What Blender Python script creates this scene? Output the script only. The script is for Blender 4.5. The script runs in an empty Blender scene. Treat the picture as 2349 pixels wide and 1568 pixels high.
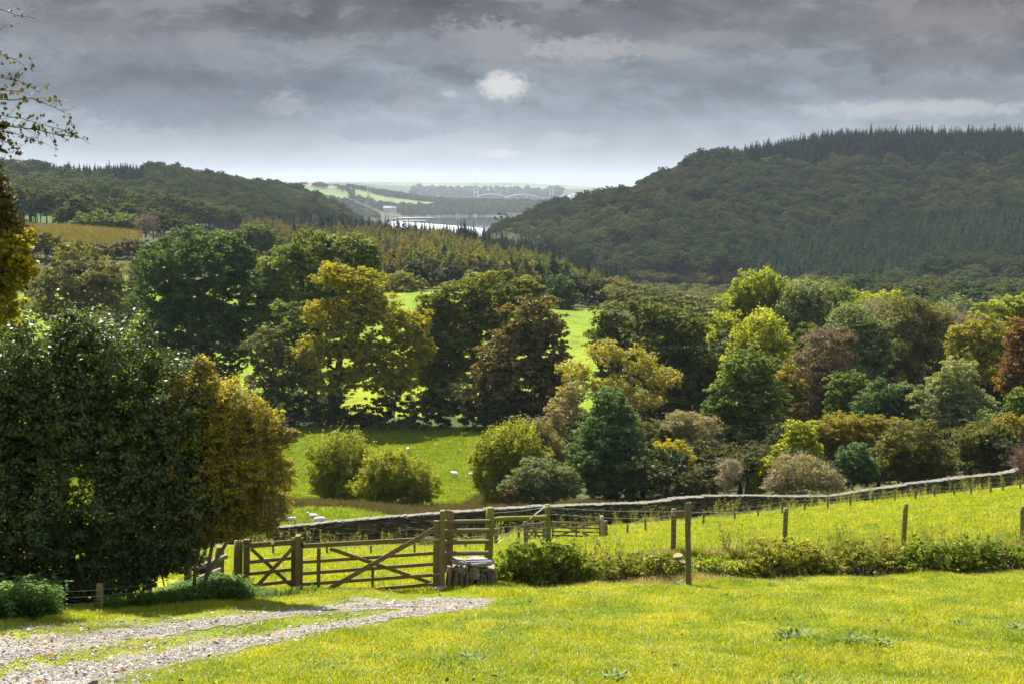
import bpy, math, random
import numpy as np
from mathutils import Vector, Matrix
C = bpy.context.scene.collection
SC = bpy.context.scene
PI = math.pi
R = math.radians
# ---------------------------------------------------------------- camera geometry
PITCH = R(6.16); CP, SP = math.cos(PITCH), math.sin(PITCH); F = 3262.0
def ray_e(y):
    v = (784.0 - y) / F
    return (-SP + v * CP) / (CP + v * SP)
def W(x, y, Y):
    """point at ground distance Y seen at photo position x, y (photo 2349 x 1568)"""
    v = (784.0 - y) / F
    t = Y / (CP + v * SP)
    return Vector((t * (x - 1174.5) / F, Y, t * (-SP + v * CP)))
def proj(p):
    d = p[1] * CP - p[2] * SP; u = p[1] * SP + p[2] * CP
    return 1174.5 + F * p[0] / d, 784 - F * u / d
cam = bpy.data.cameras.new('camera'); co = bpy.data.objects.new('camera', cam); C.objects.link(co)
cam.sensor_width = 36; cam.lens = 36 * F / 2349; cam.clip_start = .1; cam.clip_end = 60000
co.rotation_euler = (PI / 2 - PITCH, 0, 0); SC.camera = co
# ---------------------------------------------------------------- numpy mesh helpers
def np_mesh(name, V, Q, tint=None, smooth=False):
    me = bpy.data.meshes.new(name); n = len(Q); k = Q.shape[1]
    me.vertices.add(len(V)); me.vertices.foreach_set('co', np.asarray(V, np.float32).ravel())
    me.loops.add(n * k); me.loops.foreach_set('vertex_index', np.asarray(Q, np.int32).ravel())
    me.polygons.add(n); me.polygons.foreach_set('loop_start', np.arange(0, n * k, k, dtype=np.int32))
    me.polygons.foreach_set('loop_total', np.full(n, k, np.int32))
    if smooth: me.polygons.foreach_set('use_smooth', np.ones(n, bool))
    if tint is not None:
        a = me.attributes.new('tint', 'FLOAT_COLOR', 'POINT'); a.data.foreach_set('color', np.asarray(tint, np.float32).ravel())
    me.update(calc_edges=True)
    return me
def tag(o, label=None, cat=None, group=None, kind=None):
    if label: o['label'] = label
    if cat: o['category'] = cat
    if group: o['group'] = group
    if kind: o['kind'] = kind
    return o
def link(name, me, m=None, parent=None, loc=None):
    o = bpy.data.objects.new(name, me); C.objects.link(o)
    if m is not None:
        if isinstance(m, (list, tuple)):
            for k in m: me.materials.append(k)
        else: me.materials.append(m)
    if parent: o.parent = parent
    if loc is not None: o.location = loc
    return o
def thing(name, label, cat, loc=(0, 0, 0), group=None, kind=None):
    o = bpy.data.objects.new(name, None); C.objects.link(o); o.location = loc; o.empty_display_size = .2
    return tag(o, label, cat, group, kind)
class MB:
    def __init__(s): s.v = []; s.f = []; s.m = []
    def add(s, vs, fs, mi=0):
        b = len(s.v); s.v += [tuple(q) for q in vs]; s.f += [tuple(b + i for i in q) for q in fs]; s.m += [mi] * len(fs)
    BF = [(0, 3, 2, 1), (4, 5, 6, 7), (0, 1, 5, 4), (1, 2, 6, 5), (2, 3, 7, 6), (3, 0, 4, 7)]
    def box(s, c, size, M=None, jit=0, rng=None, mi=0):
        vs = []
        for z in (-.5, .5):
            for x, y in ((-.5, -.5), (.5, -.5), (.5, .5), (-.5, .5)):
                p = Vector((x * size[0], y * size[1], z * size[2]))
                if jit: p += Vector([rng.uniform(-jit, jit) * size[i] for i in range(3)])
                if M is not None: p = M @ p
                vs.append(Vector(c) + p)
        s.add(vs, MB.BF, mi)
    def beam(s, a, b, w, h, up=(0, 0, 1), mi=0):
        """w across, h along up"""
        a, b = Vector(a), Vector(b); d = (b - a).normalized(); u = Vector(up); sd = d.cross(u).normalized(); u = sd.cross(d)
        vs = []
        for q in (a, b):
            for i, j in ((-.5, -.5), (.5, -.5), (.5, .5), (-.5, .5)): vs.append(q + sd * w * i + u * h * j)
        s.add(vs, MB.BF, mi)
    def tube(s, pts, rad, n=6, cap=True, mi=0, wob=0, rng=None):
        pts = [Vector(p) for p in pts]; rings = []
        if not isinstance(rad, (list, tuple)): rad = [rad] * len(pts)
        u = None
        for i, p in enumerate(pts):
            d = (pts[min(i + 1, len(pts) - 1)] - pts[max(i - 1, 0)])
            d = d.normalized() if d.length > 1e-9 else Vector((0, 0, 1))
            if u is None: u = d.orthogonal().normalized()
            else:
                u = u - d * u.dot(d); u = u.normalized() if u.length > 1e-6 else d.orthogonal().normalized()
            w = d.cross(u)
            rings.append([p + (u * math.cos(2 * PI * k / n) + w * math.sin(2 * PI * k / n)) * rad[i] * (1 + (rng.uniform(-wob, wob) if wob else 0)) for k in range(n)])
        vs = [q for r in rings for q in r]; fs = []
        for i in range(len(pts) - 1):
            for k in range(n):
                fs.append((i * n + k, i * n + (k + 1) % n, (i + 1) * n + (k + 1) % n, (i + 1) * n + k))
        if cap: fs += [tuple(range(n - 1, -1, -1)), tuple((len(pts) - 1) * n + k for k in range(n))]
        s.add(vs, fs, mi)
    def blob(s, c, r, seg=8, rings=6, jit=.0, rng=None, M=None, mi=0):
        vs = []; fs = []
        for i in range(rings + 1):
            th = PI * i / rings
            for k in range(seg):
                ph = 2 * PI * k / seg; j = 1 + (rng.uniform(-jit, jit) if jit else 0)
                p = Vector((math.sin(th) * math.cos(ph) * r[0] * j, math.sin(th) * math.sin(ph) * r[1] * j, math.cos(th) * r[2] * j))
                if M is not None: p = M @ p
                vs.append(Vector(c) + p)
        for i in range(rings):
            for k in range(seg): fs.append((i * seg + k, (i + 1) * seg + k, (i + 1) * seg + (k + 1) % seg, i * seg + (k + 1) % seg))
        s.add(vs, fs, mi)
    def build(s, name, m, parent=None, smooth=False, bevel=0, loc=None):
        me = bpy.data.meshes.new(name)
        off = Vector(parent.location) if parent is not None else (Vector(loc) if loc is not None else Vector((0, 0, 0)))
        me.from_pydata([tuple(Vector(q) - off) for q in s.v], [], s.f); me.update()
        if isinstance(m, (list, tuple)): me.polygons.foreach_set('material_index', np.array(s.m, np.int32))
        if smooth: me.polygons.foreach_set('use_smooth', np.ones(len(me.polygons), bool))
        o = link(name, me, m, parent, loc if parent is None else None)
        if bevel:
            b = o.modifiers.new('bevel', 'BEVEL'); b.width = bevel; b.segments = 2; b.limit_method = 'ANGLE'; b.angle_limit = R(50)
        return o
# ---------------------------------------------------------------- materials
class NT:
    def __init__(s, name, world=False):
        s.m = bpy.data.worlds.new(name) if world else bpy.data.materials.new(name)
        s.m.use_nodes = True; s.t = s.m.node_tree; s.t.nodes.clear()
    def n(s, typ, **kw):
        q = s.t.nodes.new('ShaderNode' + typ)
        for k, v in kw.items():
            if k.startswith('i_'):
                key = k[2:]; key = int(key) if key.isdigit() else key.replace('_', ' ')
                if hasattr(v, 'is_output') or isinstance(v, bpy.types.NodeSocket): s.t.links.new(v, q.inputs[key])
                else: q.inputs[key].default_value = v
            else: setattr(q, k, v)
        return q
    def math(s, op, a, b=0, c=None, clamp=False):
        q = s.t.nodes.new('ShaderNodeMath'); q.operation = op; q.use_clamp = clamp
        for i, v in enumerate((a, b) if c is None else (a, b, c)):
            if isinstance(v, bpy.types.NodeSocket): s.t.links.new(v, q.inputs[i])
            else: q.inputs[i].default_value = v
        return q.outputs[0]
    def mix(s, f, a, b, blend='MIX'):
        q = s.t.nodes.new('ShaderNodeMix'); q.data_type = 'RGBA'; q.blend_type = blend
        for i, v in ((0, f), (6, a), (7, b)):
            if isinstance(v, bpy.types.NodeSocket): s.t.links.new(v, q.inputs[i])
            elif i: q.inputs[i].default_value = (*v[:3], 1)
            else: q.inputs[i].default_value = v
        return q.outputs[2]
    def ramp(s, f, stops, interp='LINEAR'):
        q = s.t.nodes.new('ShaderNodeValToRGB'); q.color_ramp.interpolation = interp
        e = q.color_ramp.elements
        while len(e) < len(stops): e.new(.5)
        for k, (p, c) in enumerate(stops): e[k].position = p; e[k].color = (*c[:3], 1) if hasattr(c, '__len__') else (c, c, c, 1)
        s.t.links.new(f, q.inputs[0]); return q.outputs[0]
    def noise(s, vec, scale, detail=4, rough=.55, dist=0):
        q = s.n('TexNoise', i_Scale=scale, i_Detail=detail, i_Roughness=rough, i_Distortion=dist)
        if vec is not None: s.t.links.new(vec, q.inputs['Vector'])
        return q.outputs[0]
    def mapping(s, vec, scale=(1, 1, 1), rot=(0, 0, 0)):
        q = s.n('Mapping', i_Scale=scale, i_Rotation=rot); s.t.links.new(vec, q.inputs[0]); return q.outputs[0]
    def bump(s, h, strength=.5, dist=.05):
        return s.n('Bump', i_Strength=strength, i_Distance=dist, i_Height=h).outputs[0]
    def out(s, sh, disp=None):
        o = s.t.nodes.new('ShaderNodeOutputMaterial'); s.t.links.new(sh, o.inputs[0]); return s.m
    def pr(s, col, rough=.8, normal=None, spec=.3, **kw):
        q = s.n('BsdfPrincipled'); 
        for nm, v in (('Base Color', col), ('Roughness', rough), ('Specular IOR Level', spec)):
            if isinstance(v, bpy.types.NodeSocket): s.t.links.new(v, q.inputs[nm])
            else: q.inputs[nm].default_value = (*v[:3], 1) if hasattr(v, '__len__') else v
        if normal is not None: s.t.links.new(normal, q.inputs['Normal'])
        for k, v in kw.items(): q.inputs[k].default_value = v
        return q.outputs[0]
def leaf_mat(name, c1, c2, c3, trans=.46, rough=.55, spec=.12, objvar=.35, tcol=(1.7, 1.6, .55)):
    """c1..c3 leaf colours; leaves let light through"""
    s = NT(name); a = s.n('Attribute', attribute_name='tint'); sp = s.n('SeparateColor'); s.t.links.new(a.outputs[0], sp.inputs[0])
    ob = s.n('ObjectInfo').outputs['Random']
    f = s.math('ADD', s.math('MULTIPLY', sp.outputs[0], .45), s.math('MULTIPLY', sp.outputs[1], .55))
    f = s.math('ADD', f, s.math('MULTIPLY', s.math('SUBTRACT', ob, .5), objvar), clamp=True)
    col = s.ramp(f, [(.08, c1), (.5, c2), (.92, c3)])
    tc = s.mix(1, col, tcol, 'MULTIPLY')
    p = s.pr(col, rough, spec=spec)
    t = s.n('BsdfTranslucent'); s.t.links.new(tc, t.inputs[0])
    mx = s.n('MixShader', i_0=trans); s.t.links.new(p, mx.inputs[1]); s.t.links.new(t.outputs[0], mx.inputs[2])
    return s.out(mx.outputs[0])
def bark_mat(name, c1, c2, scale=6, moss=None, mossamt=.5):
    s = NT(name); tc = s.n('TexCoord').outputs['Object']
    n1 = s.noise(s.mapping(tc, (1, 1, .18)), scale * 3, 6, .65); n2 = s.noise(tc, scale * .35, 3)
    col = s.ramp(n1, [(.3, c1), (.7, c2)])
    if moss: col = s.mix(s.ramp(n2, [(.62 - mossamt * .35, 0), (.72 - mossamt * .2, 1)]), col, moss)
    return s.out(s.pr(col, .9, s.bump(n1, .7, .03), .15))
def wood_mat(name, c1, c2, moss=(.12, .12, .015), mossamt=.5, axis=0, grain=22):
    s = NT(name); tc = s.n('TexCoord').outputs['Object']
    sc = [1, 1, 1]; sc[axis] = .08
    g = s.noise(s.mapping(tc, sc), grain, 8, .7, .3); big = s.noise(tc, 2.2, 4, .6); sm = s.noise(tc, 9, 5, .7)
    col = s.ramp(g, [(.28, c1), (.5, [(x + y) / 2 for x, y in zip(c1, c2)]), (.72, c2)])
    col = s.mix(s.math('MULTIPLY', s.ramp(big, [(.58 - mossamt * .25, 0), (.75 - mossamt * .15, 1)]), s.ramp(sm, [(.3, .25), (.65, 1)])), col, moss)
    return s.out(s.pr(col, .85, s.bump(g, .55, .012), .2))
M = {}
EXPO = 1.6; SUNE = 4.9; HAZE = 4.0e-5; SKYHI = (242, 243, 245)
# ---------------------------------------------------------------- terrain
def pchip_slopes(x, y):
    h = np.diff(x); d = np.diff(y) / h; m = np.zeros_like(y)
    for i in range(1, len(x) - 1):
        if d[i - 1] * d[i] > 0:
            w1, w2 = 2 * h[i] + h[i - 1], h[i] + 2 * h[i - 1]; m[i] = (w1 + w2) / (w1 / d[i - 1] + w2 / d[i])
    m[0], m[-1] = d[0], d[-1]
    return m
def herm(t, h, y0, y1, m0, m1):
    t2 = t * t; t3 = t2 * t
    return (2 * t3 - 3 * t2 + 1) * y0 + (t3 - 2 * t2 + t) * h * m0 + (-2 * t3 + 3 * t2) * y1 + (t3 - t2) * h * m1
SEA = -80.0
Zs = lambda z: ('z', z)
left_far = [(2500, 432), (5000, 430), (9500, 420), (14000, 440)]
COLS = {
 -400: [(128, 1165), (200, 990), (300, 800), (380, 660), (430, 600), (470, 540), (520, 535), (700, 490), (1000, 440), (1300, 405), (1700, 412)] + left_far,
 0: [(128, 1165), (200, 990), (300, 800), (380, 660), (405, 590), (470, 530), (520, 528), (700, 495), (1000, 445), (1300, 406), (1700, 414)] + left_far,
 300: [(94, 1246), (112, 1190), (128, 1160), (200, 985), (300, 790), (370, 640), (405, 592), (462, 549), (520, 552), (700, 510), (1100, 452), (1400, 410), (1800, 422)] + left_far,
 650: [(90, 1249), (100, 1205), (112, 1166), (128, 1152), (150, 1097), (182, 1040), (200, 978), (215, 940), (260, 850), (300, 775), (340, 708), (380, 655), (450, 640), (600, 590), (800, 552), (950, 545), (1300, 486), (1700, 450), (2200, 464), (3500, 455), (4300, 430), (5000, 418), (9500, 421), (14000, 440)],
 780: [(90, 1249), (100, 1203), (112, 1170), (128, 1154), (150, 1097), (182, 1040), (200, 978), (215, 940), (260, 850), (300, 775), (340, 708), (380, 655), (450, 640), (600, 595), (800, 562), (950, 560), (1300, 525), (1900, 492), (2300, 506), (2700, 517), (2950, Zs(-84)), (3200, Zs(-78)), (3500, 482), (4200, 448), (4800, 428), (5500, 432), (9500, 418), (14000, 440)],
 900: [(90, 1248), (100, 1202), (112, 1180), (128, 1160), (150, 1096), (182, 1039), (200, 978), (215, 940), (260, 850), (300, 775), (340, 708), (380, 658), (410, 645), (500, 622), (650, 590), (850, 563), (1100, Zs(-62)), (1600, Zs(-84)), (2400, Zs(-81)), (2800, Zs(-84)), (3700, Zs(-83)), (3950, Zs(-77)), (4300, 476), (4800, 449), (5300, 447), (6500, 452), (9500, 418), (14000, 440)],
 1000: [(90, 1246), (100, 1202), (112, 1186), (128, 1160), (150, 1096), (182, 1038), (200, 978), (215, 940), (260, 850), (300, 775), (340, 708), (380, 658), (405, 646), (500, 630), (650, 598), (850, 566), (1100, Zs(-62)), (1600, Zs(-84)), (3900, Zs(-84)), (4080, Zs(-77)), (4600, 465), (5200, 462), (6500, 462), (7500, 448), (9500, 419), (14000, 440)],
 1150: [(89, 1228), (100, 1198), (112, 1180), (128, 1152), (150, 1096), (182, 1038), (200, 982), (215, 945), (260, 860), (300, 790), (340, 715), (380, 672), (430, 655), (520, 642), (700, 612), (900, 588), (1100, 590), (1450, 529), (1700, 552), (2000, Zs(-84)), (4000, Zs(-84)), (4150, Zs(-76)), (4700, 467), (5300, 470), (6500, 468), (7500, 452), (9500, 419), (14000, 440)],
 1280: [(80, 1237), (92, 1208), (112, 1175), (128, 1150), (150, 1098), (200, 1000), (230, 930), (300, 795), (350, 722), (385, 700), (430, 680), (520, 662), (700, 640), (900, 622), (1050, 618), (1300, 545), (1600, 490), (1900, 510), (2300, Zs(-82)), (4200, Zs(-82)), (4700, 468), (6000, 478), (6800, 458), (7600, 447), (9500, 425), (14000, 440)],
 1400: [(80, 1232), (92, 1205), (112, 1175), (128, 1150), (150, 1100), (200, 1005), (230, 932), (300, 800), (350, 728), (385, 706), (430, 700), (520, 695), (700, 682), (900, Zs(-66)), (1000, Zs(-67)), (1060, 640), (1200, 565), (1450, 482), (1700, 494), (2500, 520), (4500, 470), (6500, 455), (9500, 432), (14000, 440)],
 1650: [(80, 1215), (100, 1180), (130, 1130), (200, 1000), (260, 900), (400, 780), (600, 722), (850, 690), (920, 685), (1000, 645), (1200, 536), (1400, 428), (1500, 388), (1750, 398), (2500, 430), (9500, 435), (14000, 440)],
 2000: [(60, 1208), (80, 1178), (105, 1150), (135, 1095), (200, 985), (300, 855), (600, 730), (850, 698), (950, 665), (1200, 540), (1400, 438), (1600, 340), (1850, 350), (2500, 400), (9500, 435), (14000, 440)],
 2349: [(60, 1180), (80, 1152), (110, 1122), (140, 1070), (200, 985), (300, 862), (600, 742), (800, 705), (920, 665), (1200, 530), (1400, 432), (1600, 338), (1850, 346), (2500, 400), (9500, 435), (14000, 440)],
 2750: [(60, 1165), (80, 1135), (110, 1100), (140, 1055), (200, 985), (300, 862), (600, 742), (800, 705), (920, 660), (1200, 520), (1400, 428), (1600, 336), (1850, 346), (2500, 400), (9500, 435), (14000, 440)],
}
GA = np.array([(x - 1174.5) / F for x in COLS]); GC = []
for x, nodes in COLS.items():
    ln = []; ee = []
    for Y in (1, 4, 10, 20, 33 if x < 1100 else 30):
        ln.append(math.log(Y)); ee.append(-1.65 / Y - .235 + .007 * (x - 1174.5) / F)
    if 1100 < x < 2000: ln.append(math.log(36)); ee.append(ray_e({1150: 1302, 1280: 1293, 1400: 1284, 1650: 1270}[x]))
    elif x >= 2000: ln.append(math.log(40)); ee.append(ray_e(1254 if x == 2000 else (1246 if x == 2349 else 1236)))
    for Y, y in nodes:
        ln.append(math.log(Y)); ee.append(y[1] / Y if isinstance(y, tuple) else ray_e(y))
    ln, ee = np.array(ln), np.array(ee); GC.append((ln, ee, pchip_slopes(ln, ee)))
def bankY(a): return np.interp(a, [-.06, .36, .6], [31.9, 38.2, 42.])
def bankon(a): return np.clip((a + .012) / .03, 0, 1)          # the bank starts beside the stile
def wob(X, Y):
    return (.035 * np.sin(X * 1.9 + .7 * Y) + .03 * np.sin(1.3 * Y - .8 * X + 1) + .02 * np.sin(3.7 * X + 2.9 * Y))
def ground(X, Y):
    X = np.atleast_1d(np.asarray(X, float)); Y = np.atleast_1d(np.asarray(Y, float))
    a = X / Y; L = np.log(np.maximum(Y, .5)); E = np.empty((len(X), len(GA)))
    for k, (ln, ee, m) in enumerate(GC):
        i = np.clip(np.searchsorted(ln, L) - 1, 0, len(ln) - 2); h = ln[i + 1] - ln[i]; t = np.clip((L - ln[i]) / h, -.5, 1)
        E[:, k] = herm(t, h, ee[i], ee[i + 1], m[i], m[i + 1])
    aa = np.clip(a, GA[0], GA[-1]); i = np.clip(np.searchsorted(GA, aa) - 1, 0, len(GA) - 2)
    D = np.diff(E, axis=1) / np.diff(GA)
    S = np.zeros_like(E); S[:, 1:-1] = np.where(D[:, :-1] * D[:, 1:] > 0, 2 * D[:, :-1] * D[:, 1:] / (D[:, :-1] + D[:, 1:] + 1e-12), 0)
    r = np.arange(len(X)); h = GA[i + 1] - GA[i]; t = (aa - GA[i]) / h
    e = herm(t, h, E[r, i], E[r, i + 1], S[r, i], S[r, i + 1])
    back = e * Y; fore = -1.65 - .235 * Y + .007 * X
    yb = bankY(a); s = np.clip((Y - yb) / .9, 0, 1); s = s * s * (3 - 2 * s); on = bankon(a)
    near = np.clip((60 - Y) / 20, 0, 1)
    z = np.where(on > 0, (1 - s * on) * np.where(Y < yb + 1, fore, back) + s * on * back, back)
    z = np.where((on > 0) & (on < 1), (1 - on) * back + on * np.where(Y < yb, fore, (1 - s) * fore + s * back), z)
    far = np.clip((Y - 85) / 40, 0, 1) * np.clip((3000 - Y) / 1500, 0, 1)
    big = far * .0016 * Y * (np.sin(X * .031 + Y * .013) + np.sin(Y * .041 - X * .017))
    return z + wob(X, Y) * near + np.clip(big, -1.5, 1.5) * np.clip((Y - 250) / 200, .1, 1)
def gz(X, Y): return float(ground(X, Y)[0])
def G(x, Y, dz=0.0):
    """point on the ground at distance Y under photo column x"""
    X = (x - 1174.5) / F * Y; z = gz(X, Y)
    for _ in range(2):
        X = (x - 1174.5) / F * (Y * CP - z * SP); z = gz(X, Y)
    return Vector((X, Y, z + dz))
def hit(x, y, lo=8., hi=95.):
    """first ground point seen at photo position x, y"""
    e = ray_e(y); Ys = np.linspace(lo, hi, 800); v = (784 - y) / F
    X = (x - 1174.5) / F / (CP + v * SP) * Ys; d = ground(X, Ys) - e * Ys
    k = np.argmax(d > 0); return Vector((X[k], Ys[k], e * Ys[k]))
def lerp3(a, b, f): return tuple(p + (q - p) * f for p, q in zip(a, b))
# ground colours (albedo)
def zone(X, Y, x):
    """x is the photo column"""
    n = X.shape[0]; col = np.empty((n, 3)); col[:] = (.17, .21, .012)
    def put(mask, c): col[mask] = c
    yw = np.interp(x, [200, 560, 1000, 1300, 1650, 2000, 2350, 2500], [93, 91.5, 89, 92, 99, 107, 120, 127])
    put(Y > yw, (.115, .175, .010)); put((Y > yw) & (Y < 145), (.155, .205, .011))
    rush = (x > 560) & (x < 1500) & (Y > np.interp(x, [560, 650, 780, 950, 1100], [104, 112, 116, 108, 103])) & (Y < np.interp(x, [560, 900, 1060, 1100], [121, 122, 124, 134]))
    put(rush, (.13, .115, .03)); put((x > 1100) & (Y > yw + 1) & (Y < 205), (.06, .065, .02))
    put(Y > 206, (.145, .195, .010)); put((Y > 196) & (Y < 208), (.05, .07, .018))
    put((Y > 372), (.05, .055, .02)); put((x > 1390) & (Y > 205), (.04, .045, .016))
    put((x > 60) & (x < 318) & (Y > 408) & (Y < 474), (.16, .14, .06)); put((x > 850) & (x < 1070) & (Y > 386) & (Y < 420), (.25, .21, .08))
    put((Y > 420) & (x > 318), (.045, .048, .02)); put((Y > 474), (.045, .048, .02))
    for (x0, x1, Y0, Y1, c) in [(95, 190, 1120, 1230, (.1, .2, .02)), (255, 310, 960, 1060, (.11, .2, .02)), (50, 130, 640, 720, (.05, .09, .02)), (190, 240, 1130, 1200, (.2, .2, .05))]:
        put((x > x0) & (x < x1) & (Y > Y0) & (Y < Y1), c)
    f = (Y > 3000) & (x < 1000)
    put(f, (.06, .07, .03)); put(f & (x > 690) & (x < 800) & (Y > 3900) & (Y < 4420), (.085, .14, .035)); put(f & (x >= 800) & (x < 985) & (Y > 4330) & (Y < 4640), (.10, .145, .045))
    put(f & (x > 600) & (x < 765) & (Y > 4500) & (Y < 5600), (.18, .135, .085)); put(f & (x > 735) & (x < 840) & (Y > 4600), (.10, .14, .045))
    put((Y > 3000) & (x >= 1000), (.07, .08, .035))
    g = Y > 7600; cell = (np.floor(x / 67 + .3 * np.sin(Y / 300.)) * 7 + np.floor(Y / 560) * 13) % 5
    pal = np.array([(.09, .125, .06), (.11, .135, .06), (.075, .11, .055), (.14, .13, .08), (.095, .13, .055)])
    col[g] = pal[cell[g].astype(int)]
    hd = g & ((np.abs((x / 67 + .3 * np.sin(Y / 300.)) % 1 - .5) > .47) | (np.abs((Y / 560) % 1 - .5) > .42)); put(hd, (.03, .045, .02))
    put((Y > 7000) & (Y < 8300), (.04, .055, .025))
    return col
def fan(name, a_edges, Ys, label, m):
    A, YY = np.meshgrid(a_edges, Ys); X = (A * YY).ravel(); Yf = YY.ravel(); Z = ground(X, Yf)
    na = len(a_edges); i = np.arange(len(Ys) - 1)[:, None] * na + np.arange(na - 1)[None, :]
    Q = np.stack([i, i + 1, i + 1 + na, i + na], -1).reshape(-1, 4)
    d = Yf * CP - Z * SP; xpx = 1174.5 + F * X / d
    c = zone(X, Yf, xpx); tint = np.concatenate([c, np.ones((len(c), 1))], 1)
    o = link(name, np_mesh(name, np.stack([X, Yf, Z], 1), Q, tint, True), m)
    return tag(o, label, 'ground', kind='structure')
def ground_mat(name, near):
    s = NT(name); tc = s.n('NewGeometry').outputs['Position']
    a = s.n('Attribute', attribute_name='tint').outputs[0]
    n1 = s.noise(tc, .9 if near else .25, 6, .65); n2 = s.noise(s.mapping(tc, (1, .45, 1)), .12 if near else .03, 5, .6); n3 = s.noise(tc, 14 if near else 2.2, 4, .7)
    c = s.mix(1, a, s.ramp(n2, [(.3, (.62, .78, .8)), (.5, (1, 1, 1)), (.72, (1.45, 1.12, 1))]), 'MULTIPLY')
    c = s.mix(1, c, s.ramp(n1, [(.3, .62), (.5, 1.), (.75, 1.3)]), 'MULTIPLY')
    c = s.mix(1, c, s.ramp(n3, [(.28, .5), (.5, 1.), (.72, 1.35)]), 'MULTIPLY')
    h = s.math('ADD', s.math('MULTIPLY', n1, .6), s.math('MULTIPLY', n3, .25))
    return s.out(s.pr(c, .95, s.bump(h, .9, .25 if near else 1.2), .1))
M['ground_near'] = ground_mat('pasture_ground', True); M['ground_far'] = ground_mat('hill_ground', False)
ae = np.concatenate([np.linspace(-1.6, -.5, 12)[:-1], np.linspace(-.5, .5, 330), np.linspace(.5, 1.6, 12)[1:]])
Yn = np.unique(np.concatenate([np.geomspace(1, 100, 150), np.linspace(26, 46, 110)]))
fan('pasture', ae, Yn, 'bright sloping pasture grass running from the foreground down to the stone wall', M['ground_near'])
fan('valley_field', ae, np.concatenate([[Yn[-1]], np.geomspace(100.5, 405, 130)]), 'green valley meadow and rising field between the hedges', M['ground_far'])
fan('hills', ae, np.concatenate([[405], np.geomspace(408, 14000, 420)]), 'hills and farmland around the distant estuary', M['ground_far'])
# behind and beside the camera
mb = MB(); zz = lambda X, Y: -1.65 - .235 * Y + .007 * X
xs = [-60, -20, 20, 60]; ys = [-60, -20, 1.0]
for i in range(3):
    for j in range(2): mb.add([(xs[i], ys[j], zz(xs[i], ys[j])), (xs[i + 1], ys[j], zz(xs[i + 1], ys[j])), (xs[i + 1], ys[j + 1], zz(xs[i + 1], ys[j + 1])), (xs[i], ys[j + 1], zz(xs[i], ys[j + 1]))], [(0, 1, 2, 3)])
s = NT('slope_grass'); M['slope'] = s.out(s.pr(s.ramp(s.noise(s.n('NewGeometry').outputs['Position'], 3, 6), [(.3, (.1, .15, .01)), (.7, (.2, .25, .02))]), .95))
tag(mb.build('slope', M['slope']), 'grass slope the photograph is taken from', 'ground', kind='structure')
# water
s = NT('estuary_water'); tc = s.n('NewGeometry').outputs['Position']
rip = s.noise(s.mapping(tc, (.012, .05, 1)), 1, 4, .6); calm = s.noise(s.mapping(tc, (.0012, .006, 1)), 1.4, 3, .5)
col = s.mix(s.ramp(calm, [(.45, 0), (.55, 1)]), (.02, .035, .05), (.03, .045, .06))
M['water'] = s.out(s.pr(col, s.ramp(calm, [(.4, .02), (.6, .05)]), s.bump(rip, .012, 1.), .5))
mb = MB(); mb.add([(-2500, 1350, SEA), (1500, 1350, SEA), (2500, 8000, SEA), (-3500, 8000, SEA)], [(0, 1, 2, 3)])
tag(mb.build('water', M['water']), 'blue grey estuary water in the gap between the hills', 'water', kind='structure')
# wet mud shining at low tide, sandbank outlines
s = NT('wet_mud'); tc = s.n('NewGeometry').outputs['Position']; nn = s.noise(s.mapping(tc, (.004, .02, 1)), 1, 4)
M['mud'] = s.out(s.pr(s.ramp(nn, [(.4, (.36, .37, .37)), (.6, (.5, .5, .5))]), .28, None, .8))
def sheet(name, px, z, m, label, cat):
    mb = MB(); pts = []
    for x, y in px:
        e = ray_e(y); Y = z / e; p = W(x, y, Y); pts.append((p.x, p.y, z))
    mb.add(pts, [tuple(range(len(pts)))]); return tag(mb.build(name, m), label, cat, kind='structure')
sheet('mudflat', [(890, 510), (905, 507.5), (935, 509), (985, 513), (1030, 516.5), (1075, 520.5), (1110, 525), (1130, 545), (880, 545)], SEA + .25, M['mud'], 'pale shining mudflat at the near edge of the estuary', 'mudflat')
sheet('mudflat', [(905, 505.8), (930, 505), (975, 505.2), (978, 505.9), (930, 506.4)], SEA + .3, M['mud'], 'thin pale streak of wet mud out in the estuary', 'mudflat')
sheet('mudflat', [(893, 499.5), (925, 499.2), (990, 498.4), (1000, 498.9), (930, 500.4)], SEA + .3, M['mud'], 'narrow pale mud edge below the far wooded shore', 'mudflat')
# creek at the foot of the right hill
s = NT('creek_water'); M['creek'] = s.out(s.pr((.012, .015, .018), .08, None, .5))
mb = MB(); p = [W(1440, 655, 985), W(1500, 655, 985), W(1700, 655, 975), W(1720, 668, 890), W(1480, 668, 890)]
mb.add([(q.x, q.y, -65.2) for q in p], [(0, 1, 2, 3, 4)]); tag(mb.build('creek', M['creek']), 'dark creek water at the foot of the wooded hill', 'water', kind='structure')
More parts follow.
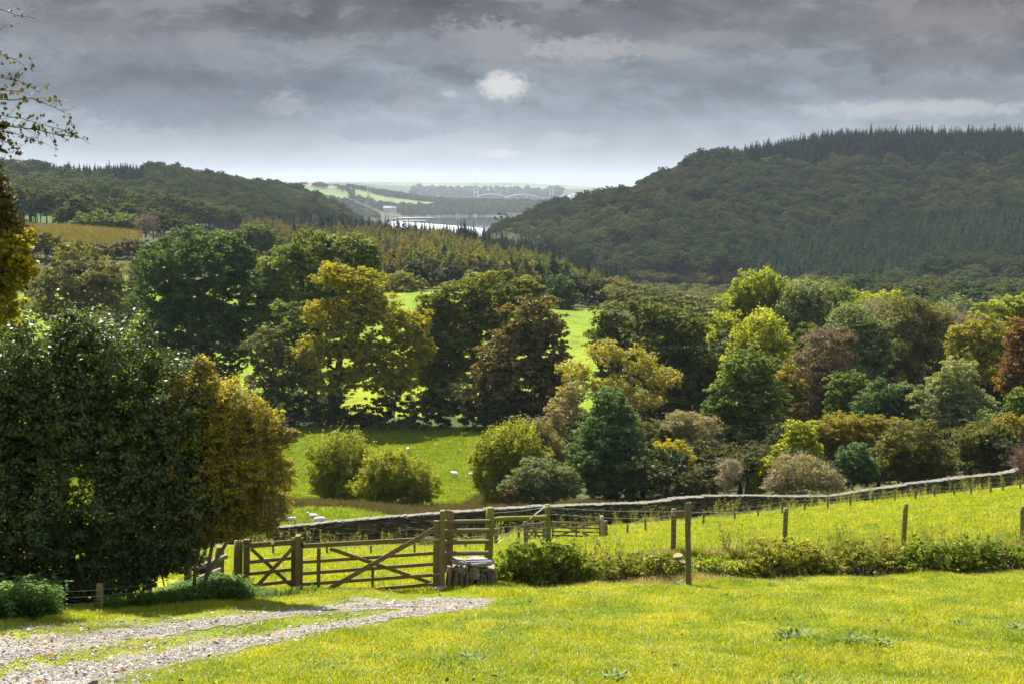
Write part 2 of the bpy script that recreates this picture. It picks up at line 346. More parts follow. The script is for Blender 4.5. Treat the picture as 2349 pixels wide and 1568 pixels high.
# ---------------------------------------------------------------- foliage
def rand_unit(n, rng):
    v = rng.normal(size=(n, 3)); return v / np.linalg.norm(v, axis=1, keepdims=True)
def leaf_quads(P, N, L, rng, aspect=.6, droop=0.0, along=None):
    """rhombic leaves at P with normals N, length L"""
    n = len(P); r = rand_unit(n, rng)
    u = np.cross(N, r); u /= np.linalg.norm(u, axis=1, keepdims=True) + 1e-9
    if along is not None:
        u = along - N * np.sum(along * N, 1, keepdims=True); u /= np.linalg.norm(u, axis=1, keepdims=True) + 1e-9
    if droop: u[:, 2] -= droop; u /= np.linalg.norm(u, axis=1, keepdims=True)
    w = np.cross(N, u); w /= np.linalg.norm(w, axis=1, keepdims=True) + 1e-9
    L = L[:, None] * .5; fold = N * L * .25
    V = np.stack([P - u * L, P + w * L * aspect + fold, P + u * L, P - w * L * aspect + fold], 1).reshape(-1, 3)
    Q = np.arange(4 * n).reshape(n, 4)
    return V, Q
def clump_leaves(cs, rs, leaf, rng, dens=1.0, flat=.75, aspect=.6, outw=.8, up=.25, shell=.45, maxn=None, droop=0., tip_up=0., spray=0):
    Ps, Ns, T = [], [], []
    for c, r in zip(cs, rs):
        n = int(max(6, dens * .62 * 4 * PI * r * r / (leaf * leaf * aspect * .5)))
        if maxn: n = min(n, maxn)
        if spray:
            m = max(5, int(spray * rng.uniform(.8, 1.2))); sd = rand_unit(m, rng); sd[:, 2] = np.where(rng.random(m) < .6, np.abs(sd[:, 2]), sd[:, 2]); sc = sd * (r * rng.uniform(.5, 1.2, m))[:, None]; sr = r * rng.uniform(.26, .5, m); k = rng.integers(0, m, n)
            q = rand_unit(n, rng) * (rng.random(n) ** .5)[:, None] * sr[k][:, None]; q[:, 2] *= .6; p = sc[k] + q; p[:, 2] *= flat; d = sd[k] * .7 + q / sr[k][:, None] * .6; tv = rng.random(m)[k]
        else:
            d = rand_unit(n, rng); rad = r * (rng.random(n) ** shell) * (1 + .26 * np.abs(rng.normal(size=n)))
            p = d * rad[:, None]; p[:, 2] *= flat; tv = None
        if tip_up: p[:, 2] += tip_up * r * np.maximum(0, rng.normal(size=n)) * (d[:, 2] > .2)
        nn = d * outw + rng.normal(size=(n, 3)) * .55; nn[:, 2] += up; nn /= np.linalg.norm(nn, axis=1, keepdims=True)
        Ps.append(p + c); Ns.append(nn)
        T.append(np.stack([rng.random(n), np.full(n, rng.random()) if tv is None else tv * .5 + .5 * rng.random(), rng.random(n), np.ones(n)], 1))
    P = np.concatenate(Ps); N = np.concatenate(Ns); T = np.concatenate(T)
    V, Q = leaf_quads(P, N, leaf * rng.uniform(.6, 1.35, len(P)), rng, aspect, droop)
    return V, Q, np.repeat(T, 4, 0)
class Tubes:
    def __init__(s): s.V = []; s.Q = []; s.n = 0
    def add(s, pts, rad, k=5):
        pts = np.asarray(pts, float); m = len(pts); d = np.gradient(pts, axis=0); d /= np.linalg.norm(d, axis=1, keepdims=True) + 1e-9
        ref = np.array([.31, .87, .38]); u = np.cross(d, ref); u /= np.linalg.norm(u, axis=1, keepdims=True) + 1e-9; w = np.cross(d, u)
        t = np.arange(k) * 2 * PI / k; rad = np.broadcast_to(np.asarray(rad, float), (m,))
        ring = pts[:, None] + (u[:, None] * np.cos(t)[None, :, None] + w[:, None] * np.sin(t)[None, :, None]) * rad[:, None, None]
        i = np.arange(m - 1)[:, None] * k; a = np.arange(k)[None]; b = (np.arange(k)[None] + 1) % k
        s.V.append(ring.reshape(-1, 3)); s.Q.append(np.stack([i + a, i + b, i + k + b, i + k + a], -1).reshape(-1, 4) + s.n); s.n += m * k
    def mesh(s, name): return np_mesh(name, np.concatenate(s.V), np.concatenate(s.Q), None, True)
def skeleton(base, fork, tips, R0, rng, tubes, bend=.18, lean=None, rmin=.015, sag=0.0):
    base, fork = np.array(base, float), np.array(fork, float); nodes = []; par = []; cnt = []
    for i in range(6):
        t = i / 5; p = base * (1 - t) + fork * t; 
        if 0 < i < 5: p = p + rng.normal(size=3) * np.array([1, 1, 0]) * R0 * .35
        nodes.append(p); par.append(i - 1); cnt.append(0)
    chains = []
    order = np.argsort([np.linalg.norm(t - fork) for t in tips])
    for k in order:
        t = np.array(tips[k]); A = np.array(nodes); d = np.linalg.norm(A - t, axis=1) + .6 * np.maximum(0, A[:, 2] - t[2] + .1 * R0)
        d[:4] += 1e3; j = int(np.argmin(d)); a = nodes[j]; L = np.linalg.norm(t - a)
        m = max(2, int(L / (.12 * np.linalg.norm(base - fork) + .5)) + 1); m = min(m, 5); ch = [j]
        off = rng.normal(size=3) * bend * L; off[2] += (.12 - sag) * L
        for q in range(1, m + 1):
            s_ = q / m; p = a * (1 - s_) + t * s_ + off * math.sin(PI * s_) * .7
            nodes.append(p); par.append(ch[-1]); cnt.append(0); ch.append(len(nodes) - 1)
        chains.append(ch); c = ch[-1]
        while c >= 0: cnt[c] += 1; c = par[c]
    tot = max(1, len(tips)); rad = [max(rmin, R0 * (c / tot) ** .55) for c in cnt]
    tr = [R0 * 1.35, R0 * 1.02, R0 * .97, R0 * .93, R0 * .9, R0 * .85]
    for i in range(6): rad[i] = tr[i]
    tubes.add(nodes[:6], rad[:6], 9)
    for ch in chains:
        rr = [min(rad[i], rad[ch[1]] * 1.15) for i in ch]; rr[-1] *= .6
        tubes.add([nodes[i] for i in ch], rr, 5)
def twigs(tubes, cs, rs, rng, n=8, r=.02, length=1.2, up=.3, k=3):
    for c, R_ in zip(cs, rs):
        for _ in range(n):
            d = rand_unit(1, rng)[0]; d[2] = abs(d[2]) * .8 + up * rng.random() - .1; d /= np.linalg.norm(d)
            L = R_ * length * rng.uniform(.6, 1.3); q = d + rng.normal(size=3) * .35
            tubes.add([c, c + d * L * .5 + rng.normal(size=3) * .08 * L, c + (d * .6 + q * .4) * L], [r, r * .7, r * .35], k)
LOBE = 1.14
def lobes3d(Y, lobes, rng, per=1.0, clr=.3, depth=.85, mindepth=0):
    """photo-space lobes (cx, cy, rx, ry) become clumps on real ellipsoids"""
    cs, rs = [], []
    for (cx, cy, rx, ry) in lobes:
        c = W(cx, cy, Y); s_ = (Y * CP - c.z * SP) / F; a, b = rx * s_ * LOBE, ry * s_ * LOBE; dz = max(mindepth, depth * min(a, b * 1.4))
        cr = clr * min(a, b)
        n = max(6, int(per * 3.2 * (a * b + a * dz + b * dz) / 3 / (cr * cr) * .8))
        g = rand_unit(n * 1, rng); q = rng.uniform(.5, 1, n) ** .7; q[rng.random(n) < .2] *= .6
        # spread: best-candidate to keep the clumps apart
        pts = [g[0]]
        cand = rand_unit(n * 6, rng)
        for i in range(1, n):
            sub = cand[rng.integers(0, len(cand), 8)]
            dd = np.min(np.linalg.norm(sub[:, None] - np.array(pts)[None], axis=2), 1); pts.append(sub[np.argmax(dd)])
        pts = np.array(pts) * q[:, None]
        rr = cr * rng.uniform(.6, 1.35, n)
        ext = np.array([max(.3 * a, a - cr * .7), max(.3 * dz, dz - cr * .7), max(.3 * b, b - cr * .6)])
        cs.append(np.array(c)[None] + pts * ext); rs.append(rr)
    return np.concatenate(cs), np.concatenate(rs)
def tree(name, label, cat, Y, tx, lobes, mat, bark, group=None, leaf=.38, dens=1., clr=.3, per=1., R0=.4, fork=.42, tw=0, flat=.75, seed=0, ybase=None, lean=0, aspect=.6, stems=1, twr=.03, up=.25, limb=1, droop=0., tip_up=0., tlen=1.3, tup=.3, crown='crown', outw=.8, trunk='trunk', ivy=None, depth=.85, sag=0., spray=15):
    rng = np.random.default_rng(seed + 11)
    base = G(tx, Y) if ybase is None else W(tx, ybase, Y)
    cs, rs = lobes3d(Y, lobes, rng, per, clr, depth)
    top = cs[:, 2].max(); fk = np.array([base.x * .7 + cs[:, 0].mean() * .3 + lean, base.y, base.z + (top - base.z) * fork])
    t = thing(name, label, cat, base, group)
    tb = Tubes()
    if stems == 1: skeleton(base - Vector((0, 0, .3)), fk, list(cs), R0, rng, tb, sag=sag)
    else:
        grp = np.argsort(cs[:, 0]); 
        for k in range(stems):
            sub = cs[grp[k::stems]] if stems > 4 else cs[grp[len(grp) * k // stems: len(grp) * (k + 1) // stems]]
            f = fk * .55 + np.array([sub[:, 0].mean(), sub[:, 1].mean(), fk[2]]) * .45; f[2] = fk[2]
            skeleton(np.array(base) + rng.normal(size=3) * np.array([.5, .4, 0]) * R0 * 2 - np.array([0, 0, .3]), f, list(sub), R0 / stems ** .5, rng, tb, sag=sag)
    if tw: twigs(tb, cs, rs, rng, tw, twr, tlen, tup)
    tb.V = [v - np.array(base) for v in tb.V]
    link(trunk, tb.mesh(name + '_' + trunk), bark, t)
    if dens > 0:
        V, Q, T = clump_leaves(cs, rs, leaf, rng, dens, flat, aspect, outw, up, droop=droop, tip_up=tip_up, spray=spray)
        link(crown, np_mesh(name + '_crown', V - np.array(base), Q, T), mat, t)
    if ivy:
        n = 26; cc = np.array([np.array(base) + (fk - np.array(base)) * rng.uniform(.0, ivy[0]) + rng.normal(size=3) * np.array([R0 * .8, R0 * .8, .3]) for _ in range(n)])
        V, Q, T = clump_leaves(cc, rng.uniform(.35, .75, n) * ivy[1], .28, rng, 1, 1)
        link('ivy', np_mesh('ivy', V - np.array(base), Q, T), M['ivy'], t)
    return t
L = leaf_mat
M['oak_dark'] = L('oak_leaves_dark', (0.039, 0.078, 0.020), (0.071, 0.122, 0.024), (0.146, 0.177, 0.032), .35)
M['oak'] = L('oak_leaves', (0.061, 0.088, 0.017), (0.122, 0.144, 0.022), (0.207, 0.201, 0.027), .38)
M['olive'] = L('olive_leaves', (0.061, 0.076, 0.020), (0.116, 0.122, 0.027), (0.177, 0.159, 0.034), .32)
M['yellow'] = L('yellow_oak_leaves', (0.146, 0.152, 0.015), (0.268, 0.250, 0.017), (0.415, 0.342, 0.020), .4)
M['ash'] = L('ash_leaves', (0.067, 0.110, 0.029), (0.134, 0.177, 0.037), (0.268, 0.268, 0.043), .4)
M['lime'] = L('lime_green_leaves', (0.128, 0.177, 0.020), (0.232, 0.268, 0.027), (0.354, 0.354, 0.034), .42)
M['bluegreen'] = L('blue_green_leaves', (0.043, 0.085, 0.034), (0.073, 0.128, 0.046), (0.134, 0.183, 0.061), .32)
M['green'] = L('green_leaves', (0.055, 0.098, 0.022), (0.104, 0.152, 0.029), (0.195, 0.232, 0.037), .36)
M['brown'] = L('brown_sycamore_leaves', (0.061, 0.073, 0.020), (0.122, 0.104, 0.029), (0.220, 0.140, 0.043), .33)
M['maroon'] = L('maroon_leaves', (0.085, 0.073, 0.037), (0.140, 0.104, 0.059), (0.207, 0.152, 0.085), .25)
M['tan'] = L('tan_leaves', (0.146, 0.140, 0.055), (0.244, 0.213, 0.085), (0.342, 0.281, 0.122), .3)
M['grey'] = L('grey_green_leaves', (0.091, 0.128, 0.049), (0.159, 0.195, 0.073), (0.268, 0.275, 0.110), .32)
M['rust'] = L('rust_leaves', (0.105, 0.068, 0.021), (0.210, 0.110, 0.032), (0.315, 0.147, 0.042), .36)
M['willow'] = L('willow_leaves', (0.122, 0.140, 0.017), (0.220, 0.238, 0.022), (0.366, 0.354, 0.029), .42)
M['orange'] = L('orange_hawthorn_leaves', (.18, .18, .03), (.34, .27, .034), (.56, .39, .04), .5)
M['bronze'] = L('bronze_leaves', (0.101, 0.112, 0.022), (0.185, 0.168, 0.028), (0.302, 0.224, 0.034), .4)
M['holly'] = L('holly_leaves', (.03, .055, .02), (.06, .092, .03), (.13, .16, .045), .28, .42, .28)
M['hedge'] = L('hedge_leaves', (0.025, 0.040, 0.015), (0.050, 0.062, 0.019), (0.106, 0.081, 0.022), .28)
M['ivy'] = L('ivy_leaves', (0.015, 0.030, 0.013), (0.027, 0.050, 0.018), (0.050, 0.075, 0.022), .2)
M['bark'] = bark_mat('bark', (.028, .023, .017), (.085, .075, .058), moss=(.05, .06, .015))
M['bark_pale'] = bark_mat('pale_bark', (.14, .125, .10), (.32, .29, .24))
M['twig'] = bark_mat('twig_bark', (.10, .075, .055), (.24, .19, .15))
M['twig_tan'] = bark_mat('tan_twig_bark', (.2, .16, .11), (.36, .3, .22))
M['twig_red'] = bark_mat('reddish_twig_bark', (.10, .06, .045), (.2, .12, .09))
# ---------------------------------------------------------------- the trees of the middle distance
B = M['bark']
MT = 'trees of the hedge row across the valley'
tree('oak_tree', 'dull olive crown of a low oak below the left cornfield', 'tree', 285, 185, [(190, 640, 105, 80), (240, 680, 70, 55), (120, 690, 80, 60)], M['olive'], B, leaf=.5, R0=.45, fork=.3, seed=1)
tree('oak_tree', 'tall dark green oak with broad rounded dome left of the yellow oak', 'tree', 232, 450, [(440, 610, 118, 92), (380, 690, 80, 90), (520, 690, 82, 90), (440, 760, 120, 70), (350, 770, 50, 50), (545, 600, 40, 50), (440, 850, 110, 50), (550, 780, 45, 60)], M['oak_dark'], B, MT, leaf=.42, per=1.2, clr=.24, R0=.6, fork=.3, seed=2, limb=1)
tree('ash_tree', 'grey green ash with open forked limbs right of the dark domed oak', 'tree', 238, 640, [(620, 640, 50, 60), (660, 600, 45, 40), (690, 700, 55, 60), (610, 740, 55, 55), (650, 660, 55, 60), (580, 690, 40, 60)], M['ash'], B, MT, leaf=.4, R0=.35, fork=.35, seed=3, stems=2, clr=.27)
tree('ash_tree', 'tall ash with pale yellowish tips rising behind the yellow oak', 'tree', 216, 716, [(720, 575, 62, 48), (800, 570, 66, 38), (670, 610, 45, 45), (745, 660, 70, 60), (850, 600, 34, 44), (700, 740, 60, 60), (660, 790, 50, 50), (690, 860, 50, 40)], M['ash'], B, MT, leaf=.42, R0=.75, fork=.42, seed=4, clr=.32, ivy=(1.3, 1.5))
tree('oak_tree', 'golden yellow oak with bare crooked limbs in the middle of the row', 'tree', 204, 762, [(770, 635, 58, 40), (840, 655, 50, 42), (750, 720, 60, 40), (870, 720, 75, 45), (920, 770, 50, 40), (800, 790, 80, 40), (720, 810, 55, 40), (850, 860, 80, 38), (760, 880, 60, 34), (930, 840, 40, 40), (830, 700, 60, 40), (955, 745, 40, 40), (965, 805, 40, 40), (900, 880, 50, 34), (790, 740, 60, 36), (850, 810, 60, 34)], M['yellow'], B, MT, leaf=.36, R0=.55, fork=.5, seed=5, per=1.05, clr=.3, tw=3, twr=.035, dens=.9, ivy=(.55, 1.1))
tree('hawthorn_tree', 'slender brown tinged hawthorn with leaning stems below the ash', 'tree', 203, 625, [(610, 800, 50, 60), (650, 850, 45, 65), (600, 890, 40, 50)], M['olive'], B, MT, leaf=.3, R0=.25, fork=.35, seed=6, stems=3, tw=4)
tree('oak_tree', 'small round oak at the top edge of the upper field', 'tree', 372, 915, [(920, 655, 50, 36), (900, 690, 35, 25), (955, 690, 25, 22)], M['oak'], B, leaf=.5, R0=.4, fork=.35, seed=7)
tree('oak_tree', 'big spreading dark oak with forked trunk behind the brown sycamore', 'tree', 224, 985, [(1130, 665, 95, 52), (1060, 690, 60, 45), (1215, 690, 55, 48), (1010, 740, 55, 50), (1080, 790, 95, 60), (1000, 830, 50, 60), (1170, 770, 60, 60), (1060, 870, 80, 50), (1020, 790, 60, 50), (1110, 730, 70, 50), (1000, 890, 60, 50), (990, 705, 45, 38), (975, 770, 45, 50), (975, 850, 45, 45)], M['oak'], B, MT, leaf=.4, R0=.7, fork=.3, seed=8, clr=.3, stems=2, ivy=(1.0, 1.2))
tree('sycamore_tree', 'broad brown tinged sycamore with dense dome above the sheep meadow', 'tree', 200, 1195, [(1215, 740, 70, 65), (1180, 810, 75, 70), (1255, 800, 62, 75), (1200, 890, 95, 65), (1150, 935, 80, 44), (1270, 880, 45, 55), (1240, 940, 60, 34), (1130, 860, 60, 60)], M['brown'], B, MT, leaf=.42, R0=.55, fork=.25, seed=9, clr=.27, aspect=.85)
tree('oak_tree', 'dark domed oak standing alone beside the top hedge', 'tree', 372, 1292, [(1290, 665, 40, 32), (1290, 690, 44, 24)], M['oak_dark'], B, leaf=.5, R0=.4, fork=.3, seed=10)
tree('oak_tree', 'wide flat topped bronze green oak right of the sycamore', 'tree', 208, 1490, [(1450, 730, 95, 42), (1560, 745, 70, 45), (1390, 790, 50, 60), (1500, 800, 110, 60), (1590, 820, 55, 65), (1560, 890, 80, 60), (1420, 860, 60, 50), (1600, 900, 50, 60), (1520, 870, 80, 50)], M['oak'], B, MT, leaf=.38, R0=.6, fork=.35, seed=12, clr=.28)
tree('ash_tree', 'thin yellow ash with bare pale branches in front of the bronze oak', 'tree', 172, 1440, [(1390, 810, 45, 34), (1460, 830, 50, 36), (1320, 860, 45, 32), (1520, 870, 50, 34), (1400, 890, 60, 34), (1480, 920, 50, 28), (1300, 905, 30, 22)], M['yellow'], M['bark_pale'], leaf=.32, R0=.3, fork=.55, seed=13, dens=.42, tw=7, twr=.03, clr=.36)
tree('goat_willow', 'rusty tan bushy tree left of the blue green ash', 'tree', 158, 1290, [(1290, 945, 45, 36), (1320, 900, 30, 26), (1265, 985, 38, 30)], M['tan'], M['twig'], leaf=.28, R0=.18, fork=.3, seed=14, dens=.5, tw=6)
tree('ash_tree', 'dense blue green cone shaped ash behind the stone wall', 'tree', 131, 1400, [(1400, 930, 45, 48), (1400, 985, 72, 60), (1395, 1045, 95, 65), (1400, 1100, 92, 50), (1350, 1060, 50, 50), (1450, 1070, 45, 55)], M['bluegreen'], B, leaf=.26, R0=.3, fork=.25, seed=15, clr=.24, per=1.2, droop=.3, depth=1.)
RW = 'trees of the mixed wood at right'
globals()['LOBE'] = 1.26
tree('ash_tree', 'tallest yellow green ash at the top left of the right hand wood', 'tree', 246, 1735, [(1745, 665, 65, 38), (1700, 700, 45, 45), (1790, 690, 40, 30), (1690, 760, 45, 60), (1660, 830, 30, 60)], M['lime'], B, RW, leaf=.42, R0=.4, fork=.4, seed=16, tip_up=.3)
tree('ash_tree', 'lime green oval ash below the tallest yellow green ash', 'tree', 195, 1745, [(1745, 765, 58, 55), (1740, 830, 70, 60), (1690, 840, 40, 60)], M['lime'], B, RW, leaf=.34, R0=.35, fork=.3, seed=17, clr=.25, tip_up=.3)
tree('oak_tree', 'dense mid green tree with lighter shoulders right of the thin yellow ash', 'tree', 166, 1710, [(1720, 850, 62, 50), (1680, 920, 60, 60), (1750, 930, 60, 75), (1700, 1000, 85, 65), (1730, 1060, 70, 40), (1640, 960, 40, 50)], M['green'], B, RW, leaf=.32, R0=.4, fork=.3, seed=18, clr=.27)
tree('ash_tree', 'seed laden olive ash behind the lime green oval ash', 'tree', 240, 1850, [(1850, 690, 55, 42), (1830, 740, 50, 50), (1880, 760, 50, 60), (1800, 800, 40, 40)], M['grey'], B, RW, leaf=.4, R0=.35, fork=.4, seed=19, tip_up=.35, tw=3)
tree('ash_tree', 'fresh light green ash top on the ridge of the right hand wood', 'tree', 262, 1945, [(1940, 690, 50, 26), (1985, 710, 55, 28), (1960, 750, 60, 40)], M['lime'], B, RW, leaf=.45, R0=.35, fork=.5, seed=20)
tree('alder_tree', 'thin maroon brown tree nearly bare of leaves in the right hand wood', 'tree', 178, 1885, [(1890, 810, 60, 55), (1860, 890, 55, 65), (1920, 900, 50, 60), (1870, 960, 55, 40)], M['maroon'], M['twig_red'], RW, leaf=.24, R0=.25, fork=.35, seed=21, dens=.45, tw=12, twr=.028, clr=.36)
tree('ash_tree', 'greyish olive ash right of the maroon tree', 'tree', 190, 1985, [(1960, 770, 52, 60), (2010, 800, 45, 60), (1960, 850, 50, 50)], M['grey'], B, RW, leaf=.34, R0=.3, fork=.4, seed=22, tip_up=.3, tw=4)
tree('ash_tree', 'tall pale olive ash with bare tan twigs along its top', 'tree', 206, 2095, [(2080, 735, 75, 45), (2130, 760, 55, 55), (2060, 810, 65, 70), (2130, 850, 55, 70), (2080, 910, 60, 40)], M['olive'], M['twig_tan'], RW, leaf=.3, R0=.4, fork=.35, seed=23, dens=.7, tw=9, twr=.032, tip_up=.3, clr=.33)
tree('ash_tree', 'leafless pale grey ash top behind the tan twigged ash', 'tree', 232, 2220, [(2200, 750, 55, 34), (2250, 760, 45, 30), (2020, 720, 50, 28)], M['tan'], M['twig_tan'], RW, leaf=.26, R0=.3, fork=.45, seed=24, dens=.16, tw=22, twr=.03, tlen=1.9, tup=.8, clr=.4)
tree('ash_tree', 'bright yellow green ash in the upper right of the wood', 'tree', 186, 2260, [(2265, 770, 55, 45), (2225, 830, 45, 55), (2290, 830, 45, 60), (2200, 780, 30, 34)], M['yellow'], B, RW, leaf=.32, R0=.3, fork=.4, seed=25, dens=.75, tw=3)
tree('beech_tree', 'rust red beech at the right edge of the photo', 'tree', 168, 2345, [(2345, 775, 38, 40), (2340, 840, 50, 40), (2330, 880, 40, 30), (2385, 820, 40, 80)], M['rust'], B, RW, leaf=.3, R0=.28, fork=.35, seed=26)
tree('ash_tree', 'yellow green ash on the skyline of the wood at the right edge', 'tree', 250, 2330, [(2310, 715, 60, 36), (2370, 710, 55, 40), (2300, 760, 60, 40), (2400, 780, 60, 60)], M['lime'], B, RW, leaf=.42, R0=.35, fork=.4, seed=27)
tree('willow_tree', 'grey green willow with slim pale stems below the yellow green ash', 'tree', 160, 2195, [(2190, 870, 55, 50), (2150, 930, 60, 50), (2220, 940, 60, 60), (2180, 990, 75, 35)], M['grey'], M['bark_pale'], RW, leaf=.28, R0=.25, fork=.25, seed=28, stems=4, tw=4, dens=.85)
tree('oak_tree', 'small dark green oak under the tan twigged ash', 'tree', 162, 2030, [(2020, 910, 52, 40), (2070, 925, 45, 40), (1990, 960, 50, 40), (2060, 980, 50, 30)], M['bluegreen'], B, RW, leaf=.3, R0=.25, fork=.3, seed=29)
tree('sycamore_tree', 'fresh green young sycamore between wood and right photo edge', 'tree', 142, 2345, [(2345, 940, 34, 50), (2300, 975, 50, 34), (2380, 990, 50, 60)], M['green'], B, RW, leaf=.3, R0=.18, fork=.3, seed=30)
tree('ash_tree', 'shaded olive ash filling the gap behind the maroon tree', 'tree', 214, 1905, [(1900, 830, 90, 90), (1990, 900, 80, 80), (1850, 920, 80, 80)], M['olive'], B, RW, leaf=.42, R0=.3, fork=.3, seed=31)
tree('ash_tree', 'shaded olive ash filling the wood behind the grey green willow', 'tree', 214, 2240, [(2230, 900, 90, 90), (2320, 920, 80, 90), (2150, 930, 60, 90)], M['olive'], B, RW, leaf=.42, R0=.3, fork=.3, seed=32)
tree('ash_tree', 'olive gold ash at the left shoulder of the right hand wood', 'tree', 232, 1665, [(1665, 760, 40, 50), (1650, 830, 40, 60)], M['lime'], B, RW, leaf=.4, R0=.3, fork=.4, seed=33)
tree('ash_tree', 'pale green ash behind the maroon tree on the skyline of the wood', 'tree', 258, 1880, [(1890, 680, 55, 34), (1930, 730, 60, 44), (1850, 730, 50, 50)], M['ash'], B, RW, leaf=.42, R0=.3, fork=.4, seed=34, tip_up=.3)
tree('ash_tree', 'yellowish ash left of the tan twigged ash on the skyline of the wood', 'tree', 254, 2020, [(2030, 705, 55, 34), (2000, 760, 60, 50)], M['lime'], B, RW, leaf=.42, R0=.3, fork=.4, seed=35, tip_up=.3)
tree('ash_tree', 'soft olive ash right of the tan twigged ash on the skyline of the wood', 'tree', 252, 2200, [(2190, 720, 55, 34), (2210, 780, 70, 50)], M['grey'], B, RW, leaf=.42, R0=.3, fork=.4, seed=36, tip_up=.3)
tree('oak_tree', 'mid green oak between the maroon tree and the small dark oak', 'tree', 172, 1960, [(1955, 900, 50, 50), (1940, 960, 60, 40)], M['green'], B, RW, leaf=.32, R0=.25, fork=.3, seed=37)
tree('hawthorn_tree', 'golden olive hawthorn under the seed laden olive ash', 'tree', 176, 1800, [(1800, 890, 45, 60), (1790, 950, 50, 50)], M['bronze'], B, RW, leaf=.3, R0=.2, fork=.3, seed=38)
# shrubs beyond the long wall
SW = 'shrubs beyond the long stone wall'
globals()['LOBE'] = 1.2
def shrub(label, Y, tx, lobes, mat, bark=None, name='shrub', **kw):
    a = dict(leaf=.18, R0=.12, fork=.15, stems=5, clr=.26, tw=2, twr=.014, per=1.1, depth=.9); a.update(kw)
    return tree(name, label, 'shrub', Y, tx, lobes, mat, bark or M['twig'], SW, crown='foliage', trunk='stems', **a)
shrub('rounded yellow tipped willow bush nearest the orange hawthorn', 132, 785, [(790, 1060, 75, 60), (745, 1090, 45, 55), (830, 1090, 45, 55), (785, 1115, 60, 40)], M['willow'], name='willow_bush', tip_up=.7, seed=40, leaf=.2)
shrub('lower wider willow bush with dark green flank, right of the rounded one', 124, 910, [(905, 1085, 70, 48), (860, 1120, 50, 45), (955, 1115, 50, 48), (905, 1140, 75, 30)], M['willow'], name='willow_bush', tip_up=.5, seed=41)
shrub('tall yellow green willow bush left of the blue green ash', 122, 1150, [(1170, 1030, 68, 50), (1125, 1070, 48, 60), (1200, 1075, 55, 55), (1150, 1120, 60, 35)], M['willow'], name='willow_bush', tip_up=.6, seed=42, leaf=.2)
shrub('grey olive sallow behind the tall yellow green willow', 140, 1235, [(1235, 1005, 45, 36), (1265, 1035, 35, 36), (1210, 990, 30, 24)], M['tan'], name='willow_bush', tip_up=.6, seed=43)
shrub('low greyish bramble thicket under the blue green ash', 112, 1235, [(1190, 1120, 45, 28), (1240, 1090, 55, 42), (1290, 1105, 45, 38), (1240, 1130, 80, 22)], M['grey'], name='thicket', tw=7, seed=44, leaf=.16)
shrub('golden yellow hazel right of the blue green ash', 133, 1545, [(1545, 1045, 48, 40), (1520, 1085, 40, 32), (1575, 1090, 40, 28)], M['yellow'], name='hazel_bush', seed=45)
shrub('grey twiggy elder above the golden hazel', 148, 1600, [(1595, 990, 55, 45), (1560, 970, 40, 30), (1625, 1045, 40, 50)], M['tan'], M['twig_tan'], name='elder_bush', dens=.4, tw=12, seed=46, R0=.16)
shrub('bare tan twiggy sapling close behind the long wall', 109, 1676, [(1675, 1080, 28, 32), (1665, 1105, 22, 22)], M['tan'], M['twig_tan'], name='bare_sapling', dens=.14, tw=16, tlen=1.7, seed=47)
shrub('bright green young sycamore left of the bare tan bush', 118, 1790, [(1835, 1000, 42, 36), (1805, 1040, 34, 26), (1755, 1075, 36, 28), (1735, 1110, 30, 22), (1850, 1040, 40, 30)], M['lime'], name='sycamore_sapling', seed=48, leaf=.28)
shrub('large bare tan thorn bush right behind the long wall', 110, 1840, [(1840, 1080, 65, 42), (1790, 1110, 45, 24), (1890, 1105, 45, 30)], M['tan'], M['twig_tan'], name='thorn_bush', dens=.35, tw=16, tlen=1.5, seed=49)
shrub('silvery blue green holly bush beside the bare tan thorn', 116, 1960, [(1955, 1055, 42, 40), (1930, 1090, 42, 30), (1985, 1080, 34, 34)], M['bluegreen'], name='holly_bush', seed=50)
shrub('orange tinged hawthorn bank above the silvery holly', 134, 1960, [(1930, 990, 60, 42), (2000, 1000, 60, 42), (1890, 1010, 40, 34), (1960, 1040, 70, 30), (2050, 985, 40, 30)], M['bronze'], name='hawthorn_bush', seed=51, tw=3)
shrub('broad olive hawthorn standing over the rising wall', 119, 2090, [(2095, 1015, 70, 50), (2050, 1060, 55, 45), (2140, 1060, 50, 45), (2090, 1085, 85, 26)], M['olive'], name='hawthorn_bush', seed=52, tw=3)
shrub('dark bronze hawthorn at the far right end of the wall', 127, 2265, [(2255, 1015, 60, 45), (2230, 1055, 42, 36), (2300, 1045, 50, 40)], M['olive'], name='hawthorn_bush', seed=53)
shrub('bronze hawthorn top crowding the right photo edge', 134, 2330, [(2320, 985, 50, 34), (2370, 1000, 50, 50)], M['bronze'], name='hawthorn_bush', seed=54)
shrub('pinkish bare thorn twigs reaching in at the right photo edge', 113, 2372, [(2365, 1060, 40, 34)], M['tan'], M['twig_red'], name='thorn_bush', dens=.05, tw=40, tlen=2.2, seed=55)
shrub('olive willow filling the hollow behind the golden hazel', 150, 1490, [(1500, 1020, 60, 50), (1560, 1000, 60, 40), (1640, 1080, 60, 36)], M['olive'], name='willow_bush', seed=56)
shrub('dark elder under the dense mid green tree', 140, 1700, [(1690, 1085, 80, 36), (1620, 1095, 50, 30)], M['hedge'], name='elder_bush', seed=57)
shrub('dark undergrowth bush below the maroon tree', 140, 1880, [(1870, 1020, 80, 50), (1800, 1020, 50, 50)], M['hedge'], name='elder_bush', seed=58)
shrub('small red leaved spindle beside the greyish thicket', 111, 1172, [(1168, 1136, 14, 16)], M['rust'], name='spindle_bush', seed=59)
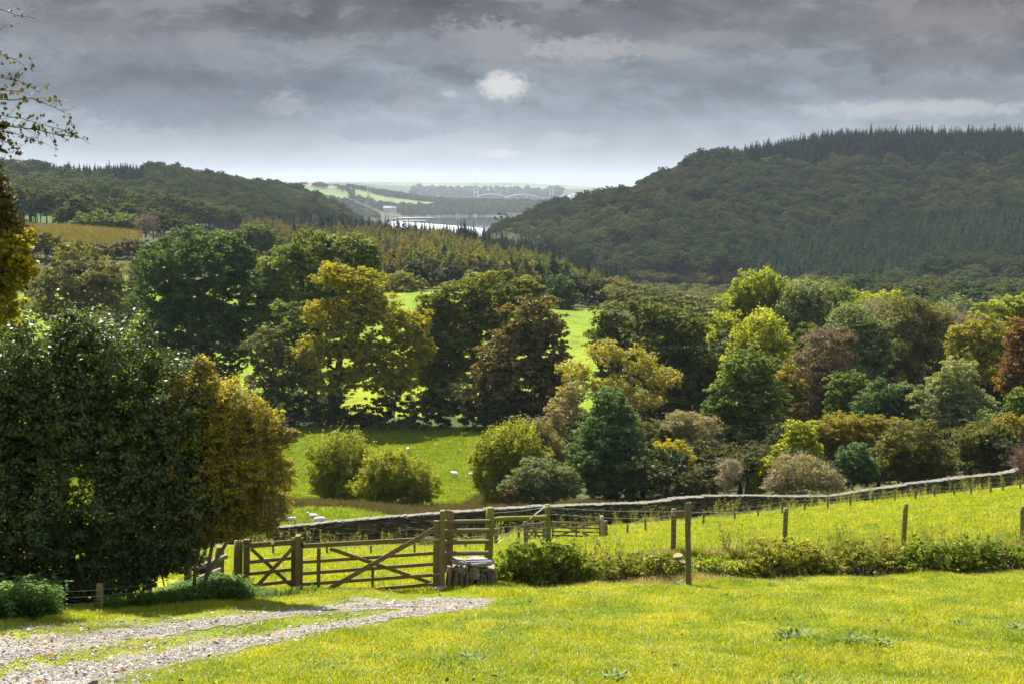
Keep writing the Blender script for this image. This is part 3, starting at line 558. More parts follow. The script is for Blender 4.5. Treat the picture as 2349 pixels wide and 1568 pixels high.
# hedges
def leafy(name, tb, V, Q, T, o, mats, t):
    Vt = np.concatenate(tb.V); Qt = np.concatenate(tb.Q); me = np_mesh(name, np.concatenate([Vt, V]) - np.array(o), np.concatenate([Qt, Q + len(Vt)]), np.concatenate([np.full((len(Vt), 4), .5), T]))
    ob = link(name, me, mats, t); me.polygons.foreach_set('material_index', np.array([0] * len(Qt) + [1] * len(Q), np.int32)); return ob
def hedge(label, pts, mat, seed, leaf=.3, w=1.5, name='hedge'):
    rng = np.random.default_rng(seed); cs = []; rs = []; o = None
    for (x0, Y0, h0), (x1, Y1, h1) in zip(pts[:-1], pts[1:]):
        a, b = G(x0, Y0), G(x1, Y1); n = max(2, int((b - a).length / .7))
        for i in range(n):
            t = i / n; p = a.lerp(b, t); h = (h0 + (h1 - h0) * t) * rng.uniform(.75, 1.4)
            for k in range(2):
                cs.append([p.x + rng.normal() * .5, p.y + rng.normal() * w * .4, gz(p.x, p.y) + h * (rng.uniform(.15, .55) if k == 0 else rng.uniform(.6, .95))]); rs.append(h * rng.uniform(.22, .4))
    o = G(*pts[0][:2]); V, Q, T = clump_leaves(np.array(cs), np.array(rs), leaf, rng, 1., .9, spray=10)
    t = thing(name, label, 'hedge', o); tb = Tubes()
    for c in cs[::3]: tb.add([[c[0], c[1], gz(c[0], c[1]) - .1], [c[0] + rng.normal() * .2, c[1], c[2]]], [.06, .02], 4)
    leafy('foliage', tb, V, Q, T, o, [B, mat], t)
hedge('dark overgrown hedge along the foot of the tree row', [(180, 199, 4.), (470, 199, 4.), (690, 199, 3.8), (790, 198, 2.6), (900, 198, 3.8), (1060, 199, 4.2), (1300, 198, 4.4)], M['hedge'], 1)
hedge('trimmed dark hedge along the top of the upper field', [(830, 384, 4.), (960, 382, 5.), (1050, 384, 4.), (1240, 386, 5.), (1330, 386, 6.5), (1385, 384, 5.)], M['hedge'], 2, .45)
hedge('hedge below the left cornfield', [(60, 402, 5.), (200, 402, 3.), (330, 402, 4.)], M['hedge'], 3, .45)
hedge('bushy hedge running up the field behind the dark domed oak', [(232, 300, 4.), (300, 330, 3.), (330, 396, 3.)], M['hedge'], 4, .4)
globals()['LOBE'] = 1.08
# ---------------------------------------------------------------- foreground holly, hawthorn and the autumn tree at left
tree('holly_tree', 'big dark glossy holly beside the gate on the left', 'tree', 27.5, 150, [(180, 770, 70, 60), (60, 930, 250, 205), (215, 900, 190, 180), (385, 985, 150, 185), (150, 1120, 280, 175), (400, 1130, 170, 130), (-90, 1080, 200, 270), (310, 1245, 190, 90), (80, 1265, 190, 85), (60, 1340, 130, 50), (250, 1335, 130, 40), (370, 1285, 90, 44)], M['holly'], B, leaf=.08, R0=.16, fork=.3, seed=60, per=1.35, clr=.27, stems=3, dens=.74, depth=.7, flat=.85, tip_up=.5)
tree('hawthorn_tree', 'orange gold hawthorn leaning out right of the dark holly', 'tree', 27.4, 430, [(520, 1208, 85, 34), (440, 1222, 70, 36), (595, 1196, 50, 30), (455, 905, 75, 65), (520, 955, 90, 88), (590, 990, 66, 76), (640, 1000, 52, 24), (555, 1090, 105, 105), (628, 1080, 52, 66), (600, 1170, 72, 52), (490, 1070, 115, 140), (500, 1190, 90, 60), (465, 850, 30, 34)], M['orange'], M['twig'], leaf=.055, R0=.07, fork=.3, seed=61, per=1.4, clr=.25, stems=3, dens=.5, tw=8, twr=.006, tlen=1.9, tip_up=.4, depth=.8)
tree('elder_bush', 'dark bush added for the shade behind the propped log rails', 'shrub', 31.2, 360, [(330, 1290, 80, 40), (410, 1275, 60, 36), (260, 1310, 80, 36), (470, 1300, 36, 22)], M['hedge'], M['twig'], leaf=.08, R0=.04, fork=.15, seed=62, clr=.28, stems=4, crown='foliage', trunk='stems')  # added bush; its dark leaves stand in for nettles and shade
tree('elder_bush', 'dark low bush added to close the bright gap under the left of the holly', 'shrub', 26.6, 120, [(120, 1355, 80, 36), (210, 1360, 60, 30), (30, 1350, 80, 40)], M['hedge'], M['twig'], leaf=.08, R0=.04, fork=.15, seed=63, clr=.28, stems=4, crown='foliage', trunk='stems')  # added bush covering a bright gap with dark leaves
def autumn():
    rng = np.random.default_rng(70); Y = 25.6; base = G(-190, Y)
    cs, rs = lobes3d(Y, [(-50, 470, 105, 95), (0, 560, 80, 80), (-30, 690, 90, 90), (-90, 330, 100, 110), (30, 620, 60, 50)], rng, 1.5, .3)
    t = thing('beech_tree', 'autumn beech with golden leaves overhanging the left photo edge', 'tree', base)
    tb = Tubes(); skeleton(base, np.array(W(-180, 420, Y)), list(cs), .18, rng, tb); twigs(tb, cs, rs, rng, 6, .006, 1.5, .3)
    PP, NN = [], []
    def spray(px, r, leaves, dY=0):
        p = [np.array(W(x, y, Y + dY)) for x, y in px]; tb.add(p, list(np.linspace(r, r * .3, len(p))), 5)
        for a, b in zip(p[:-1], p[1:]):
            m = max(2, int(np.linalg.norm(b - a) / .07))
            for i in range(m):
                q = a + (b - a) * (i + rng.random()) / m; d = rng.normal(size=3) * .6 + (b - a) / np.linalg.norm(b - a); d[2] += .25; d /= np.linalg.norm(d); L_ = rng.uniform(.1, .42)
                e = q + d * L_ + np.array([0, 0, rng.uniform(-.08, .06)]); tb.add([q, (q + e) / 2 + rng.normal(size=3) * .02, e], [r * .35, r * .25, r * .12], 3)
                for _ in range(rng.poisson(leaves)):
                    s_ = rng.uniform(.2, 1.05); PP.append(q + (e - q) * s_ + rng.normal(size=3) * .025); NN.append(rand_unit(1, rng)[0] + np.array([0, -.3, .5]))
    spray([(-120, 290), (-20, 285), (40, 292), (95, 300), (140, 312), (178, 312)], .016, 3.4); spray([(-120, 275), (-20, 262), (50, 272), (110, 290), (160, 300)], .01, 3.); spray([(-120, 305), (-20, 300), (30, 306), (75, 318), (100, 330)], .01, 3.)
    spray([(-120, 240), (-30, 225), (30, 230), (70, 225), (120, 245), (150, 258)], .013, 3.2, .3); spray([(-120, 210), (-30, 205), (20, 208), (60, 212)], .01, 3.)
    spray([(-110, 190), (-20, 175), (40, 185), (72, 200), (92, 215)], .011, 2.8, -.3)
    spray([(-90, 140), (0, 125), (40, 140), (78, 165)], .01, 2.4)
    spray([(-100, 330), (-20, 318), (25, 330), (33, 350)], .012, 3.2); spray([(-100, 360), (0, 345), (30, 352)], .01, 3.)
    spray([(-80, 20), (0, 22), (40, 36), (80, 42)], .009, .15); spray([(-80, 40), (0, 70), (14, 58)], .007, .6)
    spray([(-60, 520), (40, 540), (110, 545), (165, 572)], .014, 1.6); spray([(-60, 480), (40, 455), (100, 440)], .012, 1.5)
    spray([(-60, 600), (50, 575), (120, 560), (180, 575)], .012, 1.2, -.5); spray([(-60, 640), (40, 650), (100, 690)], .012, 1.5)
    tb.V = [v - np.array(base) for v in tb.V]; link('trunk', tb.mesh('beech_trunk'), B, t)
    lo = cs[:, 2] < W(0, 525, Y).z; V, Q, T = clump_leaves(cs[~lo], rs[~lo], .088, rng, .9, .9, .7, spray=14); Vg, Qg, Tg = clump_leaves(cs[lo], rs[lo], .088, rng, .75, .9, .7, spray=14); N = np.array(NN); N /= np.linalg.norm(N, axis=1, keepdims=True)
    V2, Q2 = leaf_quads(np.array(PP), N, .088 * rng.uniform(.7, 1.3, len(PP)), rng, .7); T2 = np.repeat(np.stack([rng.random(len(PP)), rng.random(len(PP)), rng.random(len(PP)), np.ones(len(PP))], 1), 4, 0)
    link('crown', np_mesh('beech_crown', np.concatenate([V, V2]) - np.array(base), np.concatenate([Q, Q2 + len(V)]), np.concatenate([T, T2])), M['beech'], t)
    link('crown', np_mesh('beech_crown', Vg - np.array(base), Qg, Tg), M['beech_gold'], t)['label'] = 'golden yellow lower foliage'
M['beech'] = L('beech_leaves', (.03, .032, .008), (.08, .07, .01), (.22, .14, .014), .3); M['beech_gold'] = L('golden_beech_leaves', (.12, .12, .012), (.36, .29, .015), (.62, .43, .02), .5)
autumn()
# ---------------------------------------------------------------- near woodwork
M['gate_wood'] = wood_mat('gate_wood', (.08, .05, .025), (.24, .155, .085), (.14, .13, .025), .4)
M['post_wood'] = wood_mat('post_wood', (.08, .056, .028), (.24, .17, .09), (.18, .18, .02), .6, 2)
M['post_mossy'] = wood_mat('mossy_post_wood', (.09, .08, .02), (.2, .17, .05), (.2, .2, .012), .95, 2)
M['sign_wood'] = wood_mat('signpost_wood', (.07, .05, .028), (.2, .145, .085), (.10, .10, .025), .35, 2)
M['rail_wood'] = wood_mat('rail_wood', (.08, .06, .032), (.22, .165, .095), (.13, .13, .02), .45, 0)
M['log_pale'] = wood_mat('pale_log', (.2, .16, .11), (.4, .33, .24), (.2, .18, .08), .2, 0)
M['split_wood'] = wood_mat('split_oak', (.10, .055, .022), (.34, .21, .10), (.12, .09, .03), .1, 2, 30)
s = NT('galvanised'); tc = s.n('TexCoord').outputs['Object']
M['metal'] = s.out(s.pr(s.ramp(s.noise(tc, 30, 5), [(.3, (.16, .17, .17)), (.7, (.32, .33, .33))]), .45, None, .5, Metallic=.8))
s = NT('fence_wire'); M['wire'] = s.out(s.pr((.38, .39, .38), .4, None, .5, Metallic=.7))
s = NT('dark_iron'); M['iron'] = s.out(s.pr((.03, .03, .03), .5, None, .5, Metallic=.5))
s = NT('white_plate'); M['plate'] = s.out(s.pr((.72, .70, .64), .5))
s = NT('waymark_yellow'); M['waymark'] = s.out(s.pr((.55, .32, .03), .5))
def slate(name, c1, c2, c3, sc=1.):
    s = NT(name); tc = s.n('TexCoord').outputs['Object']
    n1 = s.noise(tc, 7 * sc, 6, .7); n2 = s.noise(tc, 1.6 * sc, 4, .6); n3 = s.noise(s.mapping(tc, (1, 1, 5)), 9 * sc, 5, .7)
    c = s.mix(s.ramp(n1, [(.35, 0), (.65, 1)]), c1, c2); c = s.mix(s.ramp(n2, [(.55, 0), (.7, 1)]), c, c3)
    return s.out(s.pr(c, .85, s.bump(s.math('ADD', n3, n1), .7, .03), .25))
M['slate'] = slate('slate_stone', (.12, .088, .05), (.27, .205, .13), (.22, .16, .06))
M['slab'] = slate('slab_stone', (.15, .145, .135), (.29, .28, .265), (.2, .18, .13))
def px(Y): return Y * (CP + .27 * SP) / F * 1.0
def bar(mb, a, b, Y0, Y1, th, depth, push=0):
    """rail whose top edge runs a -> b in the photo; th is its face height in metres"""
    p, q = W(*a, Y0 + push), W(*b, Y1 + push); p.z -= th / 2; q.z -= th / 2
    mb.beam(p, q, depth, th)
WH = (0, 1, 0)
def part_beam(name, t, m, segs, bevel=.006):
    mb = MB()
    for (a, b, w, h, up) in segs: mb.beam(a, b, w, h, up)
    return mb.build(name, m, t, bevel=bevel)
def vpost(x, y0, y1, Y): return W(x, y0, Y), W(x, y1, Y)
def gate(name, label, rails, stiles, braces, uprights, root, mat, th=.085):
    t = thing(name, label, 'gate', root)
    for (a, b, h) in rails:
        p, q = W(*a), W(*b); p.z -= h / 2; q.z -= h / 2
        part_beam('rail', t, mat, [(p, q, .04, h, (0, 0, 1))])
    for (x, y0, y1, Y, w, d, x1) in stiles: part_beam('stile', t, mat, [(W(x1, y1, Y), W(x, y0, Y), w, d, WH)])
    for (a, b, w) in braces: part_beam('brace', t, mat, [(W(*a), W(*b), w, .03, WH)])
    for (x, y0, y1, Y, w, x1) in uprights: part_beam('upright', t, mat, [(W(x1, y1, Y), W(x, y0, Y), w, .03, WH)])
    return t
YA, YB, YC = 30.6, 30.9, 31.6
YG = lambda x: np.interp(x, [559, 690, 1010], [YA, YB, YC])
g = gate('bridle_gate', 'narrow wooden bridle gate with crossed braces left of the wide gate',
  [((572, 1244.5, YA), (680, 1236, YB), .115), ((572, 1284, YA), (668, 1275, YB), .078), ((572, 1311, YA), (668, 1301, YB), .078), ((572, 1338, YA), (668, 1328, YB), .078)],
  [(566, 1236, 1352, YA, .135, .08, 565), (672.5, 1232, 1350, YB + .03, .085, .07, 672)],
  [((580, 1353, YA - .07), (677, 1250, YB - .07), .085), ((576, 1257, YA + .05), (674, 1347, YB + .05), .08)], [], G(620, YA), M['gate_wood'])
mb = MB(); mb.beam(W(557, 1252, YA - .06), W(572, 1251, YA - .06), .012, .055); mb.build('hinge', M['metal'], g)
mb = MB(); mb.beam(W(622, 1245.4, YA - .04), W(628.5, 1244.8, YA - .04), .006, .05); mb.build('plate', M['plate'], g)
for x, y in ((604, 1285.4), (651, 1281), (609, 1313), (620, 1312), (588, 1340), (649, 1333)): mb = MB(); mb.blob(W(x, y + 3.5, YA - .05 if x < 640 else YB - .06), (.014, .014, .014), 6, 4); mb.build('bolt', M['iron'], g)
g = gate('field_gate', 'wide five barred wooden field gate with a long raised brace across the track',
  [((691, 1246.5, YB), (1000, 1229.5, YC), .10), ((691, 1284.5, YB), (996, 1263.6, YC), .075), ((691, 1310.5, YB), (996, 1288.3, YC), .078), ((691, 1335, YB), (996, 1313.5, YC), .078), ((722, 1356.8, YB), (996, 1335, YC), .08)],
  [(1001.5, 1193, 1352, YC, .12, .085, 998.5), (692, 1232, 1352, YB, .06, .07, 691)],
  [((735, 1361, YB - .065), (1000, 1210, YC - .065), .105), ((757, 1257, YB + .045), (990, 1336, YC + .045), .085)],
  [(731.5, 1256, 1357, YB + .045, .085, 730), (855, 1303, 1355, YG(855) + .045, .065, 854.5)], G(850, YB), M['gate_wood'])
mb = MB(); mb.beam(W(962, 1237.5, YG(962) - .07), W(1008, 1235.5, YC - .07), .012, .06); mb.build('hinge', M['metal'], g)
mb = MB(); mb.beam(W(992, 1316, YC - .06), W(1008, 1314.5, YC - .06), .02, .035); mb.build('hinge', M['metal'], g)
mb = MB(); mb.blob(W(694, 1249, YB - .06), (.03, .02, .05), 6, 5); mb.beam(W(690, 1247, YB - .06), W(698, 1253, YB - .07), .02, .02); mb.build('latch', M['iron'], g)
for x, y in ((730, 1254), (730, 1290), (731, 1316), (729, 1342), (855, 1309), (855, 1334), (855, 1352), (966, 1238), (985, 1237), (1003, 1236), (800, 1325), (905, 1267)): mb = MB(); mb.blob(W(x, y, YG(x) - .045), (.014, .014, .014), 6, 4); mb.build('bolt', M['iron'], g)
def post(name, label, x0, x1, y0, y1, Y, wpx, mat, dpx=None, round_=False, seed=0, taper=1.1, group=None, sink=.25):
    rng = random.Random(seed); a, b = W(x1, y1, Y), W(x0, y0, Y); t = thing(name, label, 'post', a, group)
    mb = MB(); w = wpx * px(Y); d = (dpx or wpx) * px(Y); low = a + (a - b).normalized() * sink
    if round_:
        n = 7; mb.tube([low.lerp(b, i / n) for i in range(n + 1)] , [w / 2 * (taper + (1 - taper) * i / n) * (.97 if i == n else 1) for i in range(n + 1)], 12, wob=.03, rng=rng)
    else:
        n = 6; P = [low.lerp(b, i / n) for i in range(n + 1)]
        vs = []; 
        for i, p in enumerate(P):
            k = taper + (1 - taper) * i / n
            for sx, sy in ((-1, -1), (1, -1), (1, 1), (-1, 1)): vs.append(p + Vector((sx * w / 2 * k + rng.uniform(-.006, .006), sy * d / 2 * k + rng.uniform(-.006, .006), rng.uniform(-.012, .012) if i == n else 0)))
        fs = [(3, 2, 1, 0), tuple(4 * n + q for q in range(4))]
        for i in range(n):
            for q in range(4): fs.append((4 * i + q, 4 * i + (q + 1) % 4, 4 * i + 4 + (q + 1) % 4, 4 * i + 4 + q))
        mb.add(vs, fs)
    o = mb.build('shaft', mat, t, smooth=round_, bevel=0 if round_ else .008)
    return t
post('gate_post', 'dark round timber post left of the narrow bridle gate', 547.5, 545, 1239, 1350, YA + .1, 20, M['post_wood'], round_=True, seed=1)
t = post('gate_post', 'square timber post between the narrow and wide gates', 683.5, 683, 1227, 1354, YB - .02, 11, M['post_wood'], 20, seed=2, taper=1.02)
post('gate_post', 'tapering timber hanging post at the right end of the wide gate', 1015, 1012, 1170, 1348, YC + .05, 11, M['post_wood'], 18, seed=3, taper=1.4)
# stile
st = thing('stile', 'wooden step over stile with four round bars beside the wide gate', 'stile', W(1075, 1300, YC + .5))
def sub_post(t, name, x0, x1, y0, y1, Y, w, d, mat, round_=False, seed=0):
    rng = random.Random(seed); a, b = W(x1, y1, Y), W(x0, y0, Y); mb = MB(); n = 7
    if round_: mb.tube([a.lerp(b, i / n) for i in range(n + 1)], [w * px(Y) / 2 * (1.06 - .06 * i / n) for i in range(n + 1)], 14, wob=.03, rng=rng)
    else:
        P = [a.lerp(b, i / n) for i in range(n + 1)]; vs = []; k = 10
        for i, p in enumerate(P):
            for q in range(k):
                an = 2 * PI * q / k; r = 1 + rng.uniform(-.09, .09); cx, cy = math.cos(an), math.sin(an); e = max(abs(cx), abs(cy)) ** .6
                vs.append(p + Vector((cx / e * w * px(Y) / 2 * r, cy / e * d * px(Y) / 2 * r, rng.uniform(-.03, .03) if i == n else 0)))
        fs = [tuple(range(k - 1, -1, -1)), tuple(n * k + q for q in range(k))]
        for i in range(n):
            for q in range(k): fs.append((i * k + q, i * k + (q + 1) % k, (i + 1) * k + (q + 1) % k, (i + 1) * k + q))
        mb.add(vs, fs)
    return mb.build(name, mat, t, smooth=round_)
sub_post(st, 'post', 1031, 1027, 1171, 1310, YC + .45, 22, 9, M['split_wood'], seed=4)
sub_post(st, 'post', 1125, 1120, 1163, 1290, YC + .5, 19, 19, M['post_mossy'], True, 5)
rr = random.Random(6)
for (yl, yl2, yr, yr2) in ((1190.7, 1200.6, 1189.4, 1198), (1211.8, 1222.7, 1209.8, 1219.6), (1236.8, 1248.6, 1235.5, 1245.4), (1263, 1274.3, 1261.7, 1271.6)):
    mb = MB(); Y = YC + .32; p, q = W(1020.7, (yl + yl2) / 2, Y), W(1128, (yr + yr2) / 2, Y); r0 = (yl2 - yl) / 2 * px(Y); r1 = (yr2 - yr) / 2 * px(Y)
    mb.tube([p.lerp(q, i / 8) for i in range(9)], [r0 + (r1 - r0) * i / 8 for i in range(9)], 12, wob=.035, rng=rr); mb.build('bar', M['rail_wood'], st, smooth=False)
# stones of the stile step
def stone(mb, c, size, rng, rot=None, jit=.16, sq=.75):
    Mx = rot or Matrix.Rotation(rng.uniform(-.25, .25), 3, 'Y') @ Matrix.Rotation(rng.uniform(-.3, .3), 3, 'Z')
    vs = []; q = 5
    for iz in range(3):
        for k in range(8):
            an = 2 * PI * k / 8 + .39; cx, cy = math.cos(an), math.sin(an); e = max(abs(cx), abs(cy)) ** sq; sh = (.93, 1.04, .9)[iz]
            p = Vector((cx / e * size[0] / 2 * sh, cy / e * size[1] / 2 * sh, (iz - 1) * size[2] / 2)); p += Vector([rng.uniform(-jit, jit) * size[i] * .5 for i in range(3)])
            vs.append(Vector(c) + Mx @ p)
    fs = [tuple(range(7, -1, -1)), tuple(16 + k for k in range(8))]
    for i in range(2):
        for k in range(8): fs.append((i * 8 + k, i * 8 + (k + 1) % 8, i * 8 + 8 + (k + 1) % 8, i * 8 + 8 + k))
    mb.add(vs, fs)
rng = random.Random(8); Ys = YC + .12
def single_stone(label, x, y, w, h, d, Y, mat, rotz=0, tilt=0, seed=0, name='stone', group=None):
    r = random.Random(seed); mb = MB(); c = W(x, y, Y); stone(mb, c, (w * px(Y), d, h * px(Y)), r, Matrix.Rotation(tilt, 3, 'Y') @ Matrix.Rotation(rotz, 3, 'Z'), .1)
    o = mb.build(name, mat, None, bevel=.012, loc=c); return tag(o, label, 'stone', group)
single_stone('small pale flat slab leaning on the split timber of the stile', 1052, 1286, 34, 7, .5, Ys + .15, M['slab'], .2, .12, 1, 'stone_slab')
single_stone('large pale flat slab forming the top step of the stile', 1099, 1288, 70, 9, .62, Ys + .1, M['slab'], -.1, -.02, 2, 'stone_slab')
single_stone('low flat grey stone lying under the bottom bar of the stile', 1086, 1276, 30, 5, .35, Ys + .5, M['slate'], 0, -.05, 3, 'stone_slab')
single_stone('tall upright brown stone at the left end of the stile step', 1030, 1318, 13, 46, .3, Ys - .02, M['slate'], .1, .1, 4)
single_stone('broad grey stone under the large pale slab', 1089, 1311, 25, 30, .3, Ys - .05, M['slate'], .05, -.05, 5)
single_stone('small pale triangular stone wedged in the step', 1095, 1320, 10, 14, .16, Ys - .18, M['slab'], .3, .3, 6)
single_stone('flat sunken stone at the foot of the hanging post', 1010, 1347, 28, 5, .3, Ys - .35, M['slab'], .1, -.1, 7)
mb = MB()
for (x, y, w, h, tl) in ((1046, 1325, 9, 40, .1), (1055, 1326, 8, 38, -.05), (1064, 1330, 8, 30, 0), (1072, 1328, 9, 34, .04), (1081, 1336, 8, 22, .05), (1106, 1328, 9, 34, .08), (1113, 1330, 8, 30, -.06), (1120, 1327, 9, 36, .05), (1127, 1330, 8, 30, .12), (1046, 1303, 15, 9, -.4), (1058, 1305, 16, 12, .5), (1072, 1302, 12, 16, .1), (1108, 1303, 26, 7, .05), (1064, 1313, 12, 14, .3), (1078, 1316, 8, 20, .1), (1101, 1335, 8, 24, .1), (1134, 1322, 10, 34, .15)):
    c = W(x, y, Ys + rng.uniform(-.05, .05)); stone(mb, c, (w * px(Ys), .28, h * px(Ys)), rng, Matrix.Rotation(tl, 3, 'Y') @ Matrix.Rotation(rng.uniform(-.3, .3), 3, 'Z'))
c = W(1085, 1325, Ys + .45); mb.box(c, (1., .55, .5))
tag(mb.build('stone_step', M['slate'], None, bevel=.01, loc=W(1085, 1343, Ys)), 'pile of upright slate stones packed under the stile slabs', 'stone step')
# signpost
YS = 32.3; a = W(1578.5, 1356, YS); t = thing('signpost', 'tall wooden footpath signpost with a short finger board', 'signpost', a)
sub_post(t, 'post', 1577.8, 1579.5, 1152, 1358, YS, 13.2, 11, M['sign_wood'], seed=9)
mb = MB(); p0, p1 = W(1586, 1177, YS - .02), W(1545, 1178.5, YS + .35); mb.beam(p0, p1, .045, .155); d = (p1 - p0).normalized(); q = p1 + d * .07; v = len(mb.v)
mb.add([p1 + Vector((0, .025, .075)), p1 + Vector((0, .025, -.075)), p1 + Vector((0, -.025, -.075)), p1 + Vector((0, -.025, .075)), q + Vector((0, .02, .01)), q + Vector((0, -.02, .01))], [(0, 4, 1), (3, 2, 5), (0, 3, 5, 4), (1, 4, 5, 2)])
fb = mb.build('finger_board', M['sign_wood'], t, bevel=.004)
mb = MB(); c = W(1546.5, 1180, YS + .29); mb.blob(c, (.03, .012, .03), 10, 6); o = mb.build('waymark', M['waymark'], None); bpy.data.objects.remove(o)
me_v = [tuple(Vector(q_) - a) for q_ in mb.v]; me = bpy.data.meshes.new('waymark'); me.from_pydata(me_v, [], mb.f); o = link('waymark', me, M['waymark'], fb)
# wire fence on the bank
def wire(mb, pts, r=.005, sag=.01): 
    for p, q in zip(pts[:-1], pts[1:]):
        m = (p + q) / 2 - Vector((0, 0, sag * (q - p).length)); mb.tube([p, m, q], r, 4, False)
fence = thing('wire_fence', 'wire fence with weathered round posts along the top of the overgrown bank', 'fence', W(1255, 1255, 34))
FP = [(1255, 1258.5, 1156, 1258, 34.0, 12.5, 'post_mossy'), (1546, 1544, 1166, 1275, 36.0, 11.5, 'sign_wood'), (1803, 1799, 1164, 1262, 37.2, 11, 'post_mossy'), (2078, 2071.5, 1154, 1262, 38.6, 11.5, 'post_mossy'), (2346, 2345, 1160, 1260, 40, 11, 'post_wood')]
tops = []
for i, (x0, x1, y0, y1, Y, w, m) in enumerate(FP): sub_post(fence, 'post', x0, x1, y0, y1, Y, w, w, M[m], True, 20 + i); tops.append((W(x0, y0, Y), W(x1, y1, Y)))
extra = (W(2640, 1170, 41.5), W(2640, 1270, 41.5)); sp = (W(1125, 1163, YC + .6), W(1121, 1285, YC + .6))
line = [sp] + tops + [extra]
for f in (.05, .2, .36, .5, .62, .74, .86):
    mb = MB(); wire(mb, [a_.lerp(b_, f if i != 0 else f * .9 + .05) + Vector((0, -.07, 0)) for i, (a_, b_) in enumerate(line)], .0055 if f < .3 else .0035); mb.build('strand', M['wire'], fence)
for (a0, b0), (a1, b1) in zip(line[:-1], line[1:]):
    mb = MB(); n = int((a1 - a0).length / .22)
    for i in range(1, n): t_ = i / n; wire(mb, [a0.lerp(a1, t_).lerp(b0.lerp(b1, t_), .36) + Vector((0, -.07, 0)), a0.lerp(a1, t_).lerp(b0.lerp(b1, t_), .9) + Vector((0, -.07, 0))], .002, 0)
    mb.build('netting', M['wire'], fence)
mb = MB(); wire(mb, [W(1258, 1159, 33.9), W(1135, 1240, 31.9)], .006); wire(mb, [W(1250, 1160, 33.8), W(1138, 1247, 31.9)], .006); mb.build('brace_wire', M['wire'], fence)
mb = MB(); Y = 32.9; p, q = W(1131, 1189, 32.2), W(1252, 1185.5, 33.8); mb.tube([p.lerp(q, i / 8) for i in range(9)], [.03] + [.058] * 8, 10, wob=.06, rng=rr); mb.build('brace_rail', M['post_mossy'], fence)
post('fence_post', 'thin grey leaning post with an iron hook between the stile and the far gates', 1204.5, 1207, 1195.5, 1262, 38, 9.5, M['sign_wood'], round_=True, seed=30)
# far gates
YF = 80.
for (nm, lb, x0, x1, yt, yb_, tall) in (('bridle_gate', 'small distant wooden gate left of the second field gate', 1209, 1246, 1198, 1234, 0), ('field_gate', 'distant wooden field gate with crossed braces standing before the long wall', 1268, 1376, 1194.5, 1235, 0)):
    H = yb_ - yt
    sl = (0, 2.5) if x1 > 1300 else (0, .8)
    rails = [((x0, yt + H * f + sl[0], YF), (x1, yt + H * f + sl[1], YF), .13 if f == 0 else .1) for f in (0, .29, .52, .74, .93)]
    g = gate(nm, lb, rails, [(x0, yt - 1, yb_, YF, .1, .09, x0), (x1, yt - 3, yb_, YF, .1, .09, x1)], [((x0 + 2, yt + 3, YF - .06), (x1 - 8, yb_ - 2, YF - .06), .11), ((x0 + 2, yb_ - 2, YF + .06), (x1 - 3, yt - 2, YF + .06), .11)], [((x0 + x1) / 2, yt + H * .5, yb_, YF + .05, .1, (x0 + x1) / 2)], G((x0 + x1) / 2, YF), M['gate_wood'])
post('gate_post', 'tall pale post right of the distant field gate', 1381, 1380.5, 1182, 1236, YF, 8, M['log_pale'], round_=True, seed=31)
post('gate_post', 'short grey post beside the tall pale one at the distant gate', 1389.5, 1389.5, 1193, 1236, YF - .3, 9, M['sign_wood'], round_=True, seed=32)
post('gate_post', 'square post between the two distant gates', 1250, 1250, 1190, 1236, YF, 7, M['post_wood'], seed=33)
mk = post('marker_post', 'short maroon marker post with a slanting top seen behind the stile', 1138, 1138, 1211, 1233, 72, 8, M['twig_red'], seed=34)
# fence in front of the wall
f2 = thing('wire_fence', 'low wire fence of small posts running in front of the long stone wall', 'fence', G(1440, 83))
raw = [(480, 340, 390), (568, 320, 388), (838, 275, 340), (987, 255, 318), (1098, 240, 298), (1210, 228, 292), (1315, 222, 282), (1425, 218, 270), (1532, 208, 262), (1635, 200, 255), (1740, 193, 248), (1838, 187, 240), (1927, 178, 237), (2020, 172, 220), (2100, 160, 210), (2190, 150, 200), (2250, 138, 188), (2330, 125, 172), (2420, 112, 160), (2520, 95, 145)]
pl = []
for cx, c0, c1 in raw:
    x = (2100 + cx * .8497) * .5735; y0, y1 = (1800 + c0 * .8497) * .5735, (1800 + c1 * .8497) * .5735; Y = np.interp(x, [1430, 1685, 2350, 2500], [82, 91, 107, 110]); pl.append((x, Y, (y1 - y0) * px(Y)))
pr_ = []
for i, (x, Y, h) in enumerate(pl):
    b = G(x, Y); mb = MB(); r_ = random.Random(i); tp = b + Vector((r_.uniform(-.05, .05), 0, h * 1.05)); mb.tube([b - Vector((0, 0, .2)), b.lerp(tp, .5), tp], [.07, .068, .06], 7); mb.build('post', M['sign_wood'], f2); pr_.append((tp, b))
for f in (.08, .38, .65):
    mb = MB(); wire(mb, [a_.lerp(b_, f) for a_, b_ in pr_], .008, .004); mb.build('strand', M['wire'], f2)
f3 = thing('wire_fence', 'low wire fence behind the wide gate below the stone wall', 'fence', G(750, 78)); pr_ = []
for i, (x, y0, y1) in enumerate([(470, 1254, 1284), (545, 1254, 1280), (627, 1253, 1276), (750, 1255, 1277), (851, 1246, 1268), (951, 1231, 1259), (1068, 1222, 1252), (1190, 1216, 1242)]):
    b = G(x, 78); tp = b + Vector((0, 0, max(.55, (y1 - y0) * px(78)))); mb = MB(); mb.tube([b - Vector((0, 0, .2)), tp], [.065, .06], 7); mb.build('post', M['sign_wood'], f3); pr_.append((tp, b))
for f in (.08, .45):
    mb = MB(); wire(mb, [a_.lerp(b_, f) for a_, b_ in pr_], .008, .004); mb.build('strand', M['wire'], f3)
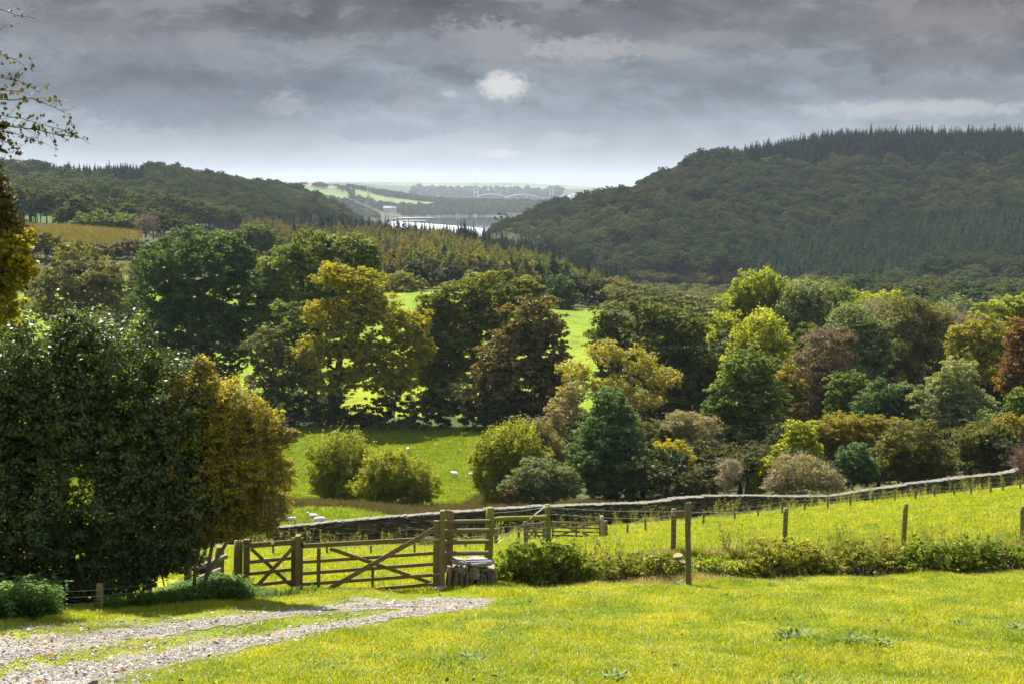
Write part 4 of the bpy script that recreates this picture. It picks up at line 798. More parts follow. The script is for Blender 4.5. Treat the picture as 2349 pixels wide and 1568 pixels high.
# old rails at left
def log(label, a, b, Y0, Y1, rpx, mat, seed):
    r_ = random.Random(seed); p, q = W(*a, Y0), W(*b, Y1); mb = MB(); R_ = rpx * px(Y0); mb.tube([p.lerp(q, i / 6) for i in range(7)], [R_ * r_.uniform(.92, 1.06) for i in range(7)], 10, wob=.05, rng=r_)
    tag(mb.build('log_rail', mat, None, loc=p), label, 'log rail')
log('pale round log rail propped up on a post left of the gates', (443, 1305), (521, 1274), 29.6, 29.9, 5.6, M['log_pale'], 1)
log('pale log lying low under the propped log rail', (458, 1324), (506, 1305), 29.8, 30.1, 5, M['log_pale'], 2)
log('dark mossy log behind the propped pale log', (404, 1290), (478, 1277), 30.3, 30.4, 5, M['rail_wood'], 3)
log('short grey log end showing under the holly', (340, 1302), (380, 1304), 29.4, 29.6, 4.5, M['rail_wood'], 4)
post('fence_post', 'stubby round post holding up the propped pale log', 431, 431, 1296, 1345, 29.4, 17, M['post_wood'], round_=True, seed=41)
post('fence_post', 'taller dark post behind the propped pale log', 504, 503, 1253, 1345, 30.5, 20, M['post_wood'], round_=True, seed=42)
post('fence_post', 'brown post standing in the shade under the holly', 228.5, 228, 1338, 1402, 24.6, 16, M['post_wood'], round_=True, seed=43)
f4 = thing('wire_fence', 'slack wire strands strung in the shade under the holly', 'fence', W(228, 1398, 24.5))
for y in (1352, 1366, 1382):
    mb = MB(); wire(mb, [W(-60, y + 8, 23.5), W(228, y, 24.45), W(431, y - 32, 29.2)], .004); mb.build('strand', M['wire'], f4)
# ---------------------------------------------------------------- the long dry stone wall
def wallmat():
    s = NT('dry_stone'); g = s.n('TexCoord').outputs['Object']
    m1 = s.mapping(g, (1.1, 1.1, 9)); v = s.n('TexVoronoi', i_Scale=1.6, i_Randomness=1.); s.t.links.new(m1, v.inputs['Vector'])
    e = s.n('TexVoronoi', feature='DISTANCE_TO_EDGE', i_Scale=1.6, i_Randomness=1.); s.t.links.new(m1, e.inputs['Vector'])
    sp = s.n('SeparateColor'); s.t.links.new(v.outputs['Color'], sp.inputs[0]); lum = sp.outputs[0]
    c = s.ramp(lum, [(0, (.022, .018, .013)), (.45, (.055, .042, .032)), (.75, (.095, .085, .06)), (.92, (.22, .2, .13))])
    n = s.noise(g, .5, 4); c = s.mix(s.ramp(n, [(.52, 0), (.68, .75)]), c, (.07, .07, .018)); n2 = s.noise(g, 3, 4)
    c = s.mix(1, c, s.ramp(n2, [(.3, .6), (.7, 1.35)]), 'MULTIPLY')
    c = s.mix(s.ramp(e.outputs[0], [(.0, 1), (.06, 0)]), c, (.008, .007, .006))
    return s.out(s.pr(c, .9, s.bump(s.math('ADD', s.math('MINIMUM', e.outputs[0], .15), s.math('MULTIPLY', lum, .15)), 1., .25), .2))
M['wall'] = wallmat(); M['cope'] = slate('coping_stone', (.07, .062, .048), (.18, .165, .135), (.10, .10, .035), .5)
wp = [(200, 1233, 93), (420, 1222, 92), (560, 1213, 91.5), (620, 1208.5, 91), (700, 1201.5, 90.5), (800, 1191, 90), (860, 1186, 90), (900, 1183, 89.5), (1000, 1175, 89), (1100, 1168, 89), (1230, 1159.5, 91), (1300, 1157.5, 92), (1400, 1154, 94), (1480, 1152, 95.5), (1550, 1141, 97), (1620, 1136, 98.5), (1700, 1135, 100), (1800, 1137, 102), (1900, 1136, 104.5), (2000, 1121, 107), (2100, 1106, 110), (2200, 1094, 113), (2300, 1084, 117), (2360, 1068, 120), (2480, 1050, 126)]
xs = np.arange(200, 2481, 2.6); wy = np.interp(xs, [p[0] for p in wp], [p[1] for p in wp]); wY = np.interp(xs, [p[0] for p in wp], [p[2] for p in wp])
ker = np.ones(7) / 7; wY2 = np.convolve(np.pad(wY, 3, 'edge'), ker, 'valid'); wy2 = np.convolve(np.pad(wy, 3, 'edge'), ker, 'valid')
rng = np.random.default_rng(5); wallt = thing('stone_wall', 'long dark dry stone wall with pale coping stones rising to the right', 'wall', W(1000, 1240, 89))
Vw = []; nh = 9
P0 = [W(x, y, Y) for x, y, Y in zip(xs, wy2, wY2)]; gzs = ground([p.x for p in P0], [p.y for p in P0])
for p, zg in zip(P0, gzs):
    zb = min(zg - .3, p.z - .8)
    for k in range(nh): f = k / (nh - 1); Vw.append((p.x + rng.normal() * .015, p.y - .28 - .1 * (1 - f) + rng.normal() * .035, zb + (p.z - .06 - zb) * f))
    Vw.append((p.x, p.y + .28, p.z - .06)); Vw.append((p.x, p.y + .36, zb))
k = nh + 2; i = np.arange(len(P0) - 1)[:, None] * k + np.arange(k - 1)[None]; Q = np.stack([i, i + k, i + k + 1, i + 1], -1).reshape(-1, 4)
link('masonry', np_mesh('masonry', np.array(Vw) - np.array(wallt.location), Q), M['wall'], wallt)
mb = MB(); r_ = random.Random(3); i = 0
while i < len(P0) - 12:
    n = r_.choice((3, 5, 7, 9, 11)); p, q = P0[i], P0[i + n]; d = (q - p); an = math.atan2(d.y, d.x); sl = math.atan2(d.z, math.hypot(d.x, d.y)); th = r_.uniform(.05, .1)
    stone(mb, (p + q) / 2 + Vector((0, r_.uniform(-.04, .04), r_.uniform(-.04, .0))), (d.length * 1.16, r_.uniform(.6, .78), th), r_, Matrix.Rotation(an, 3, 'Z') @ Matrix.Rotation(-sl + r_.uniform(-.02, .02), 3, 'Y'), .07, 1.); i += n
mb.build('coping', M['cope'], wallt)
# ---------------------------------------------------------------- overgrown stone bank
bk = thing('stone_bank', 'low overgrown dry stone bank between the foreground grass and the upper field', 'bank', W(1560, 1340, 34))
mb = MB(); r_ = random.Random(12)
for x in np.arange(1140, 2480, 7.):
    a_ = (x - 1174.5) / F; Y = float(bankY(a_)) + .25; b = G(x, Y - .3); tp = G(x, Y + 1.1)
    n = 3
    for q in range(n):
        h = (tp.z - b.z) * (q + .5) / n; stone(mb, (b.x + r_.uniform(-.05, .05), Y - .12 + .18 * q + r_.uniform(-.05, .05), b.z + h), (r_.uniform(.07, .16), .3, (tp.z - b.z) / n * r_.uniform(.9, 1.4)), r_)
mb.build('masonry', M['slate'], bk)
for (x, y, w, h) in ((1748, 1300, 30, 6), (1772, 1287, 20, 5), (2088, 1297, 18, 5), (1508, 1281, 12, 6), (1480, 1283, 10, 5), (1556, 1275, 20, 8), (1690, 1296, 26, 8)):
    mb = MB(); Y = float(bankY((x - 1174.5) / F)) + .25; stone(mb, W(x, y, Y), (w * px(Y), .4, h * px(Y)), r_, Matrix.Rotation(r_.uniform(-.1, .1), 3, 'Y'))
    mb.build('flat_stone', M['slate'], bk)
# ---------------------------------------------------------------- sheep
s = NT('sheep_wool'); tc = s.n('TexCoord').outputs['Object']; nn = s.noise(tc, 18, 4)
M['wool'] = s.out(s.pr(s.ramp(nn, [(.3, (.46, .40, .32)), (.7, (.68, .62, .53))]), .95, s.bump(nn, .6, .04), .1))
def sheep_mesh(name, pose):
    """facing +x, back about 0.75 m; one continuous body"""
    mb = MB(); lie = pose == 'lie'; z0 = .3 if lie else .52
    body = [(-.50, .02, .06), (-.47, .0, .14), (-.38, 0, .215), (-.2, .01, .235), (0, 0, .24), (.2, 0, .235), (.36, .01, .21), (.46, .02, .15)]
    mb.tube([(x, 0, z0 + dz) for x, dz, r in body], [r for x, dz, r in body], 14)
    if pose == 'graze': nk = [(.34, z0 + .06, .16), (.5, z0 - .02, .12), (.6, z0 - .16, .09), (.66, z0 - .3, .075), (.72, z0 - .42, .05), (.75, z0 - .47, .03)]; ear = (.62, z0 - .22)
    else: nk = [(.34, z0 + .08, .16), (.46, z0 + .2, .12), (.53, z0 + .32, .095), (.6, z0 + .36, .08), (.7, z0 + .31, .06), (.76, z0 + .28, .035)]; ear = (.54, z0 + .38)
    mb.tube([(x, 0, z) for x, z, r in nk], [r for x, z, r in nk], 10)
    for sy in (-1, 1): mb.tube([(ear[0], sy * .05, ear[1]), (ear[0] - .02, sy * .15, ear[1] + .02)], [.035, .015], 6)
    for x, sy in ((.33, 1), (.3, -1), (-.36, 1), (-.33, -1)):
        if lie: mb.tube([(x, sy * .13, .2), (x + .1, sy * .2, .08), (x + .26, sy * .2, .05)], [.09, .06, .03], 7)
        elif x > 0: mb.tube([(x, sy * .11, .42), (x + .01, sy * .12, .24), (x, sy * .12, .12), (x + .01, sy * .12, .0)], [.085, .05, .035, .038], 7)
        else: mb.tube([(x + .02, sy * .12, .45), (x + .04, sy * .13, .32), (x - .05, sy * .13, .2), (x - .03, sy * .13, .0)], [.11, .07, .038, .038], 7)
    mb.tube([(-.49, 0, z0 + .08), (-.55, 0, z0 - .04), (-.54, 0, z0 - .16)], [.04, .04, .025], 6)
    me = bpy.data.meshes.new(name); me.from_pydata(mb.v, [], mb.f); me.update(); me.materials.append(M['wool'])
    me.polygons.foreach_set('use_smooth', np.ones(len(me.polygons), bool)); return me
SM = {p: sheep_mesh('sheep_' + p, p) for p in ('graze', 'lie')}
for i, (lb, pose, x, Y, rz, sc) in enumerate([
    ('cream sheep grazing half hidden behind the hawthorn leaves', 'graze', 670, 101, 195, .72), ('cream sheep lying with its head up behind the grazing one', 'lie', 719, 104, 170, .75),
    ('cream sheep grazing just over the wall in the middle of the group', 'graze', 734, 100, 188, .82), ('cream sheep resting against the top of the wall', 'lie', 787, 97.5, 10, .62),
    ('cream sheep seen from behind above the willow bushes', 'graze', 935.5, 182, 90, .95), ('cream sheep grazing alone in the open meadow', 'graze', 1042, 150, -50, .98), ('cream sheep mostly hidden beside the tall willow', 'graze', 1083, 150, 20, .8)]):
    o = link('sheep', SM[pose]); p = G(x, Y); o.location = p; o.rotation_euler = (0, 0, R(rz)); o.scale = (sc,) * 3
    r_ = o.modifiers.new('skin', 'REMESH'); r_.mode = 'VOXEL'; r_.voxel_size = .03; r_.use_smooth_shade = True
    tag(o, lb, 'sheep', 'sheep in the valley meadow')
# ---------------------------------------------------------------- scattered ground cover
def gn_scatter(name, P, rot, scl, pick, protos, label, cat, kind='stuff', tint=None):
    me = bpy.data.meshes.new(name); me.vertices.add(len(P)); me.vertices.foreach_set('co', np.asarray(P, np.float32).ravel())
    a = me.attributes.new('rot', 'FLOAT_VECTOR', 'POINT'); a.data.foreach_set('vector', np.asarray(rot, np.float32).ravel())
    a = me.attributes.new('scl', 'FLOAT_VECTOR', 'POINT'); a.data.foreach_set('vector', np.asarray(scl, np.float32).ravel())
    a = me.attributes.new('pick', 'INT', 'POINT'); a.data.foreach_set('value', np.asarray(pick, np.int32))
    o = link(name, me); col = bpy.data.collections.new(name + '_kinds')
    for i, pm in enumerate(protos):
        q = bpy.data.objects.new('%s_%02d' % (name, i), pm); col.objects.link(q)
    g = bpy.data.node_groups.new(name + '_scatter', 'GeometryNodeTree'); g.is_modifier = True
    g.interface.new_socket('Geometry', in_out='INPUT', socket_type='NodeSocketGeometry'); g.interface.new_socket('Geometry', in_out='OUTPUT', socket_type='NodeSocketGeometry')
    N = g.nodes; Lk = g.links; gi = N.new('NodeGroupInput'); go = N.new('NodeGroupOutput'); ip = N.new('GeometryNodeInstanceOnPoints'); ci = N.new('GeometryNodeCollectionInfo')
    ci.inputs['Collection'].default_value = col; ci.inputs['Separate Children'].default_value = True; ci.inputs['Reset Children'].default_value = True; ip.inputs['Pick Instance'].default_value = True
    def na(nm, dt):
        q = N.new('GeometryNodeInputNamedAttribute'); q.data_type = dt; q.inputs['Name'].default_value = nm; return q.outputs['Attribute']
    er = N.new('FunctionNodeEulerToRotation'); Lk.new(na('rot', 'FLOAT_VECTOR'), er.inputs[0])
    Lk.new(gi.outputs[0], ip.inputs['Points']); Lk.new(ci.outputs[0], ip.inputs['Instance']); Lk.new(na('pick', 'INT'), ip.inputs['Instance Index'])
    Lk.new(er.outputs[0], ip.inputs['Rotation']); Lk.new(na('scl', 'FLOAT_VECTOR'), ip.inputs['Scale']); Lk.new(ip.outputs[0], go.inputs[0])
    m = o.modifiers.new('scatter', 'NODES'); m.node_group = g
    return tag(o, label, cat, kind=kind)
def blade_tuft(name, n, spread, h, w, rng, lean=.5, mat=None):
    V = []; Q = []; T = []
    for i in range(n):
        r_ = spread * math.sqrt(rng.random()); an = rng.random() * 2 * PI; b = np.array([math.cos(an) * r_, math.sin(an) * r_, -.01]); L_ = h * rng.uniform(.5, 1.25); d = rng.normal(size=2) * lean * .5
        az = rng.random() * 2 * PI; sd = np.array([math.cos(az), math.sin(az), 0]) * w * rng.uniform(.7, 1.3) / 2
        m = b + np.array([d[0] * L_ * .35, d[1] * L_ * .35, L_ * .6]); e = b + np.array([d[0] * L_, d[1] * L_, L_ * (1 - .25 * min(1.5, np.hypot(*d)))])
        k = len(V); V += [b - sd, b + sd, m + sd * .8, m - sd * .8, e + sd * .12, e - sd * .12]; Q += [(k, k + 1, k + 2, k + 3), (k + 3, k + 2, k + 4, k + 5)]
        c = [rng.random(), rng.random(), rng.random(), 1]; T += [c] * 6
    me = np_mesh(name, np.array(V), np.array(Q), np.array(T)); me.materials.append(mat); return me
def grass_mat(name, c1, c2, c3, trans, tcol=(1.35, 1.3, .5)):
    s = NT(name); a = s.n('Attribute', attribute_name='tint'); sp = s.n('SeparateColor'); s.t.links.new(a.outputs[0], sp.inputs[0])
    tc = s.n('NewGeometry').outputs['Position']; pn = s.noise(s.mapping(tc, (1, .5, 1)), .8, 5, .7)
    f = s.math('ADD', s.math('MULTIPLY', sp.outputs[0], .45), s.math('MULTIPLY', s.ramp(pn, [(.34, 0), (.62, 1)]), .55))
    col = s.ramp(f, [(.1, c1), (.5, c2), (.9, c3)]); p = s.pr(col, .45, spec=.3); t = s.n('BsdfTranslucent'); s.t.links.new(s.mix(1, col, tcol, 'MULTIPLY'), t.inputs[0])
    mx = s.n('MixShader', i_0=trans); s.t.links.new(p, mx.inputs[1]); s.t.links.new(t.outputs[0], mx.inputs[2]); return s.out(mx.outputs[0])
M['grass'] = grass_mat('pasture_grass', (.10, .168, .009), (.248, .285, .012), (.40, .37, .03), .5)
M['rank'] = grass_mat('rank_grass', (.10, .12, .012), (.22, .22, .03), (.36, .30, .08), .45)
M['dry'] = grass_mat('dry_grass', (.2, .16, .05), (.34, .26, .10), (.46, .36, .16), .35, (1.1, 1., .7))
rg = np.random.default_rng(21)
# track in photo space: two stony ruts with a grassy crown between
RUT1 = [(-120, 1512, 20), (0, 1496, 20), (100, 1482, 17), (200, 1468, 14), (300, 1455, 12), (400, 1441, 10), (500, 1427, 8.5), (600, 1414, 6.5), (700, 1403, 6.5), (800, 1394, 6.5), (900, 1387, 7.5), (1000, 1383, 9), (1080, 1381, 7), (1135, 1379, 3)]
RUT2 = [(-60, 1600, 26), (60, 1570, 26), (160, 1552, 23), (300, 1526, 18), (450, 1497, 13.5), (600, 1468, 8.5), (700, 1448, 7.5), (800, 1430, 6.5), (880, 1416, 6), (960, 1404, 6), (1040, 1396, 6), (1120, 1388, 4)]
RUT3 = [(880, 1385, 6), (820, 1374, 4), (770, 1368, 3)]
def rut_d(x, y):
    """signed photo distance to the nearest rut, in half widths (below 1 is stony)"""
    d = np.full(x.shape, 9.)
    for Rt in (RUT1, RUT2):
        xx, yy, ww = np.array(Rt).T; d = np.where((x > xx[0]) & (x < xx[-1]), np.minimum(d, np.abs(y - np.interp(x, xx, yy)) / (1.12 * np.interp(x, xx, ww))), d)
    return d
def rut_sheet(name, Rt, label, m):
    rngr = np.random.default_rng(len(Rt)); xx, yy, ww = np.array(Rt, float).T; n = 150; t = np.linspace(0, 1, n); sx = np.interp(t, np.linspace(0, 1, len(xx)), xx); sy = np.interp(t, np.linspace(0, 1, len(xx)), yy); sw = np.interp(t, np.linspace(0, 1, len(xx)), ww)
    ed = np.convolve(rngr.normal(size=n + 8), np.ones(3) / 3, 'same')[:n] * .35; ed2 = np.convolve(rngr.normal(size=n + 8), np.ones(3) / 3, 'same')[:n] * .35; V = []
    for i in range(n):
        for k in range(7):
            f = -1 + 2 * k / 6; f = f * (1 + (ed[i] if f < 0 else ed2[i])) * 1.1; h = hit(sx[i], min(sy[i] + f * 1.25 * sw[i], 1640), 7.); V.append((h.x, h.y, gz(h.x, h.y) + .012))
    i = np.arange(n - 1)[:, None] * 7 + np.arange(6)[None]; Q = np.stack([i, i + 1, i + 8, i + 7], -1).reshape(-1, 4)
    return tag(link(name, np_mesh(name, np.array(V), Q, None, True), m), label, 'track', kind='structure')
s = NT('track_stone'); tc = s.n('NewGeometry').outputs['Position']; v = s.n('TexVoronoi', i_Scale=26.); s.t.links.new(tc, v.inputs['Vector']); sp = s.n('SeparateColor'); s.t.links.new(v.outputs['Color'], sp.inputs[0])
c = s.ramp(sp.outputs[0], [(0, (.12, .10, .08)), (.5, (.21, .18, .15)), (1, (.3, .265, .23))]); nz = s.noise(tc, 1.5, 5); c = s.mix(s.ramp(nz, [(.55, 0), (.75, .8)]), c, (.16, .15, .04))
M['track'] = s.out(s.pr(c, .9, s.bump(v.outputs['Distance'], .8, .05), .2))
rut_sheet('track_rut', RUT1, 'stony upper rut of the farm track curving towards the gate', M['track'])
rut_sheet('track_rut', RUT2, 'stony lower rut of the farm track nearest the camera', M['track'])
rut_sheet('track_apron', RUT3, 'short stony patch of track in front of the wide gate', M['track'])
# loose stones
def pebble(name, seed, mat):
    r_ = random.Random(seed); mb = MB(); mb.blob((0, 0, 0), (.5, .4, .28), 7, 4, .22, r_); me = bpy.data.meshes.new(name); me.from_pydata([tuple(q) for q in mb.v], [], mb.f); me.update(); me.materials.append(mat); return me
s = NT('gravel_stone'); ob = s.n('ObjectInfo').outputs['Random']; M['gravel'] = s.out(s.pr(s.ramp(ob, [(0, (.13, .105, .085)), (.4, (.25, .215, .18)), (.8, (.37, .33, .29)), (1, (.5, .46, .42))]), .8, None, .3))
def sample_ground(n, Y0, Y1, a0, a1, power=0.):
    u = rg.random(n); Y = np.sqrt(Y0 ** 2 + u * (Y1 ** 2 - Y0 ** 2)) if power == 0 else Y0 * (Y1 / Y0) ** u; a = rg.uniform(a0, a1, n); X = a * Y; Z = ground(X, Y)
    d = Y * CP - Z * SP; return X, Y, Z, 1174.5 + F * X / d, 784 - F * (Y * SP + Z * CP) / d
X, Y, Z, x, y = sample_ground(560000, 9, 31, -.42, .03, 1); d = rut_d(x, y) + rg.normal(size=len(x)) * .22
k = (d < 1.05) | ((d < 2.6) & (x < 900) & (rg.random(len(x)) < .09)); k &= (d > 1.05) | (rg.random(len(x)) < np.clip(1.05 - d, 0, .8)); P = np.stack([X, Y, Z + .012], 1)[k]; n = len(P); sz = np.exp(rg.normal(size=n) * .5) * .02
gn_scatter('gravel', P, rg.uniform(0, 6.3, (n, 3)) * np.array([.15, .15, 1]), sz[:, None] * rg.uniform(.7, 1.2, (n, 3)), rg.integers(0, 5, n), [pebble('gravel_stone', i, M['gravel']) for i in range(5)], 'pale loose stones lying in the ruts of the farm track', 'gravel')
print('gravel', n)
# grass
PT = [blade_tuft('grass_tuft', 26, .13, .055, .007, rg, 1.1, M['grass']) for i in range(5)] + [blade_tuft('grass_tuft', 30, .10, .10, .008, rg, .9, M['grass']) for i in range(3)]
X, Y, Z, x, y = sample_ground(165000, 8.5, 38, -.48, .5, 1); d = rut_d(x, y); a = X / Y
keep = (Y < np.where(bankon(a) > .5, bankY(a) - .1, 33)) & ((d > 1.0 + .25 * np.sin(X * 2.3) * np.sin(Y * 1.1)) | (rg.random(len(x)) < .12)) 
crownm = (d < 3) & (x < 900); keep &= ~crownm | (rg.random(len(x)) < .6)
shade = (x < 420 + 0 * x) & (Y > 25.5); keep &= ~shade
P = np.stack([X, Y, Z], 1)[keep]; Yk = Y[keep]; n = len(P); sc = rg.uniform(.7, 1.25, n) * (.6 + .011 * Yk); sc = np.where((d[keep] < 2.8), sc * .5, sc)
pn = np.sin(P[:, 0] * 1.7 + 2) * np.sin(P[:, 1] * .9) + rg.normal(size=n) * .5
gn_scatter('grass', P, np.stack([np.zeros(n), np.zeros(n), rg.uniform(0, 6.3, n)], 1), np.stack([sc * 1.25, sc * 1.25, sc * np.where(pn > .6, 1.25, .9)], 1), np.where(pn > .75, rg.integers(5, 8, n), rg.integers(0, 5, n)), PT, 'short bright sunlit grass covering the foreground slope', 'grass'); print('grass', n)
X, Y, Z, x, y = sample_ground(5200, 9, 36, -.42, .42, 1); a = X / Y; pt = np.sin(X * 1.1 + .4 * Y) * np.sin(Y * .7 - .5 * X) + .6 * rg.normal(size=len(x)); kk = (pt > .75) & (rut_d(x, y) > 1.6) & (Y < np.where(bankon(a) > .5, bankY(a) - .1, 31)) & ~((x < 420) & (Y > 25)); P = np.stack([X, Y, Z], 1)[kk]; n = len(P)
M['tuft'] = grass_mat('dark_tuft_grass', (.05, .11, .01), (.10, .18, .014), (.2, .26, .03), .4); M['straw'] = grass_mat('dead_straw', (.22, .17, .06), (.32, .26, .10), (.42, .36, .18), .3, (1.1, 1., .7))
PK = [blade_tuft('dark_tuft', 34, .14, .085, .009, rg, 1., M['tuft']) for i in range(3)] + [blade_tuft('straw_tuft', 10, .12, .07, .006, rg, 1.3, M['straw']) for i in range(2)]
gn_scatter('coarse_grass', P, np.stack([np.zeros(n), np.zeros(n), rg.uniform(0, 6.3, n)], 1), (rg.uniform(.6, 1.3, n) * (.8 + .012 * Y[kk]))[:, None] * np.array([1.2, 1.2, .9]), rg.integers(0, 5, n), PK, 'darker coarse tufts and dead straw among the foreground grass', 'grass')
PF = [blade_tuft('field_tuft', 22, .3, .075, .018, rg, 1., M['grass']) for i in range(4)]
X, Y, Z, x, y = sample_ground(96000, 31, 118, -.45, .5, 1); a = X / Y; keep = Y > np.where(bankon(a) > .5, bankY(a) + 1., 31); keep &= ~((x < 560) & (Y < 40)) & (Y < np.interp(x, [600, 1000, 1300, 1650, 2000, 2350], [89, 87.5, 89, 97, 104, 112]))
P = np.stack([X, Y, Z], 1)[keep]; n = len(P); sc = rg.uniform(.7, 1.3, n) * (.6 + .012 * Y[keep])
gn_scatter('field_grass', P, np.stack([np.zeros(n), np.zeros(n), rg.uniform(0, 6.3, n)], 1), np.stack([sc, sc, sc * rg.choice([.7, 1, 1.5], n)], 1), rg.integers(0, 4, n), PF, 'bright grass of the field between the bank and the stone wall', 'grass'); print('field', n)
# meadow tufts beyond the wall
X, Y, Z, x, y = sample_ground(52000, 93, 200, -.4, .0, 0); P = np.stack([X, Y, Z], 1); n = len(P); M['meadow'] = grass_mat('meadow_grass', (.09, .14, .006), (.16, .22, .010), (.26, .29, .014), .45)
PM = [blade_tuft('meadow_tuft', 18, .45, .10, .04, rg, 1., M['meadow']) for i in range(4)]; sc = rg.uniform(.7, 1.5, n) * (.6 + .005 * Y)
rush = (Y > np.interp(x, [560, 650, 780, 950, 1100], [104, 112, 116, 108, 103])) & (Y < np.interp(x, [560, 900, 1060, 1100], [121, 122, 124, 134])); n2 = ~rush
gn_scatter('meadow_grass', P[n2], np.stack([np.zeros(n), np.zeros(n), rg.uniform(0, 6.3, n)], 1)[n2], np.stack([sc, sc, sc * rg.choice([.7, 1, 1.6], n)], 1)[n2], rg.integers(0, 4, n)[n2], PM, 'green grass of the sheep meadow beyond the wall', 'grass')
M['rushm'] = grass_mat('rush', (.07, .075, .02), (.13, .11, .035), (.2, .16, .06), .3, (1.1, 1., .6)); PR = [blade_tuft('rush_tuft', 26, .45, .55, .03, rg, .5, M['rushm']) for i in range(3)]
X, Y, Z, x, y = sample_ground(9000, 100, 138, -.2, .08, 0); k = (Y > np.interp(x, [560, 650, 780, 950, 1100, 1500], [104, 112, 116, 107, 101, 103])) & (Y < np.interp(x, [560, 900, 1060, 1100, 1500], [121, 122, 124, 134, 116])); P = np.stack([X, Y, Z], 1)[k]; n = len(P)
gn_scatter('rushes', P, np.stack([np.zeros(n), np.zeros(n), rg.uniform(0, 6.3, n)], 1), rg.uniform(.6, 1.4, (n, 1)) * np.ones((1, 3)), rg.integers(0, 3, n), PR, 'tan rushes in the wet strip below the willow bushes', 'rushes')
# long dry grass along the foot of the bank
PD = [blade_tuft('long_grass_tuft', 18, .14, .28, .009, rg, .8, M['dry']) for i in range(3)] + [blade_tuft('rank_grass_tuft', 24, .16, .2, .011, rg, .9, M['rank']) for i in range(3)]
n = 2600; xx = rg.uniform(1100, 2420, n); a = (xx - 1174.5) / F; Yb = bankY(a) - .1 - np.abs(rg.normal(size=n)) * .5; P = np.stack([a * Yb * 1.02, Yb, ground(a * Yb * 1.02, Yb)], 1)
pk = np.where(rg.random(n) < np.interp(xx, [1100, 1450, 1750, 2000], [.35, .75, .6, .2]), rg.integers(0, 3, n), rg.integers(3, 6, n)); sc = rg.uniform(.5, 1.25, n) * np.interp(xx, [1100, 1300, 1420, 1500, 1600, 1750, 2300], [.3, .3, .55, .95, .9, .5, .35])
gn_scatter('long_grass', P, np.stack([np.zeros(n), np.zeros(n), rg.uniform(0, 6.3, n)], 1), sc[:, None] * np.ones((1, 3)), pk, PD, 'long dry grass along the foot of the overgrown bank', 'grass')
n = 2600; xx = rg.uniform(1120, 2420, n); a = (xx - 1174.5) / F; Yb = bankY(a) + .9 + np.abs(rg.normal(size=n)) * .6; P = np.stack([a * Yb * 1.03, Yb, ground(a * Yb * 1.03, Yb)], 1)
gn_scatter('bank_grass', P, np.stack([np.zeros(n), np.zeros(n), rg.uniform(0, 6.3, n)], 1), rg.uniform(.5, 1.1, (n, 1)) * np.ones((1, 3)), rg.integers(3, 6, n), PD, 'rank yellow green grass along the crest of the bank', 'grass')
# brambles on the bank
def bramble(label, x0, x1, h, n, mat, seed, leaf=.07, off=0.):
    rng = np.random.default_rng(seed); cs = []; rs = []
    for i in range(n):
        x = rng.uniform(x0, x1); a = (x - 1174.5) / F; Y = float(bankY(a)) + rng.uniform(-.25, .75) + off; zb = -1.65 - .235 * float(bankY(a)) ; f = rng.random(); e_ = min(1, 4 * min(x - x0, x1 - x) / (x1 - x0) + .35)
        X = a * Y * 1.025; zl = zb + .12 if Y < bankY(a) + .3 else gz(X, Y) - .15; cs.append((X, Y, zl + f * h * e_)); rs.append(rng.uniform(.08, .26))
    o = G((x0 + x1) / 2, float(bankY(((x0 + x1) / 2 - 1174.5) / F)) - .2); V, Q, T = clump_leaves(np.array(cs), np.array(rs), leaf, rng, .5, .9, .7, .6, .5, spray=7)
    t = thing('bramble_bush', label, 'bramble', o, 'brambles on the bank'); tb = Tubes()
    for i in range(max(6, n // 3)):
        c = np.array(cs[rng.integers(n)]); b = c * [1, 1, 0] + [rng.normal() * .25, rng.normal() * .15, 0]; b[2] = gz(b[0], b[1]); e = c + np.array([rng.normal() * .35, -abs(rng.normal()) * .2, rng.uniform(-.05, .35)]); tb.add([b, (b + c) / 2 + [0, 0, .15], c, e], [.007, .006, .005, .003], 4)
    leafy('foliage', tb, V, Q, T, o, [M['twig_red'], mat], t)
M['bramble'] = L('bramble_leaves', (.08, .125, .018), (.165, .22, .026), (.31, .33, .04), .45)
M['bramble2'] = L('bramble_leaves_autumn', (.08, .11, .018), (.165, .19, .026), (.31, .29, .04), .45)
bramble('largest leafy bramble mound beside the stone step', 1140, 1350, .85, 260, M['bramble'], 1)
bramble('bramble patch sprawling left of the signpost', 1320, 1570, .55, 130, M['bramble2'], 2)
bramble('sparse brambles on the bare stones right of the signpost', 1585, 1720, .4, 60, M['bramble'], 3)
bramble('bramble tangle under the second mossy fence post', 1700, 1905, .74, 200, M['bramble2'], 4)
bramble('brambles left of the flat stone in the bank', 1890, 2070, .62, 100, M['bramble2'], 5)
bramble('thick bramble mound under the leaning fence post', 2060, 2235, .82, 200, M['bramble'], 6)
bramble('brambles at the right edge of the bank', 2215, 2420, .8, 120, M['bramble'], 7)
